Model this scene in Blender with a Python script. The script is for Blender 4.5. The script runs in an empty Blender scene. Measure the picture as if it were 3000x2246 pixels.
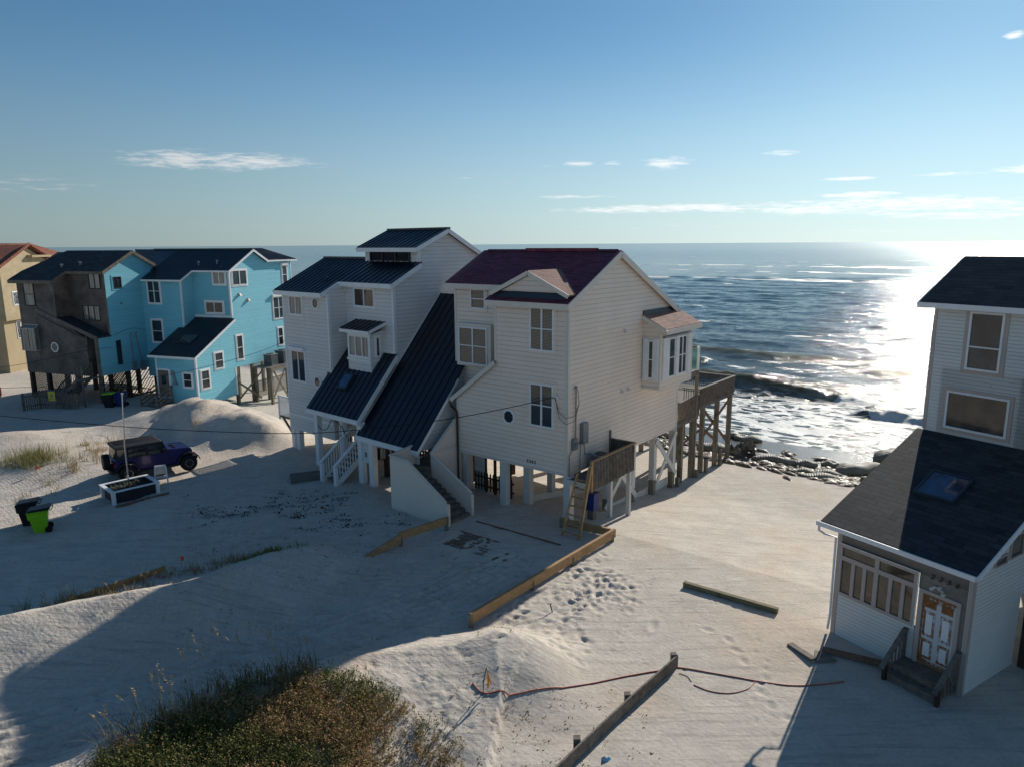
"""Beach houses on pilings beside the sea, built entirely in code."""
import bpy, bmesh, math, random
import numpy as np
from mathutils import Vector, Matrix
random.seed(7)
RAD = math.radians
sc = bpy.context.scene

EXPO=0.0; SUN_E=4.8; AIR=1.0; DUST=.2; OZONE=1.8; CLOUD=12.0; SKY_S=.095; HAZE=.66; HZ=(8.6,10.3,11.8); SKYTINT=(.46,.70,.82); WAVEB=.55; SAND=(.60,.54,.465)
# ------------------------------------------------------------------ camera
cam_d = bpy.data.cameras.new("camera")
cam = bpy.data.objects.new("camera", cam_d)
sc.collection.objects.link(cam)
cam_d.sensor_width = 36.0
cam_d.lens = 25.2
cam_d.clip_start = 0.2
cam_d.clip_end = 60000
_p, _r = RAD(10.98), RAD(-0.37)
_F = Vector((0, math.cos(_p), -math.sin(_p)))
_rt = Vector((1, 0, 0)); _up = _rt.cross(_F)
_R = _rt * math.cos(_r) + _up * math.sin(_r)
_U = -_rt * math.sin(_r) + _up * math.cos(_r)
cam.matrix_world = Matrix(((_R.x, _U.x, -_F.x, 0), (_R.y, _U.y, -_F.y, 0), (_R.z, _U.z, -_F.z, 12.0), (0, 0, 0, 1)))
sc.camera = cam

# ------------------------------------------------------------------ light
SUN_AZ, SUN_EL = 33.2, 26.3          # azimuth clockwise from +Y
sc.view_settings.view_transform = 'Standard'
sc.view_settings.look = 'None'
sc.view_settings.gamma = 1.0
sc.view_settings.exposure = EXPO
sd = bpy.data.lights.new("sun", 'SUN')
sd.energy = SUN_E; sd.angle = RAD(0.53); sd.color = (1.0, 0.93, 0.82)
so = bpy.data.objects.new("sun", sd); sc.collection.objects.link(so)
_d = Vector((math.sin(RAD(SUN_AZ)) * math.cos(RAD(SUN_EL)), math.cos(RAD(SUN_AZ)) * math.cos(RAD(SUN_EL)), math.sin(RAD(SUN_EL))))
so.rotation_euler = _d.to_track_quat('Z', 'Y').to_euler()
so.location = (20, 30, 40)

class NT:
    """small helper round a node tree"""
    def __init__(s, tree): s.t = tree; s.t.nodes.clear()
    def n(s, typ, ins=None, **kw):
        nd = s.t.nodes.new(typ)
        for k, v in kw.items(): setattr(nd, k, v)
        for k, v in (ins or {}).items():
            if isinstance(v, bpy.types.NodeSocket): s.t.links.new(v, nd.inputs[k])
            else: nd.inputs[k].default_value = v
        return nd
    def l(s, a, b): s.t.links.new(a, b)
    def math(s, op, a, b=None, c=None, clamp=False):
        ins = {0: a}
        if b is not None: ins[1] = b
        if c is not None: ins[2] = c
        nd = s.n('ShaderNodeMath', ins, operation=op); nd.use_clamp = clamp
        return nd.outputs[0]
    def mix(s, f, a, b, bt='MIX'):
        nd = s.t.nodes.new('ShaderNodeMix'); nd.data_type = 'RGBA'; nd.blend_type = bt
        for i, v in ((0, f), (6, a), (7, b)):
            if isinstance(v, bpy.types.NodeSocket): s.t.links.new(v, nd.inputs[i])
            else: nd.inputs[i].default_value = v if i == 0 else (tuple(v) + (1,) if len(v) == 3 else v)
        return nd.outputs[2]
    def noise(s, vec, scale, detail=3, rough=.5, dist=0.0):
        return s.n('ShaderNodeTexNoise', {'Vector': vec, 'Scale': scale, 'Detail': detail, 'Roughness': rough, 'Distortion': dist}).outputs[0]
    def ramp(s, f, p0, p1, c0=(0, 0, 0), c1=(1, 1, 1), ease='LINEAR'):
        nd = s.n('ShaderNodeValToRGB', {0: f}); e = nd.color_ramp.elements; nd.color_ramp.interpolation = ease
        e[0].position = p0; e[0].color = tuple(c0) + (1,); e[1].position = p1; e[1].color = tuple(c1) + (1,)
        return nd.outputs[0]
    def smooth(s, v, a, b, lo=0.0, hi=1.0):
        return s.n('ShaderNodeMapRange', {0: v, 1: a, 2: b, 3: lo, 4: hi}, interpolation_type='SMOOTHSTEP').outputs[0]

# sky with thin cloud streaks, all at infinity and defined by direction
w = bpy.data.worlds.new("World"); sc.world = w; w.use_nodes = True
nt = NT(w.node_tree)
sky = nt.n('ShaderNodeTexSky', sky_type='NISHITA', sun_disc=False, sun_elevation=RAD(SUN_EL), sun_rotation=RAD(SUN_AZ),
           altitude=0, air_density=AIR, dust_density=DUST, ozone_density=OZONE)
tc = nt.n('ShaderNodeTexCoord').outputs['Generated']
sep = nt.n('ShaderNodeSeparateXYZ', {0: tc})
az = nt.math('MULTIPLY', nt.math('ARCTAN2', sep.outputs[0], sep.outputs[1]), 57.2958)
el = nt.math('MULTIPLY', nt.math('ARCSINE', sep.outputs[2]), 57.2958)
cv = nt.n('ShaderNodeCombineXYZ', {0: nt.math('MULTIPLY', az, 0.22), 1: nt.math('MULTIPLY', el, 1.7), 2: 0.0}).outputs[0]
cn = nt.noise(cv, 1.0, 7, .62, .5)
cn2 = nt.noise(cv, 3.4, 5, .65, .3)
cnn = nt.math('ADD', nt.math('MULTIPLY', cn, .5), nt.math('MULTIPLY', cn2, .5))
cov = None
#            az    el   half-widths  strength (degrees)
CLOUDS = [(-21.0, 5.95, 8.0, .85, 1.0), (-33.5, 4.0, 5.5, .9, .55), (-3.2, 4.95, 3.0, .20, .5), (-.8, 4.7, 1.4, .22, .5), (5.2, 5.95, 1.4, .32, .95),
          (3.0, 5.9, 1.1, .18, .5), (7.9, 5.95, 1.1, .26, .85), (11.8, 5.9, 2.4, .62, .95), (20.0, 6.3, 1.5, .32, .8), (5.5, 3.55, 5.0, .2, .75), (-2.5, 3.6, 2.2, .14, .4),
          (11.5, 2.55, 10.0, .42, 1.0), (26.0, 2.45, 13.0, .75, 1.0), (34.0, 1.9, 12.0, .6, .8), (24.5, 4.35, 2.4, .16, 1.0), (31.0, 4.35, 3.2, .18, .8), (35.5, 4.45, 3.0, .34, 1.0),
          (25.5, 3.25, 3.4, .26, .95), (35.3, 13.0, 1.6, .7, .6), (33.3, 12.4, .7, .3, .9), (36, 10.8, 1.2, .5, .35), (12.0, 1.35, 16.0, .35, .35), (30.0, .75, 14.0, .5, .4)]
for ca, ce, wa, we, st in CLOUDS:
    u = nt.math('DIVIDE', nt.math('SUBTRACT', az, ca), wa)
    v = nt.math('DIVIDE', nt.math('SUBTRACT', el, ce), we)
    d = nt.math('ADD', nt.math('MULTIPLY', u, u), nt.math('MULTIPLY', v, v))
    g = nt.math('MULTIPLY', nt.math('SUBTRACT', 1.0, nt.math('MULTIPLY', d, .75), clamp=True), st)
    cov = g if cov is None else nt.math('MAXIMUM', cov, g)
cl = nt.math('ADD', cov, nt.math('MULTIPLY', nt.math('SUBTRACT', cnn, .5), 3.4))
cl = nt.smooth(cl, .38, 1.25)
cl = nt.math('MULTIPLY', cl, nt.math('MULTIPLY', nt.math('MINIMUM', nt.math('MULTIPLY', cov, 1.6), 1.0), .8))
sunward = nt.math('ADD', .35, nt.math('MULTIPLY', nt.smooth(az, -42, 42), .66))
cb = nt.n('ShaderNodeMix', data_type='RGBA', blend_type='MULTIPLY'); cb.inputs[0].default_value = 1.0
cb.inputs[6].default_value = (CLOUD, CLOUD * 1.0, CLOUD * 1.0, 1); nt.l(nt.math('ADD', .42, nt.math('MULTIPLY', sunward, .62)), cb.inputs[7])
skycol = nt.mix(1.0, sky.outputs[0], SKYTINT, 'MULTIPLY')
# thin sea haze whitening the lowest degrees of the sky
hz = nt.smooth(el, 16.0, -1.5, 0.0, HAZE)
hcol = nt.mix(1.0, (HZ[0], HZ[1], HZ[2]), nt.n('ShaderNodeCombineXYZ', {0: sunward, 1: sunward, 2: sunward}).outputs[0], 'MULTIPLY')
skycol = nt.mix(hz, skycol, hcol)
skyc = nt.mix(cl, skycol, cb.outputs[2])
bg = nt.n('ShaderNodeBackground', {0: skyc, 1: SKY_S})
out = nt.n('ShaderNodeOutputWorld', {0: bg.outputs[0]})
sc.cycles.max_bounces = 6; sc.cycles.diffuse_bounces = 3; sc.cycles.glossy_bounces = 3; sc.cycles.transmission_bounces = 4
sc.cycles.transparent_max_bounces = 6; sc.cycles.sample_clamp_indirect = 4.0; sc.cycles.sample_clamp_direct = 0.0
sc.cycles.use_denoising = True

# ------------------------------------------------------------------ mesh helper
class MB:
    def __init__(s): s.v = []; s.f = []
    def add(s, vs, fs):
        o = len(s.v); s.v += [tuple(map(float, p)) for p in vs]; s.f += [tuple(i + o for i in f) for f in fs]; return s
    def hexa(s, p):           # 8 corners: bottom 4 ccw, top 4 ccw
        return s.add(p, [(3, 2, 1, 0), (4, 5, 6, 7), (0, 1, 5, 4), (1, 2, 6, 5), (2, 3, 7, 6), (3, 0, 4, 7)])
    def box(s, x0, x1, y0, y1, z0, z1):
        x0, x1 = min(x0, x1), max(x0, x1); y0, y1 = min(y0, y1), max(y0, y1); z0, z1 = min(z0, z1), max(z0, z1)
        return s.hexa([(x0, y0, z0), (x1, y0, z0), (x1, y1, z0), (x0, y1, z0), (x0, y0, z1), (x1, y0, z1), (x1, y1, z1), (x0, y1, z1)])
    def beam(s, p, q, w, h, up=(0, 0, 1)):
        p = Vector(p); q = Vector(q); d = (q - p).normalized(); up = Vector(up)
        a = d.cross(up)
        if a.length < 1e-4: a = d.cross(Vector((0, 1, 0)))
        a.normalize(); b = a.cross(d).normalized(); a = a * w / 2; b = b * h / 2
        return s.hexa([p - a - b, p + a - b, q + a - b, q - a - b, p - a + b, p + a + b, q + a + b, q - a + b])
    def prism(s, poly, axis, a0, a1):
        n = len(poly)
        def P(t, a): return {'x': (a, t[0], t[1]), 'y': (t[0], a, t[1]), 'z': (t[0], t[1], a)}[axis]
        return s.add([P(t, a0) for t in poly] + [P(t, a1) for t in poly],
                     [tuple(range(n)), tuple(range(2 * n - 1, n - 1, -1))] + [(i, (i + 1) % n, n + (i + 1) % n, n + i) for i in range(n)])
    def slab(s, pts, t):      # polygon thickened downwards (world -Z by t)
        n = len(pts)
        lo = [(p[0], p[1], p[2] - t) for p in pts]
        return s.add(list(pts) + lo, [tuple(range(n)), tuple(range(2 * n - 1, n - 1, -1))] + [(i, (i + 1) % n, n + (i + 1) % n, n + i) for i in range(n)])
    def tube(s, pts, r, n=6, caps=True):
        pts = [Vector(p) for p in pts]; o = len(s.v); m = len(pts)
        rr = r if isinstance(r, (list, tuple)) else [r] * m
        prev = None
        for i, p in enumerate(pts):
            d = (pts[min(i + 1, m - 1)] - pts[max(i - 1, 0)])
            if d.length < 1e-9: d = Vector((0, 0, 1))
            d.normalize()
            a = d.cross(Vector((0, 0, 1))) if prev is None else prev - d * prev.dot(d)
            if a.length < 1e-3: a = d.cross(Vector((1, 0, 0)))
            a.normalize(); prev = a; b = d.cross(a)
            for k in range(n):
                t = 2 * math.pi * k / n
                s.v.append(tuple(p + a * math.cos(t) * rr[i] + b * math.sin(t) * rr[i]))
        for i in range(m - 1):
            for k in range(n):
                k2 = (k + 1) % n
                s.f.append((o + i * n + k, o + i * n + k2, o + (i + 1) * n + k2, o + (i + 1) * n + k))
        if caps:
            s.f.append(tuple(o + k for k in range(n))); s.f.append(tuple(o + (m - 1) * n + k for k in range(n - 1, -1, -1)))
        return s
    def ring(s, P, cu, cz, r0, r1, d0, d1, n=8):     # flat n-gon frame, P maps (u,d,z)
        a = [math.pi / n + 2 * math.pi * k / n for k in range(n)]
        for k in range(n):
            k2 = (k + 1) % n
            q = []
            for d in (d0, d1):
                for t, r in ((a[k], r0), (a[k2], r0), (a[k2], r1), (a[k], r1)):
                    q.append(P(cu + r * math.cos(t), d, cz + r * math.sin(t)))
            s.hexa(q)
        return s
    def build(s, name, m, parent=None, smooth=False, bevel=0.0, loc=None, rz=None, normals=True):
        me = bpy.data.meshes.new(name); me.from_pydata(s.v, [], s.f)
        if normals or bevel:
            bm = bmesh.new(); bm.from_mesh(me)
            if bevel: bmesh.ops.bevel(bm, geom=bm.edges[:], offset=bevel, segments=1, affect='EDGES', profile=.5)
            bmesh.ops.recalc_face_normals(bm, faces=bm.faces[:]); bm.to_mesh(me); bm.free()
        if smooth: me.polygons.foreach_set('use_smooth', [True] * len(me.polygons))
        me.materials.append(m); me.update()
        o = bpy.data.objects.new(name, me); sc.collection.objects.link(o)
        if parent: o.parent = parent
        if loc: o.location = loc
        if rz is not None: o.rotation_euler = (0, 0, rz)
        return o
def tag(o, label=None, cat=None, group=None, kind=None):
    if label: o['label'] = label
    if cat: o['category'] = cat
    if group: o['group'] = group
    if kind: o['kind'] = kind
    return o
def thing(name, label, cat, loc=(0, 0, 0), rz=0.0, group=None, rx=0.0, ry=0.0):
    o = bpy.data.objects.new(name, None); sc.collection.objects.link(o); o.empty_display_size = .3
    o.location = loc; o.rotation_euler = (rx, ry, rz)
    return tag(o, label, cat, group)
def dup(o, parent=None, loc=None, rot=None):
    c = o.copy(); sc.collection.objects.link(c); c.parent = parent
    if loc is not None: c.location = loc
    if rot is not None: c.rotation_euler = rot
    for ch in list(o.children): dup(ch, c)
    return c

# ------------------------------------------------------------------ materials
def newmat(name):
    m = bpy.data.materials.new(name); m.use_nodes = True
    return m, NT(m.node_tree)
def finish(m, t, col, rough, normal=None, metal=0.0, spec=.5, **kw):
    ins = {'Base Color': col if isinstance(col, bpy.types.NodeSocket) else tuple(col) + (1,), 'Roughness': rough, 'Metallic': metal, 'Specular IOR Level': spec}
    if normal is not None: ins['Normal'] = normal
    ins.update(kw)
    b = t.n('ShaderNodeBsdfPrincipled', ins); o = t.n('ShaderNodeOutputMaterial', {0: b.outputs[0]}); return m
def objc(t): return t.n('ShaderNodeTexCoord').outputs['Object']
def bump(t, h, dist, strength=1.0, normal=None):
    ins = {'Height': h, 'Distance': dist, 'Strength': strength}
    if normal is not None: ins['Normal'] = normal
    return t.n('ShaderNodeBump', ins).outputs[0]
def paint(name, col, rough=.55, var=.12, scale=2.5, spec=.4, metal=0.0, dirt=None):
    m, t = newmat(name); c = objc(t)
    n1 = t.noise(c, scale, 5, .6)
    n2 = t.noise(c, 38, 3, .6)
    f = t.math('ADD', t.math('MULTIPLY', n1, .75), t.math('MULTIPLY', n2, .25))
    lo = tuple(x * (1 - var) for x in col); hi = tuple(min(x * (1 + var), 1) for x in col)
    cc = t.ramp(f, .3, .7, lo, hi)
    if dirt:
        cc = t.mix(t.smooth(t.noise(c, dirt[1], 5, .7, 1.0), dirt[2], dirt[2] + .12), cc, dirt[0])
    return finish(m, t, cc, t.smooth(n1, .3, .7, rough - .08, rough + .08), bump(t, n2, .002, .5), metal, spec)
def siding(name, col, row=.2, length=3.4, diag=0.0, rough=.6, line=.55, grain=0.0, patch=None, wear=.10, lap=.012):
    m, t = newmat(name); c = objc(t)
    sp = t.n('ShaderNodeSeparateXYZ', {0: c})
    u = t.math('ADD', sp.outputs[0], sp.outputs[1]); v = sp.outputs[2]
    if diag:
        u2 = t.math('ADD', t.math('MULTIPLY', u, math.cos(diag)), t.math('MULTIPLY', v, math.sin(diag)))
        v = t.math('SUBTRACT', t.math('MULTIPLY', v, math.cos(diag)), t.math('MULTIPLY', u, math.sin(diag))); u = u2
    uv = t.n('ShaderNodeCombineXYZ', {0: u, 1: v, 2: 0.0}).outputs[0]
    br = t.n('ShaderNodeTexBrick', {'Vector': uv, 'Color1': (.25, .25, .25, 1), 'Color2': (.75, .75, .75, 1), 'Mortar': (.5, .5, .5, 1), 'Scale': 1.0,
             'Mortar Size': .006, 'Mortar Smooth': .2, 'Bias': 0.0, 'Brick Width': length, 'Row Height': row}, offset=.37, offset_frequency=2)
    fr = t.math('FRACT', t.math('DIVIDE', v, row))                     # 0 at the bottom edge of a board
    edge = t.smooth(fr, 0.0, .11, 1.0, 0.0)
    big = t.noise(c, .55, 4, .6, .4)
    fine = t.noise(t.n('ShaderNodeVectorMath', {0: uv, 1: (3.0, 45.0, 1.0)}, operation='MULTIPLY').outputs[0], 1.0, 4, .6)
    base = t.ramp(big, .3, .7, tuple(x * (1 - wear) for x in col), tuple(min(1, x * (1 + wear * .6)) for x in col))
    base = t.mix(.10, base, br.outputs[0], 'OVERLAY')
    if grain:
        base = t.mix(grain, base, t.ramp(fine, .25, .75, (.12, .12, .12), (.95, .95, .95)), 'OVERLAY')
        base = t.mix(grain, base, t.ramp(t.noise(uv, .9, 4, .6), .3, .7, (.3, .3, .3), (.7, .7, .7)), 'OVERLAY')
    if patch is not None:
        pz = t.smooth(t.noise(t.n('ShaderNodeVectorMath', {0: uv, 1: (1.0, 2.4, 1.0)}, operation='MULTIPLY').outputs[0], 2.2, 2, .4), .70, .715)
        base = t.mix(pz, base, patch)
    dark = tuple(x * line for x in col)
    base = t.mix(t.math('MULTIPLY', edge, .8), base, dark)
    base = t.mix(t.math('MULTIPLY', br.outputs[1], .45), base, dark)
    h = t.math('ADD', t.math('SUBTRACT', 1.0, fr), t.math('MULTIPLY', br.outputs[1], -.35))
    nb = bump(t, h, lap, 1.0)
    nb = bump(t, fine, .002, .5 + grain, nb)
    return finish(m, t, base, rough, nb, 0.0, .35)
def shingles(name, c1, c2, row=.15, width=.30, axis='y', slope=.5, rough=.85, hot=None, lift=.022):
    m, t = newmat(name); c = objc(t)
    sp = t.n('ShaderNodeSeparateXYZ', {0: c})
    k = math.sqrt(1 + slope * slope)
    a, b = (0, 1) if axis == 'y' else (1, 0)
    v = t.math('MULTIPLY', sp.outputs[b], k)
    uv = t.n('ShaderNodeCombineXYZ', {0: sp.outputs[a], 1: v, 2: 0.0}).outputs[0]
    br = t.n('ShaderNodeTexBrick', {'Vector': uv, 'Color1': tuple(c1) + (1,), 'Color2': tuple(c2) + (1,), 'Mortar': tuple(x * .35 for x in c1) + (1,), 'Scale': 1.0,
             'Mortar Size': .010, 'Mortar Smooth': .3, 'Bias': -.1, 'Brick Width': width, 'Row Height': row}, offset=.43, offset_frequency=2)
    wn = t.n('ShaderNodeTexWhiteNoise', {'Vector': t.n('ShaderNodeVectorMath', {0: t.n('ShaderNodeVectorMath', {0: uv, 1: (1 / (width * 1.3), 1 / row, 1)}, operation='MULTIPLY').outputs[0]}, operation='FLOOR').outputs[0]}, noise_dimensions='2D').outputs[0]
    fr = t.math('FRACT', t.math('DIVIDE', v, row))
    base = t.mix(t.math('MULTIPLY', wn, .55), br.outputs[0], t.mix(1.0, tuple(c2), (1.25, 1.2, 1.2), 'MULTIPLY'))
    base = t.mix(t.math('MULTIPLY', t.smooth(t.noise(c, .6, 4, .6), .4, .7), .35), base, tuple(x * .7 for x in c1))
    base = t.mix(.35, base, t.ramp(t.noise(c, 120, 2, .5), .3, .7, (.2, .2, .2), (.8, .8, .8)), 'OVERLAY')
    h = t.math('ADD', t.math('MULTIPLY', t.math('SUBTRACT', 1.0, fr), 1.0), t.math('ADD', t.math('MULTIPLY', wn, .6), t.math('MULTIPLY', br.outputs[1], -.6)))
    return finish(m, t, base, rough, bump(t, h, lift, 1.0), 0.0, .3)
def wood(name, c1, c2, rough=.8, scale=1.0, dirt=.25, axis=None):
    m, t = newmat(name); c = objc(t)
    sv = {'x': (.6, 14, 14), 'y': (14, .6, 14), 'z': (14, 14, .6), None: (5, 5, 5)}[axis]
    st = t.n('ShaderNodeVectorMath', {0: c, 1: tuple(v * scale for v in sv)}, operation='MULTIPLY').outputs[0]
    n1 = t.noise(st, 1.0, 5, .65, .8); n2 = t.noise(c, 1.6, 4, .6)
    base = t.ramp(n1, .3, .72, c1, c2)
    base = t.mix(t.math('MULTIPLY', t.smooth(n2, .48, .75), dirt * 2), base, tuple(x * .4 for x in c1))
    return finish(m, t, base, rough, bump(t, n1, .004, .8), 0.0, .25)
def rusty(name, col, rust, thr=.56, scale=1.2):
    m, t = newmat(name); c = objc(t)
    n1 = t.noise(c, scale * 3, 6, .7, .8)
    base = t.mix(t.smooth(n1, thr, thr + .1), t.ramp(t.noise(c, 2, 4, .6), .3, .7, tuple(x * .88 for x in col), col), rust)
    return finish(m, t, base, .6, bump(t, n1, .002, .4), 0.0, .4)
def metal_roof(name, col, rough=.33):
    m, t = newmat(name); c = objc(t)
    n1 = t.noise(c, .8, 5, .6, .3)
    st = t.n('ShaderNodeVectorMath', {0: c, 1: (18, .9, .9)}, operation='MULTIPLY').outputs[0]
    n2 = t.noise(st, 1.0, 3, .6)
    base = t.ramp(t.math('ADD', t.math('MULTIPLY', n1, .6), t.math('MULTIPLY', n2, .4)), .3, .7, tuple(x * .75 for x in col), tuple(x * 1.3 for x in col))
    return finish(m, t, base, t.smooth(n1, .3, .7, rough - .06, rough + .1), bump(t, n1, .01, .5), .0, .55)
def glass(name, tint=(.015, .022, .028), blind=None, curtain=None, rough=.04):
    m, t = newmat(name); c = objc(t)
    sp = t.n('ShaderNodeSeparateXYZ', {0: c})
    base = t.ramp(t.noise(c, 1.3, 4, .6, .5), .35, .65, tuple(x * .5 for x in tint), tuple(x * 2.0 for x in tint))
    if blind:
        fr = t.math('FRACT', t.math('DIVIDE', sp.outputs[2], .062))
        base = t.mix(t.smooth(fr, .45, .62), base, t.mix(t.noise(c, .9, 3, .5), tuple(x * .6 for x in blind), blind))
    if curtain:
        u = t.math('ADD', sp.outputs[0], sp.outputs[1])
        uv = t.n('ShaderNodeCombineXYZ', {0: t.math('MULTIPLY', u, 9.0), 1: t.math('MULTIPLY', sp.outputs[2], .35), 2: 0.0}).outputs[0]
        base = t.mix(t.smooth(t.noise(uv, 1.0, 4, .6), .35, .65), tuple(x * .3 for x in curtain), curtain)
    b = bump(t, t.noise(c, .7, 2, .5), .02, .3)
    return finish(m, t, base, rough, b, 0.0, .9)

# ------------------------------------------------------------------ terrain heights
CB, SB = math.cos(math.radians(38.5)), math.sin(math.radians(38.5))
def shore(x, y):
    dx, dy = x - 2.35, y - 29.58
    return dx * CB - dy * SB, dx * SB + dy * CB
def _hash(ix, iy, s):
    n = (ix * 374761393 + iy * 668265263 + s * 974711) & 0xffffffff
    n = ((n ^ (n >> 13)) * 1274126177) & 0xffffffff
    return ((n ^ (n >> 16)) & 0xffff) / 65535.0
def vnoise(x, y, s=0):
    x = np.asarray(x, float); y = np.asarray(y, float)
    ix = np.floor(x).astype(np.int64); iy = np.floor(y).astype(np.int64)
    fx = x - ix; fy = y - iy
    fx = fx * fx * (3 - 2 * fx); fy = fy * fy * (3 - 2 * fy)
    a = _hash(ix, iy, s); b = _hash(ix + 1, iy, s); c = _hash(ix, iy + 1, s); d = _hash(ix + 1, iy + 1, s)
    return (a + (b - a) * fx) * (1 - fy) + (c + (d - c) * fx) * fy - 0.5
def fbm(x, y, s=0, o=4):
    t = 0; a = 1.0
    for k in range(o):
        t = t + a * vnoise(x * 2 ** k + 17.3 * k, y * 2 ** k - 9.1 * k, s + k); a *= 0.5
    return t
BERM_A = [(-24, 13.5, 1.0), (-18.5, 18.2, 1.0), (-15.6, 20.2, .95), (-13.7, 21.1, .95), (-11, 22, 1.0), (-9.7, 23.3, .95), (-8.9, 24.8, .85), (-7.9, 25.9, .6), (-6.8, 27.3, .0)]
BERM_B = [(-14, 10.5, .9), (-9.7, 13.9, .95), (-8.2, 15.6, .95), (-7.1, 16.4, 1.0), (-6, 17, .95), (-4.4, 18, .85), (-3.1, 18.5, .75), (-1.6, 18.8, .75), (-.5, 19.2, .85), (.6, 19, .6), (1.8, 18.2, .0)]
def ridge(x, y, pts, wf, wb):
    best = np.full(np.shape(x), 1e9); hh = np.zeros(np.shape(x)); sg = np.zeros(np.shape(x))
    for (x0, y0, h0), (x1, y1, h1) in zip(pts, pts[1:]):
        L2 = (x1 - x0) ** 2 + (y1 - y0) ** 2
        t = np.clip(((x - x0) * (x1 - x0) + (y - y0) * (y1 - y0)) / L2, 0, 1)
        px = x0 + t * (x1 - x0); py = y0 + t * (y1 - y0)
        d = np.hypot(x - px, y - py); m = d < best
        s = (x - px) * (y1 - y0) - (y - py) * (x1 - x0)
        best = np.where(m, d, best); hh = np.where(m, h0 + t * (h1 - h0), hh); sg = np.where(m, s, sg)
    w = np.where(sg > 0, wf, wb)
    u = np.clip(1 - best / w, 0, 1)
    return hh * (0.35 * u * u * (3 - 2 * u) + 0.65 * u ** 1.15)
def gau(x, y, cx, cy, h, sx, sy, a=0.0):
    c, s = math.cos(a), math.sin(a)
    u = (x - cx) * c + (y - cy) * s; v = -(x - cx) * s + (y - cy) * c
    return h * np.exp(-0.5 * ((u / sx) ** 2 + (v / sy) ** 2))
def ground_z(x, y):
    x = np.asarray(x, float); y = np.asarray(y, float)
    bx, by = shore(x, y)
    z = np.interp(by, [-80, .5, 3.6, 7, 10.5, 16, 20, 26, 45, 200], [0, 0, -.4, -.82, -1.22, -1.45, -1.72, -2.03, -3.2, -5])
    z = z + ridge(x, y, BERM_A, 3.3, 2.4) + ridge(x, y, BERM_B, 6.0, 1.9)
    z = z + gau(x, y, .6, 18.1, .35, .8, 1.0) + gau(x, y, -20.3, 46.6, 1.85, 2.7, 2.1) + gau(x, y, -24, 46, .6, 2.2, 2.0) + gau(x, y, -15.6, 43.4, 1.0, 1.2, 1.0) + gau(x, y, -17.3, 45.0, .8, 1.6, 1.3)
    mh = gau(x, y, -20.3, 46.0, 1.0, 3.6, 3.0)
    z = z + mh * (1.0 * fbm(x * .55, y * .55, 41, 4) + .22 * fbm(x * 2.6, y * 2.6, 45, 3))
    z = z + gau(x, y, -26.5, 38.5, .9, 3.4, 3.0) + gau(x, y, -31, 42.5, .8, 2.5, 2.0) + gau(x, y, -47.5, 59, .9, 2.5, 2.0)
    calm = np.clip((x + 2) / 4, 0, 1) * .75
    z = z + (0.16 * fbm(x * .35, y * .35, 3, 3) + .05 * fbm(x * 1.7, y * 1.7, 9, 3)) * (1 - calm) * np.clip((12 - by) / 6, 0.3, 1)
    z = z + 0.035 * fbm(x * .5, y * .5, 5, 2) * calm
    return z

def gz(x, y): return float(ground_z(x, y))
# ------------------------------------------------------------------ sand
def mono(a, b, fine0, fine1, step, grow, far):
    xs = list(np.arange(fine0, fine1 + 1e-6, step)); d = step
    hi = xs[-1]
    while hi < b: d = min(d * grow, far); hi += d; xs.append(hi)
    d = step; lo = xs[0]
    while lo > a: d = min(d * grow, far); lo -= d; xs.insert(0, lo)
    return np.array(xs)
gx = mono(-420, 420, -13.5, 12.5, .07, 1.035, 40)
gy = mono(-260, 420, 13.0, 30.0, .07, 1.03, 40)
X, Y = np.meshgrid(gx, gy)
Z = ground_z(X, Y)
rs = np.random.RandomState(5)
fine = (X > -14) & (X < 13) & (Y > 12.5) & (Y < 31)
def pit(px, py, r, dep, el=1.0, ang=0.0):
    i0, i1 = np.searchsorted(gx, [px - .5, px + .5]); j0, j1 = np.searchsorted(gy, [py - .5, py + .5])
    if i1 <= i0 or j1 <= j0: return
    xx = X[j0:j1, i0:i1] - px; yy = Y[j0:j1, i0:i1] - py
    c, s_ = math.cos(ang), math.sin(ang)
    u = (xx * c + yy * s_) / (r * el); v = (-xx * s_ + yy * c) / r
    q = u * u + v * v
    dep *= .62
    Z[j0:j1, i0:i1] += -dep * np.exp(-q * 1.2) + dep * .45 * np.exp(-((np.sqrt(q) - 1.5) / .4) ** 2)
def trail(pts, step, r, dep, jit=.12, el=1.6):
    for (x0, y0), (x1, y1) in zip(pts, pts[1:]):
        L = math.hypot(x1 - x0, y1 - y0); n = max(1, int(L / step)); a = math.atan2(y1 - y0, x1 - x0)
        for k in range(n):
            t = (k + rs.rand() * .3) / n; sd_ = (-1) ** k * jit
            pit(x0 + (x1 - x0) * t - math.sin(a) * sd_ + rs.randn() * .05, y0 + (y1 - y0) * t + math.cos(a) * sd_ + rs.randn() * .05, r, dep, el, a + rs.randn() * .3)
trail([(7.2, 14.6), (6.9, 17.5), (6.8, 19.5), (6.0, 21.2)], .55, .12, .05)
trail([(6.2, 14.5), (6.5, 17.0), (7.3, 18.6), (7.4, 20.4)], .4, .08, .035)
trail([(-1.4, 19.0), (-1.1, 17.6), (-.9, 16.5), (-.5, 15.3), (0.2, 14.2)], .3, .075, .05, .03, 1.1)
trail([(-3.8, 18.0), (-2.2, 17.3), (-1.2, 16.4), (-.3, 15.6)], .35, .08, .05, .05, 1.3)
trail([(1.0, 15.2), (1.6, 18.6), (2.6, 20.6), (3.0, 22.5)], .4, .05, .03, .1, 1.0)
trail([(3.0, 19.5), (3.6, 21.5), (3.2, 24.0), (2.7, 25.0)], .45, .07, .04)
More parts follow.
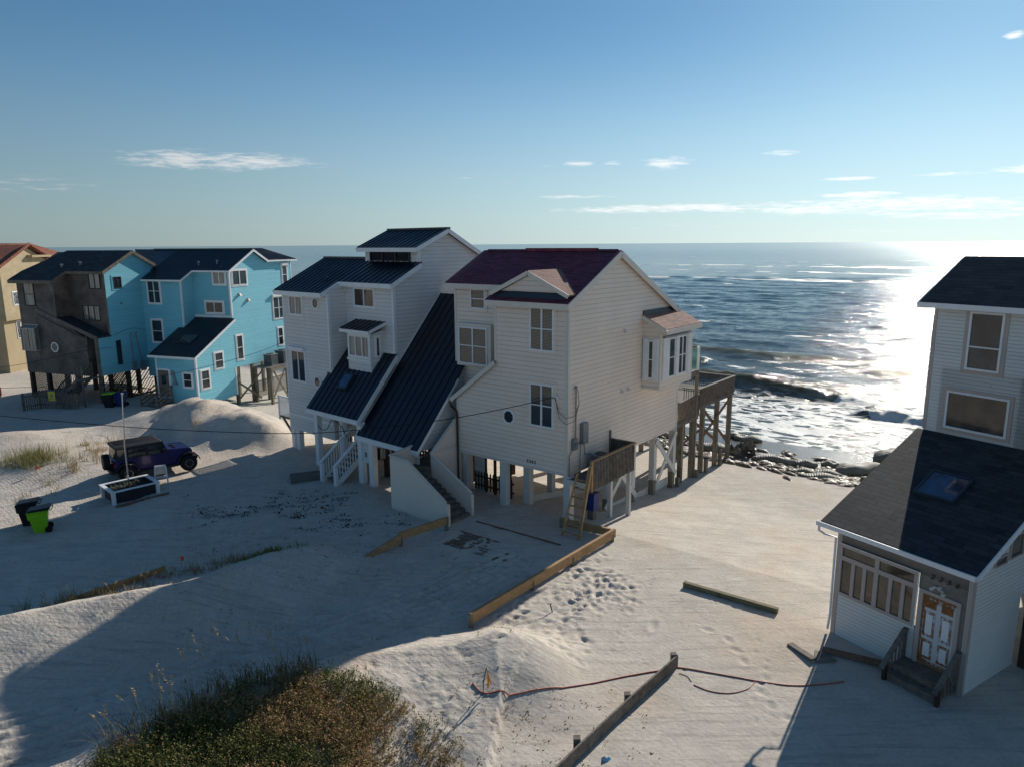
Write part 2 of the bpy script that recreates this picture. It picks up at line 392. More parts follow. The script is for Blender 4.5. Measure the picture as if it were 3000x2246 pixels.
for k in range(300):                       # churned sand beside the long timber
    px, py = rs.normal(2.9, .7), rs.normal(23.8, .9)
    pit(px, py, .05 + rs.rand() * .09, .02 + rs.rand() * .05, 1 + rs.rand() * 1.5, rs.rand() * 3)
for k in range(260):
    px, py = rs.uniform(-.6, 2.2), rs.uniform(18.8, 23.5)
    pit(px, py, .04 + rs.rand() * .10, .015 + rs.rand() * .05, 1 + rs.rand() * 1.5, rs.rand() * 3)
for k in range(420):
    px, py = rs.uniform(-1, 9), rs.uniform(14, 27)
    pit(px, py, .03 + rs.rand() * .04, .012 + rs.rand() * .02, 1 + rs.rand(), rs.rand() * 3)
for k in range(900):                       # trampled lane and dune faces in the shade
    px, py = rs.uniform(-13, -1), rs.uniform(14, 29)
    pit(px, py, .05 + rs.rand() * .09, .015 + rs.rand() * .04, 1 + rs.rand() * 1.5, rs.rand() * 3)
# tyre ruts of the sand lane between the two berms
def rut(pts, off, dep, wd):
    dep *= 1.6
    for (x0, y0), (x1, y1) in zip(pts, pts[1:]):
        L2 = (x1 - x0) ** 2 + (y1 - y0) ** 2; L = math.sqrt(L2)
        t = ((X - x0) * (x1 - x0) + (Y - y0) * (y1 - y0)) / L2
        d = ((X - x0) * (y1 - y0) - (Y - y0) * (x1 - x0)) / L - off
        m = (t >= 0) & (t < 1) & (np.abs(d) < wd * 4)
        Z[m] += (-dep * np.exp(-(d[m] / wd) ** 2) + dep * .5 * np.exp(-((np.abs(d[m]) - wd * 1.7) / (wd * .6)) ** 2))
LANE = [(-16, 14.0), (-11.0, 17.0), (-6.5, 20.2), (-2.5, 23.2), (0.5, 26.0)]
for off in (-.9, -.55, .0, .35, .9, 1.25): rut(LANE, off, .035, .11)
for off in (-.8, .7): rut([(-26, 29), (-20, 33), (-12, 36.5)], off, .04, .15)
for off in (-.8, .7): rut([(-24, 26.0), (-17, 27.0), (-9, 30.5)], off, .03, .13)
ny, nx = X.shape
me = bpy.data.meshes.new('sand')
idx = np.arange(nx * ny).reshape(ny, nx)
quads = np.stack([idx[:-1, :-1], idx[:-1, 1:], idx[1:, 1:], idx[1:, :-1]], -1).reshape(-1, 4)
def fastmesh(me, V, Q):
    me.vertices.add(len(V)); me.vertices.foreach_set('co', np.ascontiguousarray(V, dtype=np.float32).ravel())
    me.loops.add(Q.size); me.loops.foreach_set('vertex_index', Q.ravel().astype(np.int32))
    me.polygons.add(len(Q)); me.polygons.foreach_set('loop_start', (np.arange(len(Q)) * Q.shape[1]).astype(np.int32))
    me.polygons.foreach_set('use_smooth', np.ones(len(Q), bool)); me.update(calc_edges=True)
fastmesh(me, np.stack([X, Y, Z], -1).reshape(-1, 3), quads)

m_sand, t = newmat('sand'); c = objc(t)
spx = t.n('ShaderNodeSeparateXYZ', {0: c})
bdx = t.math('SUBTRACT', spx.outputs[0], 2.35); bdy = t.math('SUBTRACT', spx.outputs[1], 29.58)
byn = t.math('ADD', t.math('MULTIPLY', bdx, SB), t.math('MULTIPLY', bdy, CB))
big = t.noise(c, .16, 5, .6, .6); mid = t.noise(c, 1.1, 6, .65, .5); sm = t.noise(c, 9.0, 5, .65); gr = t.noise(c, 90.0, 3, .6)
lanev = t.n('ShaderNodeMapping', {0: c, 2: (0, 0, RAD(-37)), 3: (.35, 6.0, 1.0)}).outputs[0]
str_ = t.noise(lanev, 1.0, 6, .7, .4)
col = t.ramp(mid, .3, .7, (SAND[0] * .82, SAND[1] * .82, SAND[2] * .83), (SAND[0] * 1.08, SAND[1] * 1.08, SAND[2] * 1.08))
col = t.mix(t.math('MULTIPLY', t.smooth(big, .45, .68), .55), col, (SAND[0] * .98, SAND[1] * .84, SAND[2] * .74))     # pinkish damp patches
col = t.mix(t.math('MULTIPLY', t.smooth(str_, .50, .66), .65), col, (SAND[0] * .62, SAND[1] * .62, SAND[2] * .62))
col = t.mix(t.math('MULTIPLY', t.smooth(t.math('MULTIPLY', t.noise(c, 3.1, 6, .75, 1.2), t.math('ADD', .72, t.math('MULTIPLY', mid, .5))), .60, .68), t.smooth(spx.outputs[0], 4.0, -6.0, .12, .8)), col, (.07, .06, .05))  # wrack and twigs
col = t.mix(.45, col, t.ramp(gr, .25, .75, (.3, .3, .3), (.7, .7, .7)), 'OVERLAY')
col = t.mix(.30, col, t.ramp(sm, .25, .75, (.25, .25, .25), (.75, .75, .75)), 'OVERLAY')
wet = t.smooth(t.math('ADD', byn, t.math('MULTIPLY', t.math('SUBTRACT', mid, .5), 5.0)), 18.5, 22.5)
col = t.mix(wet, col, (.11, .095, .075))
rip = t.n('ShaderNodeTexWave', {'Vector': c, 'Scale': 2.6, 'Distortion': 7.0, 'Detail': 3.0, 'Detail Scale': 1.2}, bands_direction='DIAGONAL').outputs[1]
h = t.math('ADD', t.math('ADD', t.math('MULTIPLY', mid, .35), t.math('MULTIPLY', sm, .22)), t.math('ADD', t.math('MULTIPLY', rip, .03), t.math('MULTIPLY', str_, .22)))
rough_ = t.smooth(spx.outputs[0], 1.5, -4.0, .35, 1.0)
vo = t.n('ShaderNodeTexVoronoi', {'Vector': c, 'Scale': 2.3, 'Randomness': 1.0}).outputs[0]
h = t.math('SUBTRACT', h, t.math('MULTIPLY', t.smooth(vo, .22, .05), .10))
nb = bump(t, t.math('MULTIPLY', h, rough_), .15, .9)
nb = bump(t, gr, .006, .6, nb)
finish(m_sand, t, col, t.math('SUBTRACT', .92, t.math('MULTIPLY', wet, .72)), nb, 0.0, .35)
me.materials.append(m_sand)
sand = bpy.data.objects.new('sand', me); sc.collection.objects.link(sand); sand['kind'] = 'structure'

# ------------------------------------------------------------------ sea
SEA = -2.05
NR, NA = 1500, 640
rad = np.concatenate([32 * (320 / 32) ** np.linspace(0, 1, 1050, endpoint=False), 320 * (40000 / 320) ** np.linspace(0, 1, 450)])
ang = np.radians(np.linspace(-62, 62, NA))
R_, A_ = np.meshgrid(rad, ang, indexing='ij')
SX = R_ * np.sin(A_); SY = R_ * np.cos(A_)
bx, by = shore(SX, SY)
dr = np.gradient(rad)[:, None] * np.ones_like(A_)
cell = np.maximum(dr, R_ * (ang[1] - ang[0]))
SZ = np.full_like(SX, SEA)
prs = np.random.RandomState(11)
# wind sea: many directional trains, each dropped where the grid is too coarse for it
PHN = [1.2 * vnoise(bx / 19 + 7 * j, by / 19, j) for j in range(4)]
for k in range(64):
    wl = 1.0 * (20 / 1.0) ** prs.rand(); th = RAD(90 + prs.randn() * 28); ph = prs.rand() * 6.28
    a = .0062 * wl ** .80 * (.6 + .8 * prs.rand())
    kx, ky = math.cos(th) * 2 * math.pi / wl, math.sin(th) * 2 * math.pi / wl
    fade = np.clip((wl / cell - 2.2) / 3, 0, 1)
    p_ = bx * kx + by * ky + ph + PHN[k % 4]
    SZ += a * fade * ((1 - np.abs(np.sin(p_ / 2))) * 1.6 - .58) * np.clip((by - 25) / 14, .12, 1)
swell = np.sin(by * 2 * math.pi / 13.0 + 2.2 * vnoise(bx / 26, by / 40, 70) + 1.0)
SZ += .10 * np.clip(by - 45, 0, 20) / 20 * np.clip(1 - cell / 4, 0, 1) * (np.exp(1.2 * (swell - 1)) * 1.6 - .5) * np.clip(.5 + 2.2 * vnoise(bx / 30, by / 14, 77), 0, 1.3)
foam = np.zeros_like(SZ); brown = np.zeros_like(SZ)
def breaker(pts, h, wf, wb, f0, f1, rough):
    """a steep wave front along pts (bx, by): foam between parameters f0 and f1 of its length"""
    n = len(pts) - 1; s = np.zeros_like(SZ) + 1e9; tt = np.zeros_like(SZ); sg = np.zeros_like(SZ)
    for i, ((x0, y0), (x1, y1)) in enumerate(zip(pts, pts[1:])):
        L2 = (x1 - x0) ** 2 + (y1 - y0) ** 2
        t_ = np.clip(((bx - x0) * (x1 - x0) + (by - y0) * (y1 - y0)) / L2, 0, 1)
        d = np.hypot(bx - x0 - t_ * (x1 - x0), by - y0 - t_ * (y1 - y0)); m = d < s
        sg = np.where(m, by - (y0 + t_ * (y1 - y0)), sg); tt = np.where(m, (i + t_) / n, tt); s = np.minimum(s, d)
    d = np.where(sg > 0, s / wb, s / wf)
    env = np.sin(np.pi * np.clip(tt, 0, 1)) ** .35
    nz = 1 + rough * 1.4 * fbm(bx * 1.3, by * 1.3, 31, 4)
    g = np.exp(-d ** 2) * env
    SZ[:] += h * g * nz
    fm = (tt > f0) & (tt < f1)
    foam[:] = np.maximum(foam, np.where(fm, np.clip(1.5 * np.exp(-(s / (wf * 1.5)) ** 2) * env + .9 * vnoise(bx * 2, by * 2, 8), 0, 1), 0) * (sg < wb * .6))
    brown[:] = np.maximum(brown, g * np.where(fm, .35, 1.0))
breaker([(-40, 47), (-14, 45.8), (-6, 45.4), (-1.5, 44.8), (2, 43.6), (6, 42.8)], .62, 1.1, 3.2, .70, .97, .25)
breaker([(2.5, 39.0), (6, 38.2), (12, 36.4), (20, 34.6), (34, 33)], .62, 1.0, 2.6, .14, 1.0, .5)
breaker([(-4, 61.5), (8, 58.5), (16, 56), (28, 54.5)], .38, 1.5, 3.4, 2, 2, .1)
breaker([(18, 52.0), (26, 50), (44, 47)], .36, 1.4, 3.0, 2, 2, .2)
breaker([(-30, 66), (-12, 64), (0, 66)], .3, 1.6, 3.4, 2, 2, .1)
breaker([(-46, 56), (-30, 55), (-18, 56.5)], .5, 1.4, 3.2, .3, .6, .3)
for k in range(70):                        # scattered whitecaps farther out
    q = prs.rand(); Rk = 85 * (1400 / 85) ** q; ak = RAD(prs.uniform(-24, 34)); cx, cy = shore(Rk * math.sin(ak), Rk * math.cos(ak))
    Lk = prs.uniform(.8, 2.4) * (1 + Rk / 160); wk = .45 * (1 + Rk / 90)
    e = np.exp(-((bx - cx) / Lk) ** 2 - ((by - cy + .1 * (bx - cx)) / wk) ** 2)
    foam = np.maximum(foam, e * (.75 if Rk < 200 else 1.0)); SZ += .25 * np.exp(-((bx - cx) / (Lk * 1.5)) ** 2 - ((by - cy) / (wk * 2.6)) ** 2)
for by0, x0, x1, wk in ((255, -160, 30, 10), (330, -320, 140, 14), (200, -20, 60, 6), (420, -250, 80, 22)):      # the line of surf over the outer bar
    e = np.exp(-((by - by0 - 14 * vnoise(bx / 60, bx * 0, 5)) / wk) ** 2) * (bx > x0) * (bx < x1) * np.clip(vnoise(bx / 9, by / 7, 12) * 4 + .2, 0, 1)
    foam = np.maximum(foam, e)
Vs = np.stack([SX, SY, SZ], -1).reshape(-1, 3)
ids = np.arange(NR * NA).reshape(NR, NA)
Qs = np.stack([ids[:-1, :-1], ids[1:, :-1], ids[1:, 1:], ids[:-1, 1:]], -1).reshape(-1, 4)
keep = (by.reshape(-1)[Qs].min(1) > 19)
me = bpy.data.meshes.new('sea'); fastmesh(me, Vs, Qs[keep])
for nm, arr in (('foam', foam), ('brown', brown)):
    at = me.attributes.new(nm, 'FLOAT', 'POINT'); at.data.foreach_set('value', arr.astype(np.float32).ravel())
m_sea, t = newmat('sea_water'); c = objc(t)
spx = t.n('ShaderNodeSeparateXYZ', {0: c})
bdx = t.math('SUBTRACT', spx.outputs[0], 2.35); bdy = t.math('SUBTRACT', spx.outputs[1], 29.58)
byn = t.math('ADD', t.math('MULTIPLY', bdx, SB), t.math('MULTIPLY', bdy, CB))
bxn = t.math('SUBTRACT', t.math('MULTIPLY', bdx, CB), t.math('MULTIPLY', bdy, SB))
bc = t.n('ShaderNodeCombineXYZ', {0: t.math('MULTIPLY', bxn, .45), 1: byn, 2: 0.0}).outputs[0]
af = t.n('ShaderNodeAttribute', attribute_name='foam').outputs[2]; ab = t.n('ShaderNodeAttribute', attribute_name='brown').outputs[2]
n1 = t.noise(bc, .35, 4, .55); n2 = t.noise(bc, 1.3, 5, .6, .4); n3 = t.noise(bc, 6.0, 5, .7)
deep = t.ramp(t.noise(bc, .03, 4, .6), .35, .65, (.030, .065, .085), (.050, .085, .095))
col = t.mix(t.smooth(byn, 120, 40, 0, .5), deep, (.085, .08, .045))
col = t.mix(t.math('MULTIPLY', ab, .75), col, (.24, .19, .07))
# foam lace in the surf zone
lace = t.n('ShaderNodeTexVoronoi', {'Vector': t.n('ShaderNodeVectorMath', {0: bc, 1: t.n('ShaderNodeVectorMath', {0: t.n('ShaderNodeTexNoise', {'Vector': bc, 'Scale': 1.1, 'Detail': 4.0}).outputs[1], 1: (1.6, 1.6, 0)}, operation='MULTIPLY').outputs[0]}, operation='ADD').outputs[0], 'Scale': 1.15}, feature='DISTANCE_TO_EDGE').outputs[0]
zone = t.math('MULTIPLY', t.smooth(byn, 23.6, 25.5), t.smooth(byn, 46.0, 38.0))
zone2 = t.math('MULTIPLY', t.smooth(byn, 40, 48), t.smooth(byn, 80, 50))
lf = t.math('ADD', t.math('MULTIPLY', t.smooth(lace, .20, .02), .55), t.math('MULTIPLY', n2, .75))
f1 = t.math('MULTIPLY', zone, t.smooth(lf, .44, .66))
f2 = t.math('MULTIPLY', zone2, t.smooth(t.math('ADD', n1, t.math('MULTIPLY', n3, .25)), .70, .78, 0, .6))
f3 = t.smooth(t.math('ADD', af, t.math('MULTIPLY', t.math('SUBTRACT', n3, .5), 1.2)), .35, .75)
f = t.math('MAXIMUM', t.math('MAXIMUM', f1, f2), f3)
col = t.mix(f, col, (.66, .68, .66))
dist = t.n('ShaderNodeVectorMath', {0: c}, operation='LENGTH').outputs[1]
hh = t.math('ADD', t.math('ADD', t.math('MULTIPLY', t.noise(bc, .9, 4, .6, .3), .30), t.math('MULTIPLY', t.noise(bc, 3.2, 5, .7, .2), .15)), t.math('MULTIPLY', t.noise(bc, 12.0, 4, .7), .035))
hf = t.math('MULTIPLY', t.math('ADD', t.math('MULTIPLY', t.noise(bc, .10, 6, .65, .3), .8), hh), t.smooth(dist, 2500, 250, .25, 1.0))
nb = bump(t, t.math('ADD', hf, t.math('MULTIPLY', f, .10)), 1.0, WAVEB)
ro = t.math('ADD', t.smooth(dist, 60, 900, .08, .17), t.math('MULTIPLY', f, .5))
pb_ = t.n('ShaderNodeBsdfPrincipled', {'Base Color': col, 'Roughness': ro, 'Normal': nb, 'IOR': 1.333})
tl_ = t.n('ShaderNodeBsdfTranslucent', {0: (.42, .34, .12, 1), 1: nb})
mx_ = t.n('ShaderNodeMixShader', {0: t.math('MULTIPLY', ab, .45, clamp=True)}); t.l(pb_.outputs[0], mx_.inputs[1]); t.l(tl_.outputs[0], mx_.inputs[2])
t.n('ShaderNodeOutputMaterial', {0: mx_.outputs[0]})
me.materials.append(m_sea)
sea = bpy.data.objects.new('sea', me); sc.collection.objects.link(sea); sea['kind'] = 'structure'

# ------------------------------------------------------------------ shared materials
M = {}
M['white'] = paint('white_trim', (.78, .79, .79), .45, .08, 2.0, .4)
M['whitepost'] = rusty('white_post_paint', (.62, .61, .58), (.20, .12, .07), .70, 1.1)
M['cream'] = paint('cream_trim', (.66, .61, .54), .5, .08)
M['creamw'] = siding('beige_lap_siding', (.80, .685, .585), .205, 3.6, line=.62, wear=.06)
M['creamp'] = siding('beige_sheet_cladding', (.78, .68, .59), 2.44, 1.22, line=.8, wear=.06, lap=.002)
M['grayw'] = siding('pale_gray_lap_siding', (.70, .685, .66), .205, 3.6, line=.60, wear=.07, patch=(.78, .78, .77))
M['grayp'] = siding('pale_gray_panel', (.60, .59, .57), 1.22, 1.22, line=.8, wear=.06, lap=.002)
M['teal'] = siding('sky_blue_lap_siding', (.20, .55, .66), .19, 4.2, line=.45, wear=.05)
M['teal2'] = siding('sky_blue_lap_siding_shingled_side', (.17, .51, .62), .19, 4.2, line=.45, wear=.06)
M['brown'] = siding('weathered_cedar_boards', (.125, .098, .082), .14, 3.0, line=.35, grain=.9, wear=.45)
M['brownd'] = siding('weathered_diagonal_boards', (.135, .108, .092), .14, 3.4, diag=RAD(-33), line=.35, grain=.9, wear=.45)
M['vinyl'] = siding('white_vinyl_siding', (.72, .71, .67), .115, 3.8, line=.72, wear=.05, lap=.02)
M['grayboard'] = siding('gray_board_cladding', (.22, .19, .165), 3.0, .24, line=.55, grain=.35, wear=.15, lap=.001)
M['taupe'] = paint('taupe_trim', (.46, .39, .35), .5, .08)
M['redshingle'] = shingles('burgundy_shingles', (.15, .030, .055), (.23, .062, .085), .145, .32, slope=.5)
M['blackshingle'] = shingles('charcoal_shingles', (.022, .028, .036), (.062, .065, .070), .19, .42, slope=.5)
M['blackshingle45'] = shingles('charcoal_shingles_low_roof', (.022, .028, .036), (.062, .065, .070), .19, .42, slope=.45)
M['sideshingle'] = shingles('side_falling_shingles', (.022, .028, .036), (.050, .054, .060), .15, .34, axis='x', slope=.33)
M['brownshingle'] = shingles('faded_gray_shingles', (.10, .095, .088), (.17, .16, .15), .15, .34, slope=.5)
M['pinkshingle'] = shingles('faded_red_shingles_side', (.22, .12, .10), (.34, .20, .165), .145, .32, axis='x', slope=.55)
M['navy'] = metal_roof('navy_standing_seam', (.008, .013, .024), .36)
M['navy2'] = metal_roof('dark_ribbed_metal', (.014, .022, .034), .34)
M['flash'] = metal_roof('dark_flashing', (.02, .035, .05), .4)
M['gray_wood'] = wood('weathered_gray_wood', (.10, .085, .07), (.25, .215, .18))
M['post_wood'] = wood('salt_worn_piling_wood', (.13, .115, .085), (.30, .27, .21), axis='z', dirt=.35)
M['new_wood'] = wood('new_yellow_pine', (.36, .21, .10), (.52, .34, .17), axis=None, dirt=.12, scale=.5)
M['new_woodx'] = wood('new_pine_timber', (.34, .20, .095), (.50, .325, .165), axis='x', dirt=.15, scale=.8)
M['dark_wood'] = wood('dark_brown_wood', (.035, .022, .016), (.09, .06, .042), axis='z')
M['rust_wood'] = wood('rust_stained_brace_wood', (.16, .075, .045), (.30, .18, .12))
M['deck_wood'] = wood('gray_deck_boards', (.12, .105, .09), (.27, .24, .20), axis='x')
M['dark'] = paint('near_black', (.010, .011, .013), .5, .2)
M['galv'] = paint('galvanised_gray', (.20, .23, .25), .4, .12, 3, .5, .25)
M['acgray'] = paint('ac_gray', (.17, .19, .20), .5, .15, 3)
M['bronze'] = paint('bronze_gutter', (.035, .018, .014), .4, .15)
M['glass'] = glass('dark_glass')
M['glass_blind'] = glass('glass_with_blinds', (.02, .026, .026), blind=(.20, .195, .15), rough=.08)
M['glass_blind2'] = glass('glass_with_dark_blinds', (.012, .02, .03), blind=(.075, .085, .085), rough=.08)
M['glass_curt'] = glass('glass_with_curtain', (.02, .024, .026), curtain=(.30, .31, .28), rough=.08)
M['glass_brown'] = glass('brown_reflecting_glass', (.06, .045, .03), rough=.05)
M['glass_blue'] = glass('skylight_glass', (.020, .050, .105), rough=.05)
M['stucco'] = paint('tan_stucco', (.46, .37, .235), .85, .22, 1.4, .2)
M['stucco2'] = paint('smooth_tan_stucco', (.42, .335, .21), .85, .10, .5, .2)
M['terracotta'] = shingles('terracotta_tiles', (.19, .065, .040), (.30, .115, .07), .30, .22, slope=.45, lift=.05)
M['orange'] = paint('orange_flag', (.85, .28, .01), .6, .15, 8)
M['blue'] = paint('blue_plastic', (.008, .030, .16), .4, .15)
M['black'] = paint('black_plastic', (.012, .013, .015), .35, .3)
M['lime'] = paint('lime_plastic', (.22, .52, .01), .4, .08)
M['cable'] = paint('black_cable', (.012, .011, .011), .6, .1)
def opaque_text(par, s, size, mp, m, name='house_number', vert=False, spacing=1.25, italic=0.0):
    """flat numerals; mp maps (u, z) of the text plane to a local point; thin relief along depth"""
    cu = bpy.data.curves.new(name, 'FONT'); cu.body = s; cu.size = size; cu.extrude = .006; cu.space_character = spacing; cu.shear = italic
    if vert: cu.body = "\n".join(s); cu.space_line = .78
    cu.offset = size * .012
    o = bpy.data.objects.new(name, cu); sc.collection.objects.link(o)
    bpy.context.view_layer.update()
    dg = bpy.context.evaluated_depsgraph_get()
    me = bpy.data.meshes.new_from_object(o.evaluated_get(dg)); me.name = name
    bpy.data.objects.remove(o)
    for v in me.vertices: v.co = Vector(mp(v.co.x, v.co.z, v.co.y))
    me.materials.clear(); me.materials.append(m)
    ob = bpy.data.objects.new(name, me); sc.collection.objects.link(ob); ob.parent = par
    return ob
def facemap(face, w):
    if face == 'f': return lambda u, d, z: (u, w - d, z)      # faces -y at y=w
    if face == 'r': return lambda u, d, z: (w + d, u, z)      # faces +x at x=w
def PB(mb, P, u0, u1, d0, d1, z0, z1):
    a = P(u0, d0, z0); b = P(u1, d1, z1); return mb.box(a[0], b[0], a[1], b[1], a[2], b[2])
def window(par, face, w, u0, u1, z0, z1, nc=1, nr=1, trim=None, tw=.10, pane='glass', fr='white', midh=.5, fw=.065, cap=0.0, name='window', label=None, dep=.05, awning=None):
    P = facemap(face, w); mb = MB()
    if u0 > u1: u0, u1 = u1, u0
    if z0 > z1: z0, z1 = z1, z0
    D = dep
    PB(mb, P, u0, u0 + fw, 0, D, z0, z1); PB(mb, P, u1 - fw, u1, 0, D, z0, z1)
    PB(mb, P, u0 + fw, u1 - fw, 0, D, z1 - fw, z1); PB(mb, P, u0 + fw, u1 - fw, 0, D + .015, z0, z0 + fw)
    cw = (u1 - u0) / nc
    for i in range(1, nc): PB(mb, P, u0 + cw * i - fw * .55, u0 + cw * i + fw * .55, 0, D - .003, z0 + fw, z1 - fw)
    if nr == 2:
        zm = z0 + (z1 - z0) * midh
        for i in range(nc):
            a = u0 + cw * i + (fw if i == 0 else fw * .55); b = u0 + cw * (i + 1) - (fw if i == nc - 1 else fw * .55)
            PB(mb, P, a, b, 0, D - .012, zm - .022, zm + .022)
    f = mb.build(name, M[fr], par)
    if label: f['label'] = label
    PB(MB(), P, u0 + .02, u1 - .02, 0, .012, z0 + .02, z1 - .02).build('pane', M[pane], f)
    if trim:
        tb = MB(); T = D - .02
        PB(tb, P, u0 - tw, u0, 0, T, z0 - tw, z1 + tw); PB(tb, P, u1, u1 + tw, 0, T, z0 - tw, z1 + tw)
        PB(tb, P, u0, u1, 0, T, z1, z1 + tw); PB(tb, P, u0, u1, 0, T, z0 - tw, z0)
        tb.build('trim', M[trim], f)
    if cap:
        PB(MB(), P, u0 - .12, u1 + .05, 0, .20, z1 + .02, z1 + .02 + cap).build('shutter_box', M['white'], f)
    return f
def octagon(par, face, w, cu, cz, r, fr='white', pane='glass'):
    P = facemap(face, w); f = MB().ring(P, cu, cz, r * .76, r, 0, .05).build('octagonal_window', M[fr], par)
    a = [math.pi / 8 + math.pi / 4 * k for k in range(8)]
    MB().add([P(cu + r * .78 * math.cos(t), .012, cz + r * .78 * math.sin(t)) for t in a], [tuple(range(8))]).build('pane', M[pane], f)
    return f
def rail_fill(mb, p, q, h0, h1, step=.13, w=.035):
    """vertical balusters between two deck points"""
    p = Vector(p); q = Vector(q); L = (q - p).length; n = max(1, int(L / step)); d = (q - p) / n
    for k in range(n + 1):
        a = p + d * k; mb.beam((a.x, a.y, a.z + h0), (a.x, a.y, a.z + h1), w, w, up=(d.x, d.y, 0.001))
def seams(mb, a0, a1, b0, b1, step, h=.035, w=.03):
    """ribs running from eave (a0->a1) to ridge (b0->b1)"""
    a0, a1, b0, b1 = map(Vector, (a0, a1, b0, b1)); L = (a1 - a0).length; n = max(1, round(L / step))
    for k in range(n + 1):
        t = k / n; p = a0.lerp(a1, t); q = b0.lerp(b1, t)
        up = (a1 - a0).cross(q - p); up = up if up.z > 0 else -up
        un = up.normalized() * (h / 2); mb.beam(p + un, q + un, w, h, up=up)
def skylight(par, P0, ux, uy, nz, w_, h_, m='glass_blue', t=.12, fm='flash'):
    P0, ux, uy, nz = Vector(P0), Vector(ux).normalized(), Vector(uy).normalized(), Vector(nz).normalized()
    def q(a, b, c): return tuple(P0 + ux * a + uy * b + nz * c)
    mb = MB(); e = .07
    for a0, a1, b0, b1 in ((0, w_, 0, e), (0, w_, h_ - e, h_), (0, e, e, h_ - e), (w_ - e, w_, e, h_ - e)):
        mb.hexa([q(a0, b0, -.05), q(a1, b0, -.05), q(a1, b1, -.05), q(a0, b1, -.05), q(a0, b0, t), q(a1, b0, t), q(a1, b1, t), q(a0, b1, t)])
    f = mb.build('skylight', M[fm], par)
    MB().add([q(e * .8, e * .8, t * .75), q(w_ - e * .8, e * .8, t * .75), q(w_ - e * .8, h_ - e * .8, t * .75), q(e * .8, h_ - e * .8, t * .75)], [(0, 1, 2, 3)]).build('pane', M[m], f)
    return f
def vent(par, face, w, u, z, m='galv', r=.08, d=.14):
    P = facemap(face, w); mb = MB(); PB(mb, P, u - r, u + r, 0, .02, z - r, z + r)
    mb.hexa([P(u - r * .8, 0, z - r), P(u - r * .8, d, z - r), P(u + r * .8, d, z - r), P(u + r * .8, 0, z - r), P(u - r * .8, 0, z + r), P(u - r * .8, d * .55, z + r * .6), P(u + r * .8, d * .55, z + r * .6), P(u + r * .8, 0, z + r)])
    return mb.build('wall_vent', M[m], par)
def piling(par, x, y, zt, s=.15, m='whitepost', name='piling', base=None, o=None, hb=.0, hd=.02):
    """square post from below the sand to zt; base gives a bare dark foot of height hb"""
    wx, wy = lw(par, x, y); g = gz(wx, wy)
    z0 = g - .4
    if base:
        MB().box(x - s + .01, x + s - .01, y - s + .01, y + s - .01, z0, g + hb).build(name + '_foot', M[base], p := MB().box(x - s, x + s, y - s, y + s, g + hb, zt).build(name, M[m], par))
        return p
    return MB().box(x - s, x + s, y - s, y + s, z0, zt).build(name, M[m], par)
def lw(par, x, y):
    a = par.rotation_euler[2]; c, s = math.cos(a), math.sin(a)
    return par.location.x + x * c - y * s, par.location.y + x * s + y * c
def house(name, label, cat, o, yaw): return thing(name, label, cat, (o[0], o[1], 0), RAD(-yaw))

# ================================================================== beige house 2362
B = house('beige_house', 'beige clapboard house on white pilings with burgundy shingle roof, numbered 2362', 'house', (2.35, 29.58), 38.5)
RS = .5; RY, RZ = 3.91, 11.70
def rz(y): return RZ - RS * abs(y - RY)
mb = MB()
mb.prism([(0, 2.15), (10.6, 2.15), (10.6, rz(10.6) - .12), (RY, RZ - .12), (0, rz(0) - .12)], 'x', -3.95, 0)
mb.prism([(1.2, 2.15), (10.6, 2.15), (10.6, rz(10.6) - .12), (RY, RZ - .12), (1.2, rz(1.2) - .12)], 'x', -7.5, -3.952)
mb.prism([(-6.38, 2.18), (-3.95, 2.18), (-3.95, 6.70), (-6.38, 4.86)], 'y', .002, 1.25)
mb.build('wall', M['creamw'], B)
rf = MB()
def rslab(x0, x1, y0, y1, t=.11): rf.slab([(x0, y0, rz(y0)), (x1, y0, rz(y0)), (x1, y1, rz(y1)), (x0, y1, rz(y1))], t)
rslab(-4.28, .18, -.30, RY); rslab(-7.85, -4.28, .88, RY); rslab(-7.85, .18, RY, 10.9)
roof = rf.build('roof', M['redshingle'], B)
MB().prism([(-3.95, 6.83), (-6.62, 4.80), (-6.62, 4.70), (-3.95, 6.72)], 'y', -.12, 1.2).build('side_roof', M['sideshingle'], B)
rc = MB()
for k in range(9):
    y_ = RY + (random.random() - .5) * .04; x_ = -7.6 + k * .84
    rc.add([(x_, y_ - .16, rz(RY - .16) + .02), (x_ + .9, y_ - .16, rz(RY - .16) + .02), (x_ + .9, y_, RZ + .05), (x_, y_, RZ + .05), (x_, y_ + .16, rz(RY + .16) + .02), (x_ + .9, y_ + .16, rz(RY + .16) + .02)], [(0, 1, 2, 3), (3, 2, 5, 4)])
rc.box(-5.1, -1.1, RY - .14, RY + .14, RZ - .05, RZ + .10); rc.build('ridge_cap', M['redshingle'], roof)
fb = MB()
fb.box(-4.30, .20, -.35, -.30, rz(-.3) - .26, rz(-.3) - .02); fb.box(-7.88, -4.30, .83, .88, rz(.88) - .26, rz(.88) - .02); fb.box(-7.88, .20, 10.9, 10.95, rz(10.9) - .26, rz(10.9) - .02)
fb.beam((.20, -.35, rz(-.35) - .15), (.20, RY, RZ - .15), .05, .26, (0, 0, 1)); fb.beam((.20, RY, RZ - .15), (.20, 10.95, rz(10.95) - .15), .05, .26, (0, 0, 1))
fb.beam((-7.88, .88, rz(.88) - .15), (-7.88, RY, RZ - .15), .05, .26); fb.beam((-7.88, RY, RZ - .15), (-7.88, 10.9, rz(10.9) - .15), .05, .26)
fb.beam((-3.90, -.15, 6.77), (-6.66, -.15, 4.70), .05, .20, (0, 0, 1))
fb.build('fascia', M['cream'], B)
cb_ = MB()
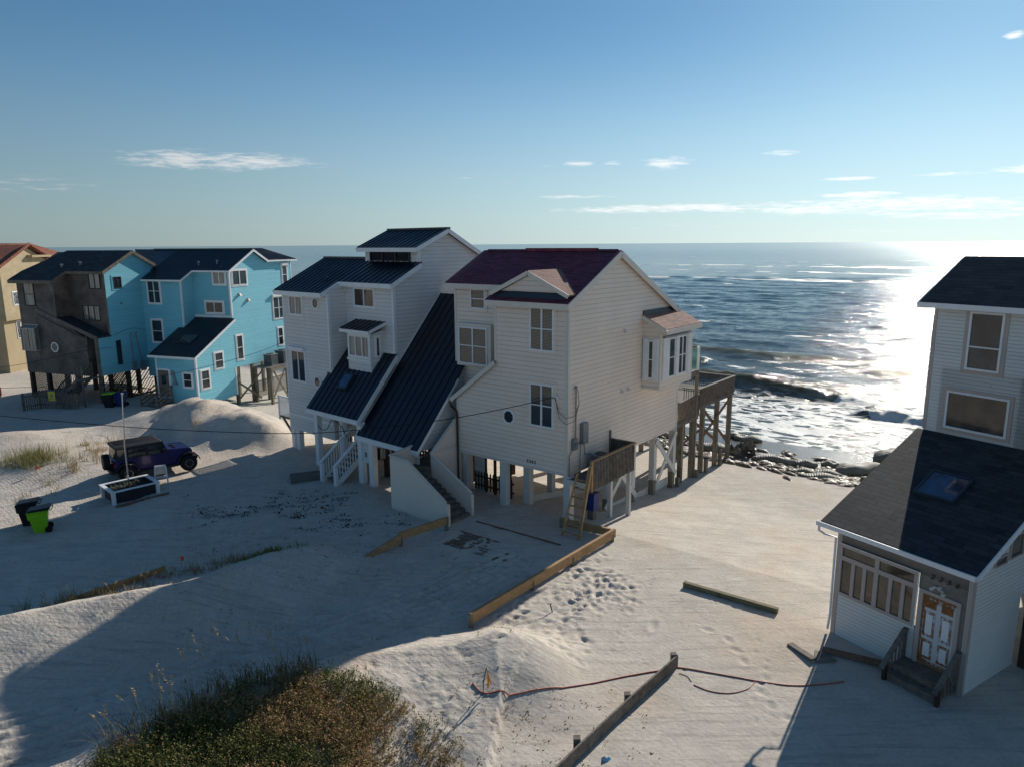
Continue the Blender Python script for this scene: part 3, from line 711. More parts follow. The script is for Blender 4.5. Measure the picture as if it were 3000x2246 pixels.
cb_.box(-.13, .015, -.018, .0, 2.15, 9.62); cb_.box(.0, .018, -.018, .14, 2.15, 9.7); cb_.box(-4.0, -3.86, -.018, .0, 6.8, 9.55); cb_.box(-6.4, -6.28, -.016, .002, 2.18, 4.8); cb_.box(-7.52, -7.38, 1.18, 1.2, 4.0, 10.2); cb_.box(0, .018, 10.46, 10.6, 2.15, 8.2); cb_.box(-6.38, 0, -.012, 0, 2.15, 2.24)
cb_.build('corner_board', M['cream'], B)
# gablet standing on the front slope
gb = MB(); gy = -.02
gb.prism([(-3.55, 10.0), (-.42, 10.0), (-2.0, 10.72)], 'y', gy, gy + 1.5).build('gablet_wall', M['creamw'], B)
g2 = MB()
for sx in (-1, 1):
    xe = -2.0 + sx * 2.10; ze = 9.93
    ym = RY - (RZ - 10.90) / RS; ye = RY - (RZ - ze) / RS
    g2.slab([(xe, gy - .12, ze), (-2.0, gy - .12, 10.90), (-2.0, ym + .05, 10.90), (xe, ye + .02, ze + .02)], .06)
g2.build('gablet_roof', M['pinkshingle'], B)
g3 = MB()
for sx in (-1, 1): g3.beam((-2.0 + sx * 2.08, gy - .14, 9.86), (-2.0, gy - .14, 10.80), .05, .17)
g3.build('gablet_fascia', M['cream'], B)
MB().add([(-3.9, -.06, rz(-.06) + .012), (-.1, -.06, rz(-.06) + .012), (-.3, .06, 10.02), (-3.7, .06, 10.02)], [(0, 1, 2, 3)]).build('flashing', M['flash'], B)
window(B, 'f', 0, -1.98, -.72, 7.50, 9.40, 2, 2, 'creamw', .16, 'glass_blind', dep=.06)
window(B, 'f', 0, -1.99, -.73, 4.17, 6.07, 2, 2, 'creamw', .16, 'glass_blind2', dep=.06)
window(B, 'f', 1.2, -6.45, -5.52, 8.98, 9.93, 1, 2, 'creamw', .13, 'glass_blind', dep=.06)
bw = MB().box(-7.18, -5.0, .93, 1.22, 6.22, 8.28).build('window_box', M['cream'], B)
window(B, 'f', .93, -7.02, -5.22, 6.33, 8.12, 2, 2, None, .1, 'glass_blind', dep=.05)
octagon(B, 'f', 0, -3.19, 4.36, .37, pane='glass')
# side bay with shutters
bay = MB().prism([(0, 5.0), (.95, 5.0), (.95, 7.98), (0, 8.5)], 'y', 6.48, 10.1).build('bay', M['creamw'], B)
MB().slab([(0.02, 6.35, 8.63), (1.30, 6.35, 7.98), (1.30, 10.3, 7.98), (0.02, 10.3, 8.63)], .09).build('bay_roof', M['pinkshingle'], bay)
bt = MB(); bt.box(1.30, 1.34, 6.32, 10.33, 7.72, 7.95); bt.beam((0, 6.33, 8.50), (1.32, 6.33, 7.84), .04, .2); bt.box(.03, .9, 6.455, 6.48, 5.0, 5.12); bt.box(.95, .97, 6.46, 6.60, 5.0, 7.8); bt.box(.85, .95, 6.46, 6.48, 5.0, 7.8)
bt.build('bay_trim', M['cream'], bay)
MB().box(0, .06, 6.4, 10.2, 8.60, 8.80).build('flashing', M['flash'], bay)
window(bay, 'f', 6.48, .30, .62, 5.52, 7.40, 1, 2, None, .1, 'glass_blind2')
sh = MB()
for x0 in (.06, .64): sh.box(x0, x0 + .23, 6.40, 6.47, 5.42, 7.48); [sh.box(x0 + .02 + .05 * i, x0 + .04 + .05 * i, 6.385, 6.40, 5.42, 7.48) for i in range(4)]
sh.build('shutter', M['white'], bay)
window(bay, 'r', .95, 7.35, 8.05, 5.50, 7.44, 1, 2, None, .1, 'glass'); window(bay, 'r', .95, 8.42, 9.34, 5.50, 7.44, 2, 2, None, .1, 'glass')
s2 = MB()
for y0, y1 in ((6.72, 7.32), (8.08, 8.40), (9.37, 9.72)):
    s2.box(.96, 1.03, y0, y1, 5.42, 7.50)
    k = y0 + .03
    while k < y1 - .03: s2.box(1.03, 1.045, k, k + .04, 5.42, 7.50); k += .1
s2.build('shutter', M['white'], bay)
MB().box(.95, 1.06, 6.68, 9.76, 7.50, 7.58).build('shutter_track', M['galv'], bay)
for y_, z_ in ((4.64, 8.0), (4.5, 5.18), (5.08, 5.19)): vent(B, 'r', 0, y_, z_, 'cream')
# electrics
eb = MB().box(0, .16, .28, .58, 3.28, 3.78).build('meter_box', M['galv'], B)
MB().tube([(.16, .43, 3.52), (.24, .43, 3.52)], .09, 10).build('meter_dial', M['galv'], eb)
MB().box(0, .20, .95, 1.36, 3.42, 4.34).build('breaker_box', M['galv'], B)
mm = MB(); mm.tube([(.09, .5, 3.75), (.09, .5, 5.95)], .035, 8); mm.tube([(.09, .5, 5.95), (.11, .45, 6.06)], .06, 8); mm.build('service_mast', M['galv'], B)
cd = MB(); cd.tube([(.05, .35, 3.3), (.05, .1, 3.1), (.05, .08, 2.2)], .022); cd.tube([(.06, .62, 3.45), (.06, 1.0, 3.5)], .03); cd.tube([(.06, .95, 3.42), (.06, .9, 2.3)], .02); cd.tube([(.08, 1.2, 3.42), (.08, 1.25, 2.9), (.2, 1.7, 2.85), (.3, 1.9, 2.7)], .025)
cd.build('conduit', M['galv'], B)
lp = MB()
for a in (.0, .25): lp.tube([(-.62, -.05, 5.5 + a * .3), (-.35, -.12, 4.95 - a), (.0, -.1, 4.75 - a), (.3, .1, 4.9 - a), (.38, .3, 5.4), (.2, .45, 5.95)], .012, 5)
lp.build('drip_loop', M['cable'], B)
MB().tube([(-.45, -.02, 5.6), (-.45, -.14, 5.6)], .05, 8).build('insulator', M['white'], B)
opaque_text(B, '2362', .22, lambda u, d, z: (-2.19 + u, -.014 - d, 2.42 + z), M['bronze'])
# downspout
MB().tube([(-6.70, -.15, 4.62), (-6.66, -.12, 4.42), (-6.36, -.09, 4.2), (-6.30, -.09, 4.0), (-6.28, -.09, 0.1)], .05, 6).build('downspout', M['bronze'], B)
# under-house
for x_, y_, s_ in ((-3.62, .2, .17), (-3.0, 1.2, .17), (-3.1, 3.2, .15), (-.02, .16, .17), (-6.1, .3, .13)): piling(B, x_, y_, 2.17, s_, 'whitepost')
for y_ in (3.5, 5.85, 8.12, 10.35): piling(B, -.1, y_, 2.17, .15, 'whitepost', base='post_wood', hb=.55 + .06 * y_ - .2)
for x_ in (-3.3, -6.6):
    for y_ in (5.85, 8.12, 10.35): piling(B, x_, y_, 2.17, .14, 'post_wood')
br = MB()
for a, b in (((.08, 3.1, -.25), (.08, 5.75, 2.05)), ((.08, 3.6, 2.05), (.12, 5.95, -.35)), ((.08, 8.3, -.35), (.1, 10.4, 2.0)), ((.12, 8.05, 2.0), (.12, 10.45, -.35))): br.beam(a, b, .05, .26, (1, 0, 0)) if 0 else br.beam(a, b, .26, .05, (1, 0, 0))
br.build('brace', M['whitepost'], B)
lb = MB(); lb.box(-.30, -.25, 3.6, 5.7, -.75, -.40); lb.box(-.30, -.25, 6.0, 8.0, -1.0, -.55); lb.box(-.30, -.25, 8.25, 10.2, -1.05, -.6)
lb.beam((-3.1, 1.2, .12), (-1.5, 9.0, -.75), .05, .3)
lb.build('skirt_board', M['whitepost'], B)
pw = MB(); pw.box(-7.4, -6.45, .25, .3, -.1, 2.18); pw.box(-6.25, -5.6, 1.05, 1.1, -.1, 2.18); pw.build('ground_panel', M['grayp'], B)
pf = thing('picket_fence', 'dark brown picket fence under the beige house between the pilings', 'fence', (B.location.x, B.location.y, 0), RAD(-38.5))
pk = MB()
for i in range(13):
    x_ = -6.15 + i * .19
    pk.box(x_ - .04, x_ + .04, 1.0, 1.03, .08, .92 + .03 * (i % 2)); pk.prism([(x_ - .04, .92), (x_ + .04, .92), (x_, 1.02)], 'y', 1.0, 1.03)
pk.build('picket', M['dark_wood'], pf)
MB().box(-6.25, -3.75, 1.03, 1.07, .25, .33).box(-6.25, -3.75, 1.03, 1.07, .70, .78).build('rail', M['dark_wood'], pf)
for x_ in (-6.1, -5.6, -5.0, -4.45, -4.05): MB().box(x_ - .05, x_ + .05, 1.08, 1.2, -.3, 2.14).build('post', M['dark_wood'], pf)
# service platform with railing
pl = MB().box(0.02, 1.22, -.02, 3.55, 1.98, 2.05)
for i in range(9): pl.box(0.03 + .132 * i, .15 + .132 * i, -.04, 3.57, 2.052, 2.085)
platf = pl.build('service_platform', M['deck_wood'], B)
MB().box(.02, 1.25, -.07, -.02, 1.86, 2.07).box(1.22, 1.26, -.07, 3.6, 1.84, 2.07).build('rim_board', M['cream'], platf)
rr = MB(); rail_fill(rr, (1.29, 0.12, 2.1), (1.29, 3.5, 2.1), -.30, .98, .125, .05); rail_fill(rr, (.15, 3.56, 2.1), (1.2, 3.56, 2.1), -.1, .98, .14, .04)
rr.build('baluster', M['gray_wood'], platf)
MB().box(1.22, 1.36, -.06, 3.62, 3.08, 3.12).build('top_rail', M['new_wood'], platf); MB().box(.05, 1.22, 3.5, 3.62, 3.08, 3.12).build('back_rail', M['gray_wood'], platf)
MB().box(1.20, 1.30, -.08, .04, 1.75, 3.08).build('corner_post', M['new_wood'], platf)
MB().box(.0, 0.08, 3.46, 3.54, 2.1, 3.5).box(.03, 1.2, 3.60, 3.63, 2.1, 3.1).build('back_panel', M['gray_wood'], platf)
for y_ in (1.9, 3.6): piling(platf, 0, 0, 0) if 0 else None
for y_ in (1.2, 3.5):
    wx, wy = lw(B, 1.1, y_)
MB().box(.62, .80, 2.35, 2.53, -.6, 1.98).box(1.02, 1.2, 3.35, 3.53, -.7, 1.98).build('platform_post', M['whitepost'], platf)
# stairs with solid beige side walls
st = MB()
nst = 8
for i in range(nst):
    x0 = -4.0 - i * .29; st.box(x0 - .34, x0, -3.25, -1.85, .0 + i * .165, .155 + i * .165)
lx = -4.0 - nst * .29
for i in range(3): st.prism([(lx - 1.0, -3.2), (lx - .0, -3.25), (lx, -1.9), (lx - .33 * (i + 1), -1.6)] if i == 0 else [(lx - 1.15, -3.2 + .45 * i), (lx - .05, -1.95), (lx - .25, -1.5 + .1 * i), (lx - 1.15, -1.5 + .1 * i)], 'z', .0, 1.32 + .17 * (i + 1))
for i in range(9): st.box(lx - 1.15, lx - .1, -1.55 + i * .28, -1.2 + i * .28, 1.0, 1.99 + i * .17)
sa = MB(); sa.prism([(-3.95, -.3), (-3.95, 1.02), (-4.05, 1.05), (-6.40, 2.52), (-7.46, 2.56), (-7.46, -.3)], 'y', -3.42, -3.34)
sa.box(-3.98, -3.86, -3.43, -3.27, -.3, 1.0)
sb = MB(); sb.prism([(-3.98, -.3), (-3.98, 1.03), (-6.42, 2.42), (-6.42, -.3)], 'y', -1.82, -1.74)
sb.box(-4.03, -3.9, -1.84, -1.68, -.3, 1.0)
sb.prism([(-1.78, -.2), (-1.78, 2.42), (-.10, 3.75), (1.1, 4.4), (1.1, -.2)], 'x', -6.48, -6.40)
sa.prism([(-3.34, -.2), (-3.34, 2.56), (-1.6, 2.75), (-1.6, -.2)], 'x', -7.46, -7.38)
stair = st.build('staircase', M['gray_wood'], B)
sa.build('side_wall', M['creamp'], stair); sb.build('inner_side_wall', M['creamp'], stair)
cp = MB(); cp.beam((-4.0, -3.38, 1.07), (-6.42, -3.38, 2.56), .14, .05); cp.beam((-6.40, -3.38, 2.56), (-7.5, -3.38, 2.59), .14, .05); cp.beam((-3.95, -1.78, 1.07), (-6.46, -1.78, 2.47), .14, .05)
cp.beam((-6.44, -1.8, 2.45), (-6.44, -.10, 3.79), .14, .05); cp.beam((-6.44, -.1, 3.79), (-6.44, 1.15, 4.45), .14, .05); cp.beam((-7.42, -3.4, 2.6), (-7.42, -1.6, 2.79), .14, .05)
cp.build('cap_rail', M['cream'], stair)
# sea deck
dk = MB()
for i in range(19): dk.box(-4.5 + .0, 0 if 1 else 0, 10.62 + .142 * i, 10.62 + .142 * i + .13, 2.42, 2.46)
for i in range(37): dk.box(-6.0, -.02, 13.32 + .142 * i, 13.32 + .142 * i + .13, 2.88, 2.92)
deck = dk.build('deck', M['deck_wood'], B)
MB().box(-.06, .0, 10.6, 13.4, 2.10, 2.42).box(-.06, 0, 13.4, 18.6, 2.62, 2.88).box(-6, 0, 18.55, 18.6, 2.62, 2.88).build('rim_board', M['gray_wood'], deck)
q = MB(); rail_fill(q, (.03, 10.7, 2.46), (.03, 13.4, 2.46), -.1, .98, .11, .04); rail_fill(q, (.03, 13.4, 2.92), (.03, 18.6, 2.92), -.1, .88, .11, .04)
q.build('baluster', M['gray_wood'], deck)
q = MB(); rail_fill(q, (0, 18.6, 2.92), (-6, 18.6, 2.92), -.1, .88, .14, .03); rail_fill(q, (-.9, 13.35, 2.92), (-.05, 13.35, 2.92), -.1, .88, .13, .03); rail_fill(q, (-2.6, 11.2, 2.46), (-2.6, 13.3, 2.46), 0, 1.3, .12, .05)
q.build('back_baluster', M['gray_wood'], deck)
MB().box(-.08, .10, 10.6, 13.5, 3.45, 3.50).box(-.08, .10, 13.3, 18.68, 3.81, 3.86).box(-6, .1, 18.52, 18.68, 3.79, 3.84).box(-1.0, -.08, 13.25, 13.42, 3.78, 3.83).build('top_rail', M['deck_wood'], deck)
for y_, zt in ((11.5, 2.15), (12.95, 3.45), (14.3, 2.65), (16.4, 2.65), (18.4, 2.65)): piling(deck, -.12, y_, zt, .13, 'post_wood', 'post') if 0 else MB().box(-.26, -.02, y_ - .12, y_ + .12, -2.3, zt).build('post', M['post_wood'], deck)
for x_ in (-2.6, -5.2):
    for y_ in (12.9, 16.4, 18.4): MB().box(x_ - .12, x_ + .12, y_ - .12, y_ + .12, -2.3, 2.62).build('post', M['post_wood'], deck)
for y_, h_ in ((14.55, -.55), (16.65, -.45), (13.2, -.9), (10.75, -.7)): MB().box(.0, .2, y_ - .1, y_ + .1, -2.2, h_).build('sister_post', M['post_wood'], deck)
q = MB()
for a, b in (((-.1, 13.2, 1.9), (-.1, 16.3, .2)), ((-.02, 14.3, .9), (-.02, 18.3, 2.6)), ((-.1, 14.4, 2.4), (-.1, 18.3, -.4)), ((-.2, 12.0, 2.1), (-1.2, 14.3, .6)), ((-.3, 14.4, 1.2), (-2.4, 16.3, -.6)), ((-2.5, 13, 2.4), (-2.5, 16.3, -.6))): q.beam(a, b, .18, .05, (1, 0, 0))
q.build('brace', M['rust_wood'], deck)
# upper balcony with glass
ub = MB().box(-4.0, .02, 10.7, 13.2, 4.68, 4.98).build('balcony', M['gray_wood'], B)
MB().box(-.10, .06, 12.95, 13.1, -2.0, 4.7).build('balcony_post', M['post_wood'], ub); MB().box(-.06, .06, 12.98, 13.12, 4.98, 6.32).build('glass_post', M['white'], ub)
m_gg, t = newmat('clear_green_glass'); finish(m_gg, t, (.55, .8, .75), .05, None, 0, .5, **{'Transmission Weight': .85, 'IOR': 1.1}); M['clear'] = m_gg
MB().box(-.02, .0, 11.0, 12.96, 5.05, 6.25).build('glass_panel', M['clear'], ub)

# ================================================================== gray house 2364
C = house('gray_house', 'pale gray three storey house with navy standing seam metal roofs, numbered 2364', 'house', (-13.38, 42.05), 41.0)
def cz(y): return 9.627 + .49 * y            # front slope of the main roof
mb = MB()
mb.prism([(0, 1.21), (9.0, 1.21), (9.0, 8.6), (3.35, 11.13), (0, 9.5)], 'x', .0, 4.49)
mb.prism([(1.17, 2.0), (10.5, 2.0), (10.5, 9.95), (5.0, 12.68), (3.0, 11.76), (3.0, 11.0), (1.17, cz(1.17) - .13)], 'x', 4.492, 8.6)
mb.box(4.1, 4.49, 3.0, 8.0, 10.9, 11.8)
mb.build('wall', M['grayw'], C)
gm = MB()                                     # garage wing: side wall under the long roof
gm.prism([(-1.3, 2.45), (-1.3, 2.80), (1.1, 5.45), (4.5, 9.2), (6.5, 9.2), (6.5, 2.4), (.6, 2.4)], 'x', 12.85, 13.0)
gm.prism([(-1.35, 1.15), (-1.35, 2.78), (-.9, 3.2), (-.9, 1.15)], 'x', 8.62, 9.35)
gm.box(9.35, 13.0, -1.35, -1.25, 2.28, 2.62); gm.box(12.2, 13.0, -1.35, -1.25, .3, 2.3); gm.box(8.62, 13.0, 3.5, 3.6, 2.3, 8.0)
gm.build('garage_wall', M['grayw'], C)
rf = MB()
rf.slab([(-.32, -.32, cz(-.32)), (4.32, -.32, cz(-.32)), (4.32, .86, cz(.86)), (-.32, .86, cz(.86))], .10)
rf.slab([(-.32, .86, cz(.86)), (8.85, .86, cz(.86)), (8.85, 3.0, cz(3.0)), (-.32, 3.0, cz(3.0))], .10)
rf.slab([(-.32, 3.0, cz(3.0)), (4.1, 3.0, cz(3.0)), (4.1, 3.35, cz(3.35)), (-.32, 3.35, cz(3.35))], .10)
rf.slab([(-.32, 3.35, 11.27), (4.1, 3.35, 11.27), (4.1, 9.3, 8.6), (-.32, 9.3, 8.6)], .10)
rf.slab([(3.82, 2.62, 11.86), (8.85, 2.62, 11.86), (8.85, 5.0, 12.86), (3.82, 5.0, 12.86)], .09)
rf.slab([(3.82, 5.0, 12.86), (8.85, 5.0, 12.86), (8.85, 10.9, 9.9), (3.82, 10.9, 9.9)], .09)
seams(rf, (-.30, -.32, cz(-.32)), (4.30, -.32, cz(-.32)), (-.30, 3.35, 11.28), (4.30, 3.35, 11.28), .43)
seams(rf, (4.75, .86, cz(.86)), (8.82, .86, cz(.86)), (4.75, 3.0, cz(3)), (8.82, 3.0, cz(3)), .43)
seams(rf, (3.84, 2.62, 11.86), (8.82, 2.62, 11.86), (3.84, 5.0, 12.87), (8.82, 5.0, 12.87), .43)
rf.box(-.34, 4.1, 3.2, 3.5, 11.20, 11.33); rf.box(3.8, 8.87, 4.86, 5.14, 12.80, 12.93)
roof = rf.build('roof', M['navy'], C)
MB().tube([(3.2, .9, cz(.9)), (3.2, .9, cz(.9) + .25)], .05, 8).build('vent_pipe', M['dark'], roof)
# porch roof and garage roof share one steep pitch
K = 1.11
def pz(y): return 6.36 + K * (y - 1.17)
pr = MB(); pr.slab([(4.20, -1.55, pz(-1.55)), (8.75, -1.55, pz(-1.55)), (8.75, 1.17, pz(1.17)), (4.20, -.02, pz(-.02))], .1) if 0 else pr.slab([(4.20, -1.55, pz(-1.55)), (8.75, -1.55, pz(-1.55)), (8.75, 1.165, pz(1.165)), (4.49, 1.165, pz(1.165)), (4.49, -.005, pz(-.005)), (4.20, -.005, pz(-.005))], .1)
seams(pr, (4.55, -1.55, pz(-1.55)), (8.72, -1.55, pz(-1.55)), (4.55, 1.15, pz(1.15)), (8.72, 1.15, pz(1.15)), .43)
pr.box(4.15, 4.62, -.06, .0, 4.75, 5.08)
porch_roof = pr.build('porch_roof', M['navy'], C)
gr_ = MB()
def gzr(y): return 2.60 + K * (y + 1.6)
gr_.slab([(8.66, -1.6, gzr(-1.6)), (13.25, -1.6, gzr(-1.6)), (13.25, 1.2, gzr(1.2)), (12.75, 4.5, gzr(4.5)), (8.66, 4.5, gzr(4.5))], .12)
seams(gr_, (8.70, -1.6, gzr(-1.6)), (13.2, -1.6, gzr(-1.6)), (8.70, 4.5, gzr(4.5)), (13.2, 4.5, gzr(4.5)), .46)
gr_.build('garage_roof', M['navy'], C)
fb = MB()
fb.box(-.34, 4.34, -.37, -.32, cz(-.32) - .26, cz(-.32) - .02); fb.box(4.34, 8.88, .81, .86, cz(.86) - .26, cz(.86) - .02)
fb.beam((4.345, -.36, cz(-.36) - .14), (4.345, .86, cz(.86) - .14), .05, .24); fb.beam((8.86, .81, cz(.81) - .14), (8.86, 2.95, cz(2.95) - .14), .05, .24)
fb.beam((-.34, -.36, cz(-.36) - .14), (-.34, 3.35, 11.13), .05, .24); fb.beam((-.34, 3.35, 11.13), (-.34, 9.3, 8.45), .05, .24)
fb.box(3.80, 8.88, 2.57, 2.62, 11.62, 11.84); fb.beam((8.87, 2.58, 11.72), (8.87, 5.0, 12.74), .05, .22); fb.beam((8.87, 5.0, 12.74), (8.87, 10.9, 9.78), .05, .22); fb.beam((3.80, 2.58, 11.72), (3.80, 5.0, 12.74), .05, .22)
fb.box(4.15, 8.80, -1.60, -1.55, pz(-1.55) - .25, pz(-1.55) - .01); fb.beam((8.78, -1.58, pz(-1.58) - .12), (8.78, 1.17, pz(1.17) - .12), .05, .22)
fb.box(8.6, 13.3, -1.65, -1.60, 2.60 - .26, 2.58); fb.beam((8.645, -1.62, gzr(-1.62) - .09), (8.645, 4.5, gzr(4.5) - .09), .05, .2); fb.beam((13.27, -1.62, gzr(-1.62) - .12), (13.27, 1.2, gzr(1.2) - .12), .03, .14)
fb.build('fascia', M['white'], C)
cb_ = MB()
for x0, x1, y0, y1, z0, z1 in ((-.02, .12, -.02, .0, 1.21, 9.3), (4.37, 4.51, -.02, .0, 5.0, 9.35), (4.49, 4.515, -.02, .13, 5.0, 9.4), (8.48, 8.62, 1.15, 1.17, 6.4, 9.9), (8.6, 8.625, 1.15, 1.30, 6.4, 9.95), (4.08, 4.2, 2.98, 3.0, 11.05, 11.65), (8.48, 8.62, 2.98, 3.0, 11.1, 11.66), (8.6, 8.625, 2.98, 3.12, 11.1, 11.7), (-.02, 4.4, -.015, .0, 2.05, 2.2), (8.66, 8.80, -1.38, -1.35, -.2, 2.4), (9.28, 9.42, -1.38, -1.35, -.2, 2.3), (9.3, 13.0, -1.375, -1.35, 2.2, 2.34)):
    cb_.box(x0, x1, y0, y1, z0, z1)
cb_.build('corner_board', M['white'], C)
# louvred strip of the clerestory
lv = MB(); lv.box(4.62, 7.95, 2.95, 3.0, 11.12, 11.68)
for i in range(8): lv.prism([(2.90, 11.15 + .065 * i), (2.95, 11.15 + .065 * i), (2.95, 11.20 + .065 * i)], 'x', 4.66, 7.92)
for x_ in (4.60, 5.68, 6.80, 7.93): lv.box(x_, x_ + .05, 2.88, 2.95, 11.10, 11.70)
lv.build('louvre', M['navy'], C)
window(C, 'f', 0, .72, 2.04, 8.10, 9.18, 2, 1, 'white', .07, 'glass_curt', cap=.15)
window(C, 'f', 0, .60, 2.00, 4.22, 6.02, 2, 1, 'white', .07, 'glass', cap=.20)
octagon(C, 'f', 0, 3.34, 8.85, .36, pane='glass_brown'); octagon(C, 'f', 0, 3.12, 4.40, .36, pane='glass_blind2')
window(C, 'f', 1.17, 5.30, 7.05, 8.72, 9.72, 2, 1, 'white', .07, 'glass_brown', cap=.14)
box_ = MB().prism([(.30, 5.25), (1.18, 5.6), (1.18, 7.55), (.30, 7.40)], 'x', 5.70, 7.65).build('box_window', M['grayw'], C)
window(box_, 'f', .30, 5.82, 7.56, 6.15, 7.28, 3, 1, 'white', .09, 'glass_curt')
window(box_, 'r', 7.65, .62, .92, 6.18, 7.25, 1, 1, 'white', .06, 'glass')
tb = MB().box(5.60, 7.75, .22, .30, 7.36, 7.56).box(5.64, 7.72, .25, .30, 5.92, 6.04).box(7.65, 7.70, .25, 1.17, 5.92, 6.04); tb.build('trim', M['white'], box_)
b2 = MB().slab([(5.45, .02, 7.62), (7.90, .02, 7.62), (7.90, 1.17, 8.02), (5.45, 1.17, 8.02)], .07)
seams(b2, (5.47, .02, 7.62), (7.88, .02, 7.62), (5.47, 1.16, 8.02), (7.88, 1.16, 8.02), .43); b2.build('box_window_roof', M['navy'], box_)
MB().box(5.42, 7.93, -.02, .02, 7.44, 7.60).beam((7.91, -.02, 7.53), (7.91, 1.17, 7.93), .04, .16).build('fascia', M['white'], box_)
n_ = (0, -K, 1)
skylight(C, (5.72, -.58, pz(-.58) + .02), (1, 0, 0), (0, 1, K), n_, .86, .95, 'glass_blue', .16)
# open ground floor
for x_, y_ in ((.18, .12), (.70, .12)): MB().box(x_ - .16, x_ + .16, y_ - .1, y_ + .2, -.4, 2.12).build('post', M['white'], C)
for x_, y_, zt in ((4.40, -1.0, 3.35), (8.62, -1.28, 3.2), (9.48, -1.25, 2.3)): MB().box(x_ - .15, x_ + .15, y_ - .15, y_ + .15, -.5, zt).build('post', M['white'], C)
MB().box(6.42, 6.72, -1.05, -.75, -.4, 3.1).build('number_post', M['white'], C)
opaque_text(C, '2364', .25, lambda u, d, z: (6.50 + u, -1.065 - d, 2.42 + z), M['dark'], vert=True)
for x_, y_ in ((5.4, 2.2), (5.75, 2.5), (8.75, .2), (9.3, .3), (3.2, 4), (.3, 4), (.3, 8), (3.2, 8), (8.2, 6), (8.2, 9.5), (12.5, 3), (12.5, 6), (6.0, 6), (3.2, 1.5)): MB().box(x_ - .12, x_ + .12, y_ - .12, y_ + .12, -2.0, 2.1).build('piling', M['dark_wood'], C)
MB().box(4.9, 8.4, 1.2, 1.28, .95, 2.6).box(4.95, 5.0, 1.18, 1.2, .95, 2.6).box(5.95, 6.0, 1.18, 1.2, .95, 2.6).build('entry_panel', M['grayp'], C)
la = MB()
for i in range(10): la.box(1.0 + i * .24, 1.12 + i * .24, 5.0, 5.04, -.6, 2.0)
for i in range(11): la.box(.9, 3.5, 5.04, 5.08, -.55 + i * .24, -.43 + i * .24)
for i in range(7): la.box(5.2 + i * .24, 5.32 + i * .24, 5.0, 5.04, -.6, 2.0)
for i in range(11): la.box(5.1, 6.9, 5.04, 5.08, -.55 + i * .24, -.43 + i * .24)
la.build('lattice', M['dark_wood'], C)
ln = MB(); ln.tube([(2.9, -.15, 2.35), (2.9, -.15, 2.1)], .09, 8); ln.box(2.86, 2.94, -.16, .0, 2.3, 2.4); ln.build('wall_lantern', M['dark'], C)
ln = MB(); ln.tube([(10.6, -1.45, 2.2), (10.6, -1.45, 1.95)], .07, 8); ln.tube([(10.6, -1.45, 1.95), (10.6, -1.45, 1.7)], .06, 8); ln.build('wall_lantern', M['galv'], C)
MB().box(8.98, 9.12, -1.38, -1.35, 1.45, 1.7).build('outlet_box', M['galv'], C)
wire = MB(); wire.tube([(4.7, -1.2, 2.4), (5.2, -1.3, 2.2), (5.7, -1.3, 2.35), (6.1, -1.3, 2.9), (6.5, -1.3, 2.9), (7.0, -1.3, 2.7), (7.4, -1.3, 2.2)], .02, 5); wire.build('hanging_cable', M['cable'], C)
# entry stair with white balustrade
fs = MB()
for i in range(9): fs.box(6.95, 7.95, -2.35 + i * .27, -2.03 + i * .27, .10 + i * .19, .15 + i * .19)
flt = fs.build('entry_stair', M['gray_wood'], C)
sr = MB()
for x_ in (6.88, 8.02): sr.beam((x_, -2.45, .02), (x_, .2, 1.9), .05, .28, (0, 0, 1))
sr.build('stringer', M['white'], flt)
for x_ in (6.86, 8.04):
    MB().box(x_ - .09, x_ + .09, -2.62, -2.44, -.3, .98).build('newel', M['white'], flt)
    bl = MB(); bl.beam((x_, -2.66, 1.0), (x_, -.1 if x_ > 7 else .6, 2.83 if x_ > 7 else 3.3), .15, .08)
    bl.build('handrail', M['white'], flt)
    b3 = MB()
    for i in range(15):
        y_ = -2.3 + i * .17; z_ = .15 + (y_ + 2.45) * .71; b3.box(x_ - .02, x_ + .02, y_, y_ + .04, z_, z_ + .85)
    b3.build('baluster', M['white'], flt)
pb = MB()
for i in range(10): pb.box(5.0 + i * .18, 5.04 + i * .18, 1.0, 1.04, 2.75, 3.5)
pb.box(4.9, 7.0, .98, 1.06, 3.5, 3.56); pb.build('porch_rail', M['white'], C)
# little lattice deck on the left side
ld = MB().box(-1.05, .0, -.02, 1.2, 1.72, 1.86).build('side_deck', M['gray_wood'], C)
q = MB()
for i in range(12):
    q.beam((-1.05 + .09 * i, -.03, 1.98), (-1.05 + .09 * i + (1.05 - .09 * i if i > 0 else 1.05) * .999, -.03, 1.98 + (1.05 - .09 * i if i > 0 else 1.05)), .035, .015, (0, 1, 0)) if 0 else None
def latt(mb, x0, x1, z0, z1, y, st, w=.03):
    W_, H_ = x1 - x0, z1 - z0; s = -H_
    while s < W_:
        a = max(0, s); b = min(W_, s + H_)
        if b - a > .05:
            mb.beam((x0 + a, y, z0 + a - s), (x0 + b, y, z0 + b - s), w, .012, (0, 1, 0)); mb.beam((x0 + a, y + .014, z1 - (a - s)), (x0 + b, y + .014, z1 - (b - s)), w, .012, (0, 1, 0))
        s += st
latt(q, -1.05, 0, 1.9, 3.0, -.03, .12, .035); q.build('deck_lattice', M['white'], ld)
MB().box(-1.13, -1.05, -.08, .0, 1.6, 3.1).box(-1.1, 0, -.08, .02, 3.02, 3.1).build('deck_frame', M['white'], ld)
MB().beam((-1.0, .1, 1.75), (-.02, .1, .9), .1, .1).build('deck_brace', M['gray_wood'], ld)

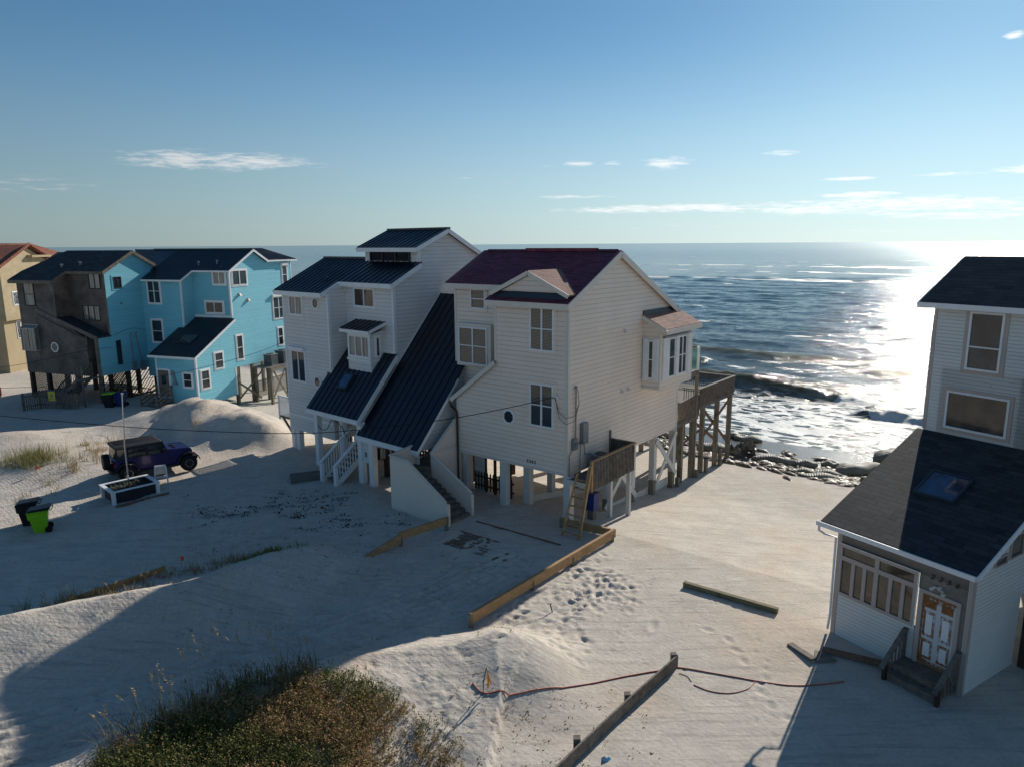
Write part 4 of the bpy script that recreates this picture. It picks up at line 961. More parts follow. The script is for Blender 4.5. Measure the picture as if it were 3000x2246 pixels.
# ================================================================== blue duplex: right half
DO = (-23.92, 53.53)
D = house('blue_house', 'sky blue three storey house with dark ribbed metal roof beside the dune mound', 'house', DO, 20.0)
KD = .54
def dz(y): return 11.74 - KD * abs(y - 7.06)
mb = MB()
mb.prism([(0, -.3), (4.31, .10), (4.31, 6.05), (0, 3.68)], 'x', -3.95, 0)
mb.prism([(4.3, 2.32), (12.2, 2.32), (12.2, 10.7), (8.8, 10.66), (7.06, 11.6), (4.3, dz(4.3) - .14)], 'x', -3.72, -.002)
mb.prism([(3.0, 1.4), (11.5, 1.4), (11.5, 9.2), (7.06, 11.6), (3.0, dz(3.0) - .14)], 'x', -7.9, -3.722)
mb.build('wall', M['teal'], D)
rf = MB()
rf.slab([(-7.5, 2.72, dz(2.72)), (-3.45, 2.72, dz(2.72)), (-3.45, 4.02, dz(4.02)), (-7.5, 4.02, dz(4.02))], .09)
rf.slab([(-7.7, 4.02, dz(4.02)), (.28, 4.02, dz(4.02)), (.28, 7.06, 11.74), (-10.2, 7.06, 11.74)], .09)
rf.slab([(-10.2, 7.06, 11.74), (.28, 7.06, 11.74), (.28, 8.8, 10.8), (-10.2, 8.8, 10.8)], .09)
rf.slab([(.28, 8.8, 10.82), (.28, 12.75, 10.82), (-1.9, 10.6, 11.80), (-1.9, 7.3, 11.80)], .09)
rf.slab([(.28, 12.75, 10.82), (-4.0, 12.75, 10.82), (-4.0, 10.6, 11.80), (-1.9, 10.6, 11.80)], .09)
rf.slab([(-4.3, -.30, 3.80), (.28, -.30, 3.80), (.28, 4.28, 6.28), (-3.75, 4.28, 6.28), (-3.75, 2.98, 5.57), (-4.3, 2.98, 5.57)], .09)
seams(rf, (-7.45, 2.72, dz(2.72)), (-3.5, 2.72, dz(2.72)), (-7.45, 7.06, 11.75), (-3.5, 7.06, 11.75), .26, .025, .03)
seams(rf, (-3.3, 4.02, dz(4.02)), (.26, 4.02, dz(4.02)), (-3.3, 7.06, 11.75), (.26, 7.06, 11.75), .26, .025, .03)
seams(rf, (.28, 8.9, 10.83), (.28, 12.6, 10.83), (-1.8, 8.9, 11.77), (-1.8, 10.7, 11.77), .26, .025, .03)
seams(rf, (-4.25, -.30, 3.81), (.26, -.30, 3.81), (-4.25 + .5, 4.28, 6.29), (.26, 4.28, 6.29), .26, .018, .02)
rf.box(-10.2, .3, 6.94, 7.18, 11.68, 11.80)
roof = rf.build('roof', M['navy2'], D)
for x_, y_ in ((-3.3, 4.7), (-1.6, 4.9)): MB().tube([(x_, y_, dz(y_) - .05), (x_, y_, dz(y_) + .28)], .06, 8).tube([(x_, y_, dz(y_) + .24), (x_, y_, dz(y_) + .32)], .10, 8).build('vent_pipe', M['galv'], roof)
fb = MB()
fb.box(-7.5, -3.42, 2.67, 2.72, dz(2.72) - .16, dz(2.72) - .02); fb.box(-3.42, .3, 3.97, 4.02, dz(4.02) - .16, dz(4.02) - .02); fb.beam((-3.43, 2.68, dz(2.68) - .1), (-3.43, 4.0, dz(4.0) - .1), .05, .14)
fb.beam((.30, 3.98, dz(3.98) - .1), (.30, 7.06, 11.64), .05, .17); fb.beam((.30, 7.06, 11.64), (.30, 8.82, 10.70), .05, .17); fb.box(.26, .31, 8.82, 12.78, 10.66, 10.79)
fb.box(-4.34, .30, -.35, -.30, 3.62, 3.79); fb.beam((.30, -.34, 3.70), (.30, 4.28, 6.19), .05, .17); fb.box(-3.7, 0.0, 4.24, 4.29, 6.34, 6.50)
fb.build('fascia', M['white'], D)
cb_ = MB()
for a in ((-.12, .015, -.018, 0, .0, 3.6), (0, .018, -.018, .12, 0, 3.65), (-3.96, -3.84, -.018, 0, 0, 3.6), (-.12, .015, 4.28, 4.3, 6.4, 10.1), (0, .018, 4.28, 4.42, 6.4, 10.15), (-3.80, -3.66, 2.98, 3.0, 5.75, 9.45), (-3.735, -3.70, 2.98, 3.1, 5.75, 9.5), (0, .018, 4.18, 4.31, .1, 2.3), (0, .018, 12.1, 12.2, 2.4, 10.6)): cb_.box(*a)
cb_.build('corner_board', M['taupe'] if 0 else M['white'], D)
skylight(D, (-2.9, 1.1, 3.80 + KD * 1.4 + .02), (1, 0, 0), (0, 1, KD), (0, -KD, 1), 1.5, 1.15, 'glass_green' if 0 else 'glass', .07)
window(D, 'f', 3.0, -7.15, -5.85, 7.46, 9.43, 2, 2, 'white', .10, 'glass')
window(D, 'f', 3.0, -7.10, -5.98, 4.28, 6.12, 1, 2, 'white', .10, 'glass')
window(D, 'f', 4.3, -1.60, -.38, 8.98, 10.10, 2, 1, 'white', .10, 'glass_curt')
window(D, 'f', 4.3, -2.55, -.80, 6.68, 7.58, 2, 1, 'white', .12, 'glass')
window(D, 'f', 0, -1.32, -.46, 1.42, 2.52, 1, 2, 'white', .09, 'glass')
window(D, 'r', 0, 4.62, 6.32, 8.88, 10.08, 2, 1, 'white', .12, 'glass_blind2')
window(D, 'r', 0, .42, 1.30, 1.22, 2.66, 1, 2, 'white', .10, 'glass_blind2')
window(D, 'r', 0, 1.98, 2.90, 2.52, 3.80, 1, 2, 'white', .10, 'glass_blind2')
window(D, 'r', 0, 4.55, 5.28, 2.86, 4.86, 1, 2, 'white', .10, 'glass_blind2')
window(D, 'r', 0, 9.80, 10.5, 3.35, 4.92, 1, 2, 'white', .09, 'glass')
window(D, 'r', 0, 9.4, 10.9, 5.72, 7.62, 2, 2, 'white', .09, 'glass_blind2', cap=.2)
window(D, 'r', 0, 10.9, 11.6, 8.68, 10.3, 1, 2, 'white', .09, 'glass_blind2', cap=.2)
vent(D, 'r', 0, 5.32, 8.13, 'taupe', .12, .2); vent(D, 'r', 0, 6.30, 7.63, 'taupe', .12, .2)
dr_ = MB().box(-3.78, -2.68, -.03, .0, .55, 2.62).build('door', M['gray_wood'], D)
MB().box(-3.45, -3.0, -.045, -.03, 1.55, 2.2).build('pane', M['glass'], dr_); MB().box(-3.9, -3.78, -.07, 0, .5, 2.74).box(-2.68, -2.56, -.07, 0, .5, 2.74).box(-3.78, -2.68, -.07, 0, 2.62, 2.76).build('door_frame', M['white'], dr_)
ent = MB()
for i in range(3): ent.box(-3.9, -2.5, -1.6 + i * .45, -1.1 + i * .45, -.1 + i * .18, .08 + i * .18)
en = ent.build('front_steps', M['deck_wood'], D)
for x_ in (-3.95, -2.45):
    q = MB(); q.box(x_ - .05, x_ + .05, -1.75, -1.65, -.2, .85); q.box(x_ - .05, x_ + .05, -.2, -.1, 0, 1.5); q.beam((x_, -1.75, .85), (x_, -.1, 1.5), .1, .06); q.beam((x_, -1.7, .5), (x_, -.1, 1.15), .03, .14); q.beam((x_, -1.7, .2), (x_, -.1, .85), .03, .14)
    q.build('handrail', M['gray_wood'], en)
q = MB(); q.beam((-2.25, -.05, 2.55), (-2.1, -.05, 1.75), .22, .05, (0, 1, 0)); q.box(-2.38, -2.12, -.1, -.02, 2.2, 2.6); q.box(-2.3, -1.9, -.12, -.02, 1.55, 1.75); q.build('outdoor_shower', M['galv'], D)
q = MB()
for y_ in (4.45, 6.35, 8.35): q.box(-.25, -.02, y_ - .12, y_ + .12, -1.6, 2.35)
q.build('piling', M['post_wood'], D)
for y_ in (4.45, 6.3, 8.6, 11.9):
    for x_ in (-3.6, -7.4): MB().box(x_ - .12, x_ + .12, y_ - .12, y_ + .12, -1.8, 2.4).build('piling', M['post_wood'], D)
pt = MB()
for i in range(11): pt.box(.02, 1.9, 6.2 + i * .42, 6.58 + i * .42, 1.98, 2.04)
ac_plat = pt.build('side_platform', M['deck_wood'], D)
MB().box(1.86, 1.92, 6.2, 10.8, 1.74, 1.97).build('rim_board', M['post_wood'], ac_plat)
for x_, y_ in ((1.75, 6.35), (1.75, 8.45), (1.75, 10.6), (.2, 6.35)): MB().box(x_ - .1, x_ + .1, y_ - .1, y_ + .1, -1.9, 1.98).build('post', M['post_wood'], ac_plat)
q = MB()
for a, b in (((.0, 4.5, 1.0), (.6, 6.4, -.6)), ((0, 4.5, -.3), (.9, 6.4, 1.8)), ((1.8, 6.5, -.5), (1.8, 8.3, 1.9)), ((1.8, 8.5, -.5), (1.8, 10.5, 1.9)), ((1.8, 8.3, -.7), (1.8, 6.5, 1.9)), ((1.8, 8.6, 1.9), (1.8, 10.5, -.3))): q.beam(a, b, .16, .05, (1, 0, 0))
q.build('brace', M['post_wood'], ac_plat)
q = MB(); rail_fill(q, (.2, 6.6, 0), (.2, 11.5, 0), -.6, .75, .12, .035); q.box(.15, .25, 6.5, 11.6, .75, .8); rail_fill(q, (0.2, 10.8, 2.0), (1.9, 10.8, 2.0), 0, 1.0, .12, .03); q.box(.1, 2.0, 10.75, 10.85, 3.0, 3.05); q.build('baluster', M['deck_wood'], ac_plat)
# meters where the two halves meet
mt = MB().box(-7.86 + .0, -7.70, 1.4, 1.7, 2.3, 3.0)
# ================================================================== blue duplex: left half in weathered cedar
Eh = house('weathered_house', 'weathered brown cedar house with black shingle roof and sky blue side wall', 'house', DO, 20.0)
def ez(y): return 11.71 - .53 * abs(y - 2.22)
mb = MB()
mb.prism([(-.4, 2.15), (10.0, 2.15), (10.0, 7.4), (2.22, 11.6), (-.4, ez(-.4) - .13)], 'x', -7.95, -7.8)
mb.prism([(-1.65, 2.15), (-.4, 2.15), (-.4, 5.16), (-1.65, 5.06)], 'x', -7.95, -7.8)
mb.build('side_wall', M['teal2'], Eh)
mb = MB()
mb.prism([(-.4, 2.2), (8.0, 2.2), (8.0, 8.5), (2.22, 11.58), (-.4, ez(-.4) - .14)], 'x', -11.8, -7.951)
mb.build('wall', M['brown'], Eh)
mb = MB()
mb.prism([(-1.65, 2.1), (8.0, 2.1), (8.0, 8.5), (2.22, 11.58), (-1.65, ez(-1.65) - .14)], 'x', -15.7, -11.75)
mb.prism([(-11.75, 2.1), (-8.9, 2.1), (-8.9, 5.05), (-11.75, 6.35)], 'y', -1.649, -.35)
mb.build('diagonal_wall', M['brownd'], Eh)
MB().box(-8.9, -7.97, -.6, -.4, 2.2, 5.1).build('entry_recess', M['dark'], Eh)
MB().box(-8.06, -7.79, -1.68, -1.55, .2, 5.1).box(-9.0, -8.88, -1.68, -1.6, 2.2, 5.2).build('entry_post', M['gray_wood'], Eh)
rf = MB()
rf.slab([(-16.2, -1.97, ez(-1.97)), (-11.5, -1.97, ez(-1.97)), (-11.5, -.72, ez(-.72)), (-16.2, -.72, ez(-.72))], .1)
rf.slab([(-16.2, -.72, ez(-.72)), (-7.55, -.72, ez(-.72)), (-7.55, 2.22, 11.71), (-14.6, 2.22, 11.71)], .1)
rf.slab([(-16.2, -1.97, ez(-1.97)), (-16.2, -.72, ez(-.72)), (-14.6, 2.22, 11.71), (-16.2, 6.0, 9.7)], .1)
rf.slab([(-14.6, 2.22, 11.71), (-7.55, 2.22, 11.71), (-7.55, 4.6, ez(4.6)), (-16.2, 6.0, 9.7)], .1)
roof = rf.build('roof', M['blackshingle'], Eh)
MB().add([(-11.75, -1.72, 6.62), (-11.75, -.4, 6.62), (-7.72, -.4, 5.20), (-7.72, -1.72, 5.20), (-11.75, -1.72, 6.52), (-11.75, -.4, 6.52), (-7.72, -.4, 5.10), (-7.72, -1.72, 5.10)], [(0, 1, 2, 3), (7, 6, 5, 4), (0, 3, 7, 4), (1, 5, 6, 2), (0, 4, 5, 1), (3, 2, 6, 7)]).build('entry_roof', M['sideshingle'], Eh)
for x_, y_ in ((-12.4, -.2), (-10.8, .15)): MB().tube([(x_, y_, ez(y_) - .05), (x_, y_, ez(y_) + .2)], .05, 8).tube([(x_, y_, ez(y_) + .16), (x_, y_, ez(y_) + .26)], .11, 8).build('vent_pipe', M['galv'], roof)
fb = MB()
fb.box(-16.2, -11.48, -2.02, -1.97, ez(-1.97) - .28, ez(-1.97) - .02); fb.box(-11.5, -7.5, -.77, -.72, ez(-.72) - .22, ez(-.72) - .02); fb.beam((-11.48, -2.0, ez(-2.0) - .14), (-11.48, -.74, ez(-.74) - .14), .05, .2)
fb.beam((-7.53, -.76, ez(-.76) - .12), (-7.53, 2.22, 11.58), .05, .24); fb.beam((-7.53, 2.22, 11.58), (-7.53, 4.6, ez(4.6) - .12), .05, .24)
fb.beam((-13.9, -1.70, 7.15), (-7.74, -1.70, 5.08), .06, .30); fb.beam((-13.9, -1.72, 6.75), (-9.0, -1.72, 4.95), .04, .12)
for a in ((-15.72, -15.58, -1.67, -1.65, 2.1, 9.4), (-11.87, -11.73, -1.67, -1.65, 6.7, 9.4), (-7.96, -7.79, -.42, -.40, 5.3, 10.1), (-14.1, -14.0, -1.67, -1.65, 2.1, 7.2)): fb.box(*a)
fb.build('trim_board', M['gray_wood'], Eh)
window(Eh, 'f', -1.65, -15.02, -13.85, 7.44, 9.30, 1, 2, None, .1, 'glass_curt', fr='dark')
gbx = MB().prism([(-1.65, 4.0), (-1.65, 5.92), (-2.05, 5.65), (-2.05, 4.0)], 'x', -15.40, -13.92).build('garden_window', M['glass_curt'], Eh)
q = MB()
for x_ in (-15.43, -14.68, -13.95): q.box(x_, x_ + .06, -2.09, -2.04, 3.95, 5.68)
q.box(-15.45, -13.87, -2.10, -1.65, 3.92, 4.0); q.box(-15.45, -13.87, -2.10, -2.04, 5.62, 5.72); q.beam((-13.9, -2.07, 5.68), (-13.9, -1.65, 5.95), .06, .06); q.beam((-15.42, -2.07, 5.68), (-15.42, -1.65, 5.95), .06, .06); q.box(-15.45, -13.87, -1.72, -1.65, 5.92, 6.0)
q.build('frame', M['taupe'], gbx)
octagon(Eh, 'f', -1.65, -12.35, 4.24, .42, pane='glass_blind2')
window(Eh, 'f', -.4, -9.42, -8.24, 8.77, 9.98, 2, 1, None, .1, 'glass_curt', fr='dark')
window(Eh, 'f', -.4, -10.40, -8.60, 6.30, 7.50, 3, 1, 'gray_wood', .06, 'glass_curt', fr='dark')
window(Eh, 'r', -7.8, .36, 1.10, 8.78, 9.68, 2, 1, 'teal2', .14, 'glass', fr='dark')
window(Eh, 'r', -7.8, .0, .42, 2.80, 4.72, 1, 2, None, .1, 'glass', fr='dark')
vent(Eh, 'r', -7.8, .9, 7.6, 'galv', .08, .1)
eb = MB(); eb.box(-7.8, -7.6, 1.3, 1.6, 2.1, 2.85); eb.box(-7.8, -7.58, 2.1, 2.5, 2.0, 2.8); eb.build('meter_box', M['galv'], Eh)
eb = MB(); eb.tube([(-7.72, 1.42, 2.8), (-7.72, 1.35, 5.1), (-7.6, 1.3, 5.2)], .04, 6); eb.tube([(-7.7, 2.25, 2.8), (-7.72, 2.1, 3.6), (-7.72, 1.9, 5.1), (-7.55, 1.85, 5.2)], .04, 6); eb.tube([(-7.6, 1.3, 5.2), (-7.5, 1.5, 4.85), (-7.55, 1.85, 5.15)], .015, 5)
eb.build('service_mast', M['galv'], Eh)
for x_, y_ in ((-15.5, -1.5), (-13.6, -1.5), (-11.7, -1.4), (-8.0, -1.5), (-8.0, 1.0), (-8.0, 3.8), (-11.7, 2.5), (-15.5, 2.5), (-13.5, 2.5), (-10, 3.8)): MB().box(x_ - .14, x_ + .14, y_ - .14, y_ + .14, -.6, 2.2).build('piling', M['dark_wood'], Eh)
q = MB(); latt(q, -15.3, -13.7, .0, 2.1, -1.45, .17, .05); latt(q, -13.45, -11.8, 0, 2.1, -1.45, .17, .05); latt(q, -11.5, -9.6, 0, 2.1, 2.4, .2, .06); q.build('lattice', M['dark_wood'], Eh)
q = MB()
for y0 in (-1.3, 1.1):
    P0 = MB(); s = -2.0
    for k in range(14):
        a = max(y0, y0 + k * .34 - 2.1); b = min(y0 + 2.2, y0 + k * .34)
        if b - a > .1: q.beam((-7.86, a, max(.02, 2.15 - (y0 + k * .34 - a))), (-7.86, b, 2.15 - (y0 + k * .34 - b)), .012, .06, (0, 0, 1)); q.beam((-7.88, a, .02 + (y0 + k * .34 - b) * 0 + .0), (-7.88, b, .02 + (b - a)), .012, .06, (0, 0, 1))
q.box(-7.9, -7.84, -1.4, 3.4, .0, .14); q.build('side_lattice', M['dark_wood'], Eh)
stp = MB()
for i in range(10): stp.box(-10.9 + i * .24, -10.55 + i * .24, -3.1, -1.95, .1 + i * .2, .15 + i * .2)
es = stp.build('staircase', M['gray_wood'], Eh)
for y_ in (-3.15, -1.9):
    q = MB(); q.beam((-11.1, y_, 1.0), (-8.3, y_, 3.25), .10, .07); q.beam((-11.0, y_, .1), (-8.4, y_, 2.2), .05, .24)
    for i in range(15): q.box(-10.95 + i * .185, -10.91 + i * .185, y_ - .02, y_ + .02, .2 + i * .147, 1.08 + i * .147)
    q.build('balustrade', M['gray_wood'], es)
MB().box(-8.5, -7.9, -3.2, -1.7, 2.05, 2.15).box(-8.0, -7.9, -3.2, -3.1, -.2, 3.2).build('landing', M['gray_wood'], es)

# rear wing roof glimpsed between the two blue roofs
MB().slab([(-12.6, 7.4, 10.7), (-10.9, 7.4, 10.7), (-10.25, 9.3, 11.74), (-14.9, 9.3, 11.74)], .1).slab([(-14.9, 9.3, 11.74), (-10.25, 9.3, 11.74), (-10.25, 12, 10.3), (-14.9, 12, 10.3)], .1).build('rear_roof', M['brownshingle'], Eh)
MB().prism([(7.6, 2.2), (11.8, 2.2), (11.8, 10.3), (9.3, 11.6), (7.6, 10.65)], 'x', -14.6, -10.4).build('rear_wall', M['teal2'], Eh)

# ================================================================== white house 2356 on the right
A = house('white_house', 'white vinyl sided house with charcoal shingle roofs and rusty front door, numbered 2356', 'house', (12.01, 17.31), 58.0)
def az_(y): return 3.68 + .45 * (y + .25)
def at_(y): return 10.10 + .55 * (y - 4.3)
mb = MB()
mb.prism([(0, -.3), (2.82, -.3), (2.82, az_(2.82) - .1), (0, az_(0) - .1)], 'x', -.12, 0)
mb.prism([(2.6, 2.2), (12, 2.2), (12, 7.0), (8, 8), (4.6, 8.0), (4.6, az_(4.6) - .1), (2.6, az_(2.6) - .1)], 'x', -3.7, -.13)
mb.box(-.1, 5.0, 2.82, 9, 2.25, 9.0)
mb.prism([(4.6, 2.2), (13.0, 2.2), (13.0, 8.5), (6.84, 11.40), (4.6, at_(4.6) - .12)], 'x', -4.10, 5.0)
mb.build('wall', M['vinyl'], A)
MB().box(-3.87, -1.38, 0, .12, -.3, 1.36).box(-.10, 0, .0, .1, -.3, .9).build('front_wall', M['vinyl'], A)
MB().prism([(0, -.3), (4.7, -.3), (4.7, az_(4.7) - .1), (0, az_(0) - .1)], 'x', -3.87, -3.75).build('left_wall', M['vinyl'], A)
MB().box(-3.87, -1.38, .002, .10, 3.02, 3.48).box(-1.38, 0, .002, .10, 2.58, 3.48).box(-.27, 0, .002, .10, .9, 2.58).build('board_cladding', M['grayboard'], A)
rf = MB().slab([(-4.30, -.34, az_(-.34)), (.20, -.34, az_(-.34)), (.20, 4.6, az_(4.6)), (-4.30, 4.6, az_(4.6))], .1)
low = rf.build('low_roof', M['blackshingle45'], A)
up = MB().slab([(-4.48, 4.3, 10.10), (5.3, 4.3, 10.10), (5.3, 6.84, at_(6.84)), (-4.48, 6.84, at_(6.84))], .1)
up.slab([(-4.48, 6.84, at_(6.84)), (5.3, 6.84, at_(6.84)), (5.3, 13.4, 8.0), (-4.48, 13.4, 8.0)], .1)
up.build('roof', M['blackshingle'], A)
MB().box(-4.52, 5.3, 4.25, 4.3, 9.90, 10.07).beam((-4.50, 4.26, 9.97), (-4.50, 6.84, 11.37), .05, .17).beam((-4.50, 6.84, 11.37), (-4.50, 13.4, 7.88), .05, .17).build('upper_fascia', M['white'], A)
gt = MB().box(-4.36, .22, -.47, -.45, az_(-.34) - .13, az_(-.34) + .01).box(-4.36, .22, -.45, -.34, az_(-.34) - .13, az_(-.34) - .11).box(-4.36, -4.34, -.47, -.34, az_(-.34) - .13, az_(-.34) + .01).box(.20, .22, -.47, -.34, az_(-.34) - .13, az_(-.34) + .01)
gt.box(-4.3, .2, -.36, -.34, az_(-.34) - .16, az_(-.34) - .02); gt.build('gutter', M['white'], A)
MB().tube([(-4.28, -.42, 3.5), (-4.28, -.42, 3.36), (-4.22, -.2, 3.2), (-3.95, -.02, 3.15), (-3.93, -.03, .6), (-3.96, -.06, .1)], .04, 6).build('downspout', M['white'], A)
MB().beam((.22, -.34, az_(-.34) - .07), (.22, 2.9, az_(2.9) - .07), .04, .15).build('rake_board', M['white'], A)
cb_ = MB()
for a in ((-3.89, -3.76, -.02, .0, -.3, 3.45), (-.10, .015, -.02, 0, -.3, 3.45), (0, .02, -.02, .10, -.3, 3.45), (-4.12, -4.02, 4.58, 4.6, 5.9, 9.9), (-4.13, -4.10, 4.58, 4.68, 5.9, 9.9)): cb_.box(*a)
cb_.build('corner_board', M['taupe'], A)
window(A, 'f', 4.6, -3.02, -2.03, 8.04, 9.86, 1, 2, 'taupe', .12, 'glass', midh=.40)
window(A, 'f', 4.6, -3.46, -1.62, 6.08, 7.30, 1, 1, 'taupe', .10, 'glass_brown')
# front window bank: two transoms over six narrow lights
fbk = MB(); x0, x1, z0, z1 = -3.78, -1.40, 1.38, 3.03
fbk.box(x0, x1, -.05, 0, z1 - .10, z1); fbk.box(x0, x1, -.06, 0, z0, z0 + .10); fbk.box(x0, x1, -.052, 0, 2.52, 2.66)
for xx, w_, zt in ((x0, .10, 0), (x1 - .10, .10, 0), (-2.65, .13, 0)): fbk.box(xx, xx + w_, -.055, 0, z0 + .1, z1 - .1)
for xx in (-3.36, -3.00, -2.21, -1.84): fbk.box(xx, xx + .11, -.05, 0, z0 + .1, 2.52)
bank = fbk.build('window', M['taupe'], A)
MB().box(x0 + .05, x1 - .05, -.012, .0, z0 + .05, z1 - .05).build('pane', M['glass_brown'], bank)
MB().box(x0 - .03, x1 + .03, -.066, -.05, z1, z1 + .02).box(x1, x1 + .025, -.066, -.05, z0, z1).build('drip_edge', M['white'], bank)
m_door, t = newmat('rusted_white_door'); c = objc(t); sp = t.n('ShaderNodeSeparateXYZ', {0: c})
nr = t.noise(c, 7.0, 6, .7, 1.0); ns = t.noise(t.n('ShaderNodeVectorMath', {0: c, 1: (16, 1, 3)}, operation='MULTIPLY').outputs[0], 1.0, 4, .6)
top = t.smooth(sp.outputs[2], 2.0, 2.5)
lft = t.smooth(sp.outputs[0], -1.06, -1.22, 0, .34); bot = t.smooth(sp.outputs[2], .72, .52, 0, .3)
edg = t.n('ShaderNodeAttribute', attribute_name='rust').outputs[2]
q_ = t.math('ADD', t.math('ADD', t.math('MULTIPLY', nr, .5), t.math('MULTIPLY', ns, .3)), t.math('ADD', t.math('ADD', t.math('MULTIPLY', top, .36), lft), t.math('ADD', bot, t.math('MULTIPLY', edg, .27))))
col = t.mix(t.smooth(q_, .60, .72), (.60, .61, .62), t.ramp(nr, .35, .6, (.10, .035, .012), (.34, .13, .035)))
finish(m_door, t, col, .5, bump(t, nr, .002, .4), 0, .4)
dr = MB().box(-1.22, -.34, -.02, .03, .50, 2.50)
dob = dr.build('door', m_door, A)
pn = MB()
for xc in (-1.0, -.56):
    for a, b in ((.62, 1.18), (1.28, 2.02), (2.12, 2.36)):
        pn.box(xc - .15, xc + .15, -.032, -.019, a, b)
pno = pn.build('door_panel', m_door, dob)
at = pno.data.attributes.new('rust', 'FLOAT', 'POINT'); at.data.foreach_set('value', [1.0] * len(pno.data.vertices))
pi_ = MB()
for xc in (-1.0, -.56):
    for a, b in ((.70, 1.10), (1.36, 1.94)): pi_.box(xc - .09, xc + .09, -.042, -.031, a, b)
pi_.build('raised_panel', M['white'], dob)
MB().tube([(-1.15, -.02, 1.36), (-1.15, -.09, 1.36)], .03, 8).tube([(-1.15, -.02, 1.5), (-1.15, -.05, 1.5)], .03, 8).build('handle', M['galv'], dob)
MB().box(-1.34, -1.22, -.05, .0, .40, 2.60).box(-.34, -.24, -.05, 0, .40, 2.60).box(-1.22, -.34, -.05, 0, 2.50, 2.60).build('door_frame', M['taupe'], dob)
for i, ch in enumerate('2356'): opaque_text(A, ch, .20, (lambda i: lambda u, d, z: (-1.10 + i * .215 + u, -.022 - d, 2.97 - .0 * i + z))(i), M['bronze'], italic=.25)
fl = MB().tube([(-.82, -.0, 2.78), (-.82, -.06, 2.78)], .06, 10); fl.tube([(-.82, -.06, 2.78), (-.92, -.12, 2.82)], .02, 6); fl.tube([(-.82, -.06, 2.78), (-.72, -.12, 2.76)], .02, 6)
fl.tube([(-.90, -.10, 2.82), (-1.0, -.17, 2.72)], [.03, .06], 8); fl.tube([(-.72, -.10, 2.78), (-.64, -.19, 2.70)], [.03, .06], 8); fl.build('flood_light', M['cream'], A)
window(A, 'r', 0, .92, 1.62, 3.46, 3.74, 1, 1, None, .1, 'glass_brown', fr='taupe', fw=.05); window(A, 'r', 0, 1.72, 2.5, 3.50, 4.20, 1, 1, None, .1, 'glass_brown', fr='taupe', fw=.05)
skylight(A, (-2.72, 1.72, az_(1.72) + .02), (1, 0, 0), (0, 1, .45), (0, -.45, 1), 1.18, 1.20, 'glass_blue', .10)
sp_ = MB().box(-1.55, -.15, -.62, -.02, .12, .40).box(-1.5, -.2, -.92, -.60, -.05, .20)
steps = sp_.build('front_steps', M['gray_wood'], A)
for x_ in (-1.58, -.14):
    MB().box(x_ - .05, x_ + .05, -1.0, -.88, -.3, .42).build('rail_post', M['dark_wood'], steps)
    q = MB(); q.beam((x_, -1.15, .38), (x_, -.12, 1.22), .13, .05); q.beam((x_, -.14, 1.22), (x_, .0, 1.24), .13, .05)
    for k in range(5): q.box(x_ - .02, x_ + .02, -.82 + k * .17, -.78 + k * .17, .15, .60 + k * .14)
    q.box(x_ - .045, x_ + .045, -.12, -.03, .1, 1.2); q.build('handrail', M['gray_wood'], steps)
for x_, y_ in ((.25, 2.95), (2.5, 3.0), (-3.9, 9), (-3.9, 12.8), (0, 9), (0, 12.8), (2.5, 9)): MB().box(x_ - .12, x_ + .12, y_ - .12, y_ + .12, -2.4, 2.3).build('piling', M['dark_wood'], A)
MB().box(.35, 3.5, 2.98, 3.05, .42, .60).box(.35, 3.5, 3.3, 3.36, -.2, 2.2).build('under_panel', M['dark_wood'], A)

# ================================================================== tan stucco house far left
T = house('tan_house', 'tan stucco house with terracotta tile roof beyond the weathered house', 'house', (-48.65, 67.44), 0.0)
mb = MB(); mb.box(-9, -.35, 1.6, 10.2, -.3, 5.2); mb.build('lower_wall', M['stucco2'], T)
mb = MB(); mb.prism([(1.55, 5.3), (10.5, 5.3), (10.5, 9.9), (5.73, 12.0), (1.55, 10.2)], 'x', -9, 0); mb.box(-9, -.9, 8.0, 14.6, 5.0, 10.6); mb.build('wall', M['stucco'], T)
MB().box(-9.05, .06, 1.48, 10.5, 5.02, 5.34).build('band', M['stucco2'], T)
rf = MB()
rf.slab([(-9.4, 1.1, 10.15), (.35, 1.1, 10.15), (.35, 5.73, 12.25), (-9.4, 5.73, 12.25)], .16); rf.slab([(-9.4, 5.73, 12.25), (.35, 5.73, 12.25), (.35, 8.6, 11.0), (-9.4, 10.6, 10.1)], .16)
roof = rf.build('roof', M['terracotta'], T)
rf = MB(); rf.slab([(-4.0, 6.2, 12.30), (-4.0, 12.4, 12.42), (.4, 16.2, 10.4), (.4, 8.2, 10.9)], .15); rf.slab([(-4.0, 12.4, 12.42), (-9, 12.4, 12.42), (-9, 16.2, 10.4), (.4, 16.2, 10.4)], .15); rf.build('hip_roof', M['terracotta'], T)
q = MB()
for k in range(16):
    y_ = 1.1 + k * .3; z_ = 10.2 + (y_ - 1.1) * .4535; q.tube([(.36, y_, z_), (.36, y_ + .27, z_ + .122)], [.13, .10], 8)
for k in range(10):
    y_ = 5.75 + k * .29; z_ = 12.3 - (y_ - 5.73) * .4355; q.tube([(.36, y_, z_), (.36, y_ + .27, z_ - .118)], [.13, .10], 8)
q.build('rake_tiles', M['terracotta'], roof)
window(T, 'r', 0, 2.86, 3.72, 6.45, 7.72, 1, 1, 'white', .06, 'glass'); window(T, 'r', -.35, 3.3, 3.9, 3.1, 4.85, 1, 1, None, .06, 'glass')
MB().box(-.9, .55, 5.7, 8.8, 11.0, 11.22).build('dormer_cornice', M['stucco2'], T)
MB().tube([(-.3, 6.7, 10.0), (-.3, 6.7, 11.0)], .16, 10).build('flue', M['galv'], T)

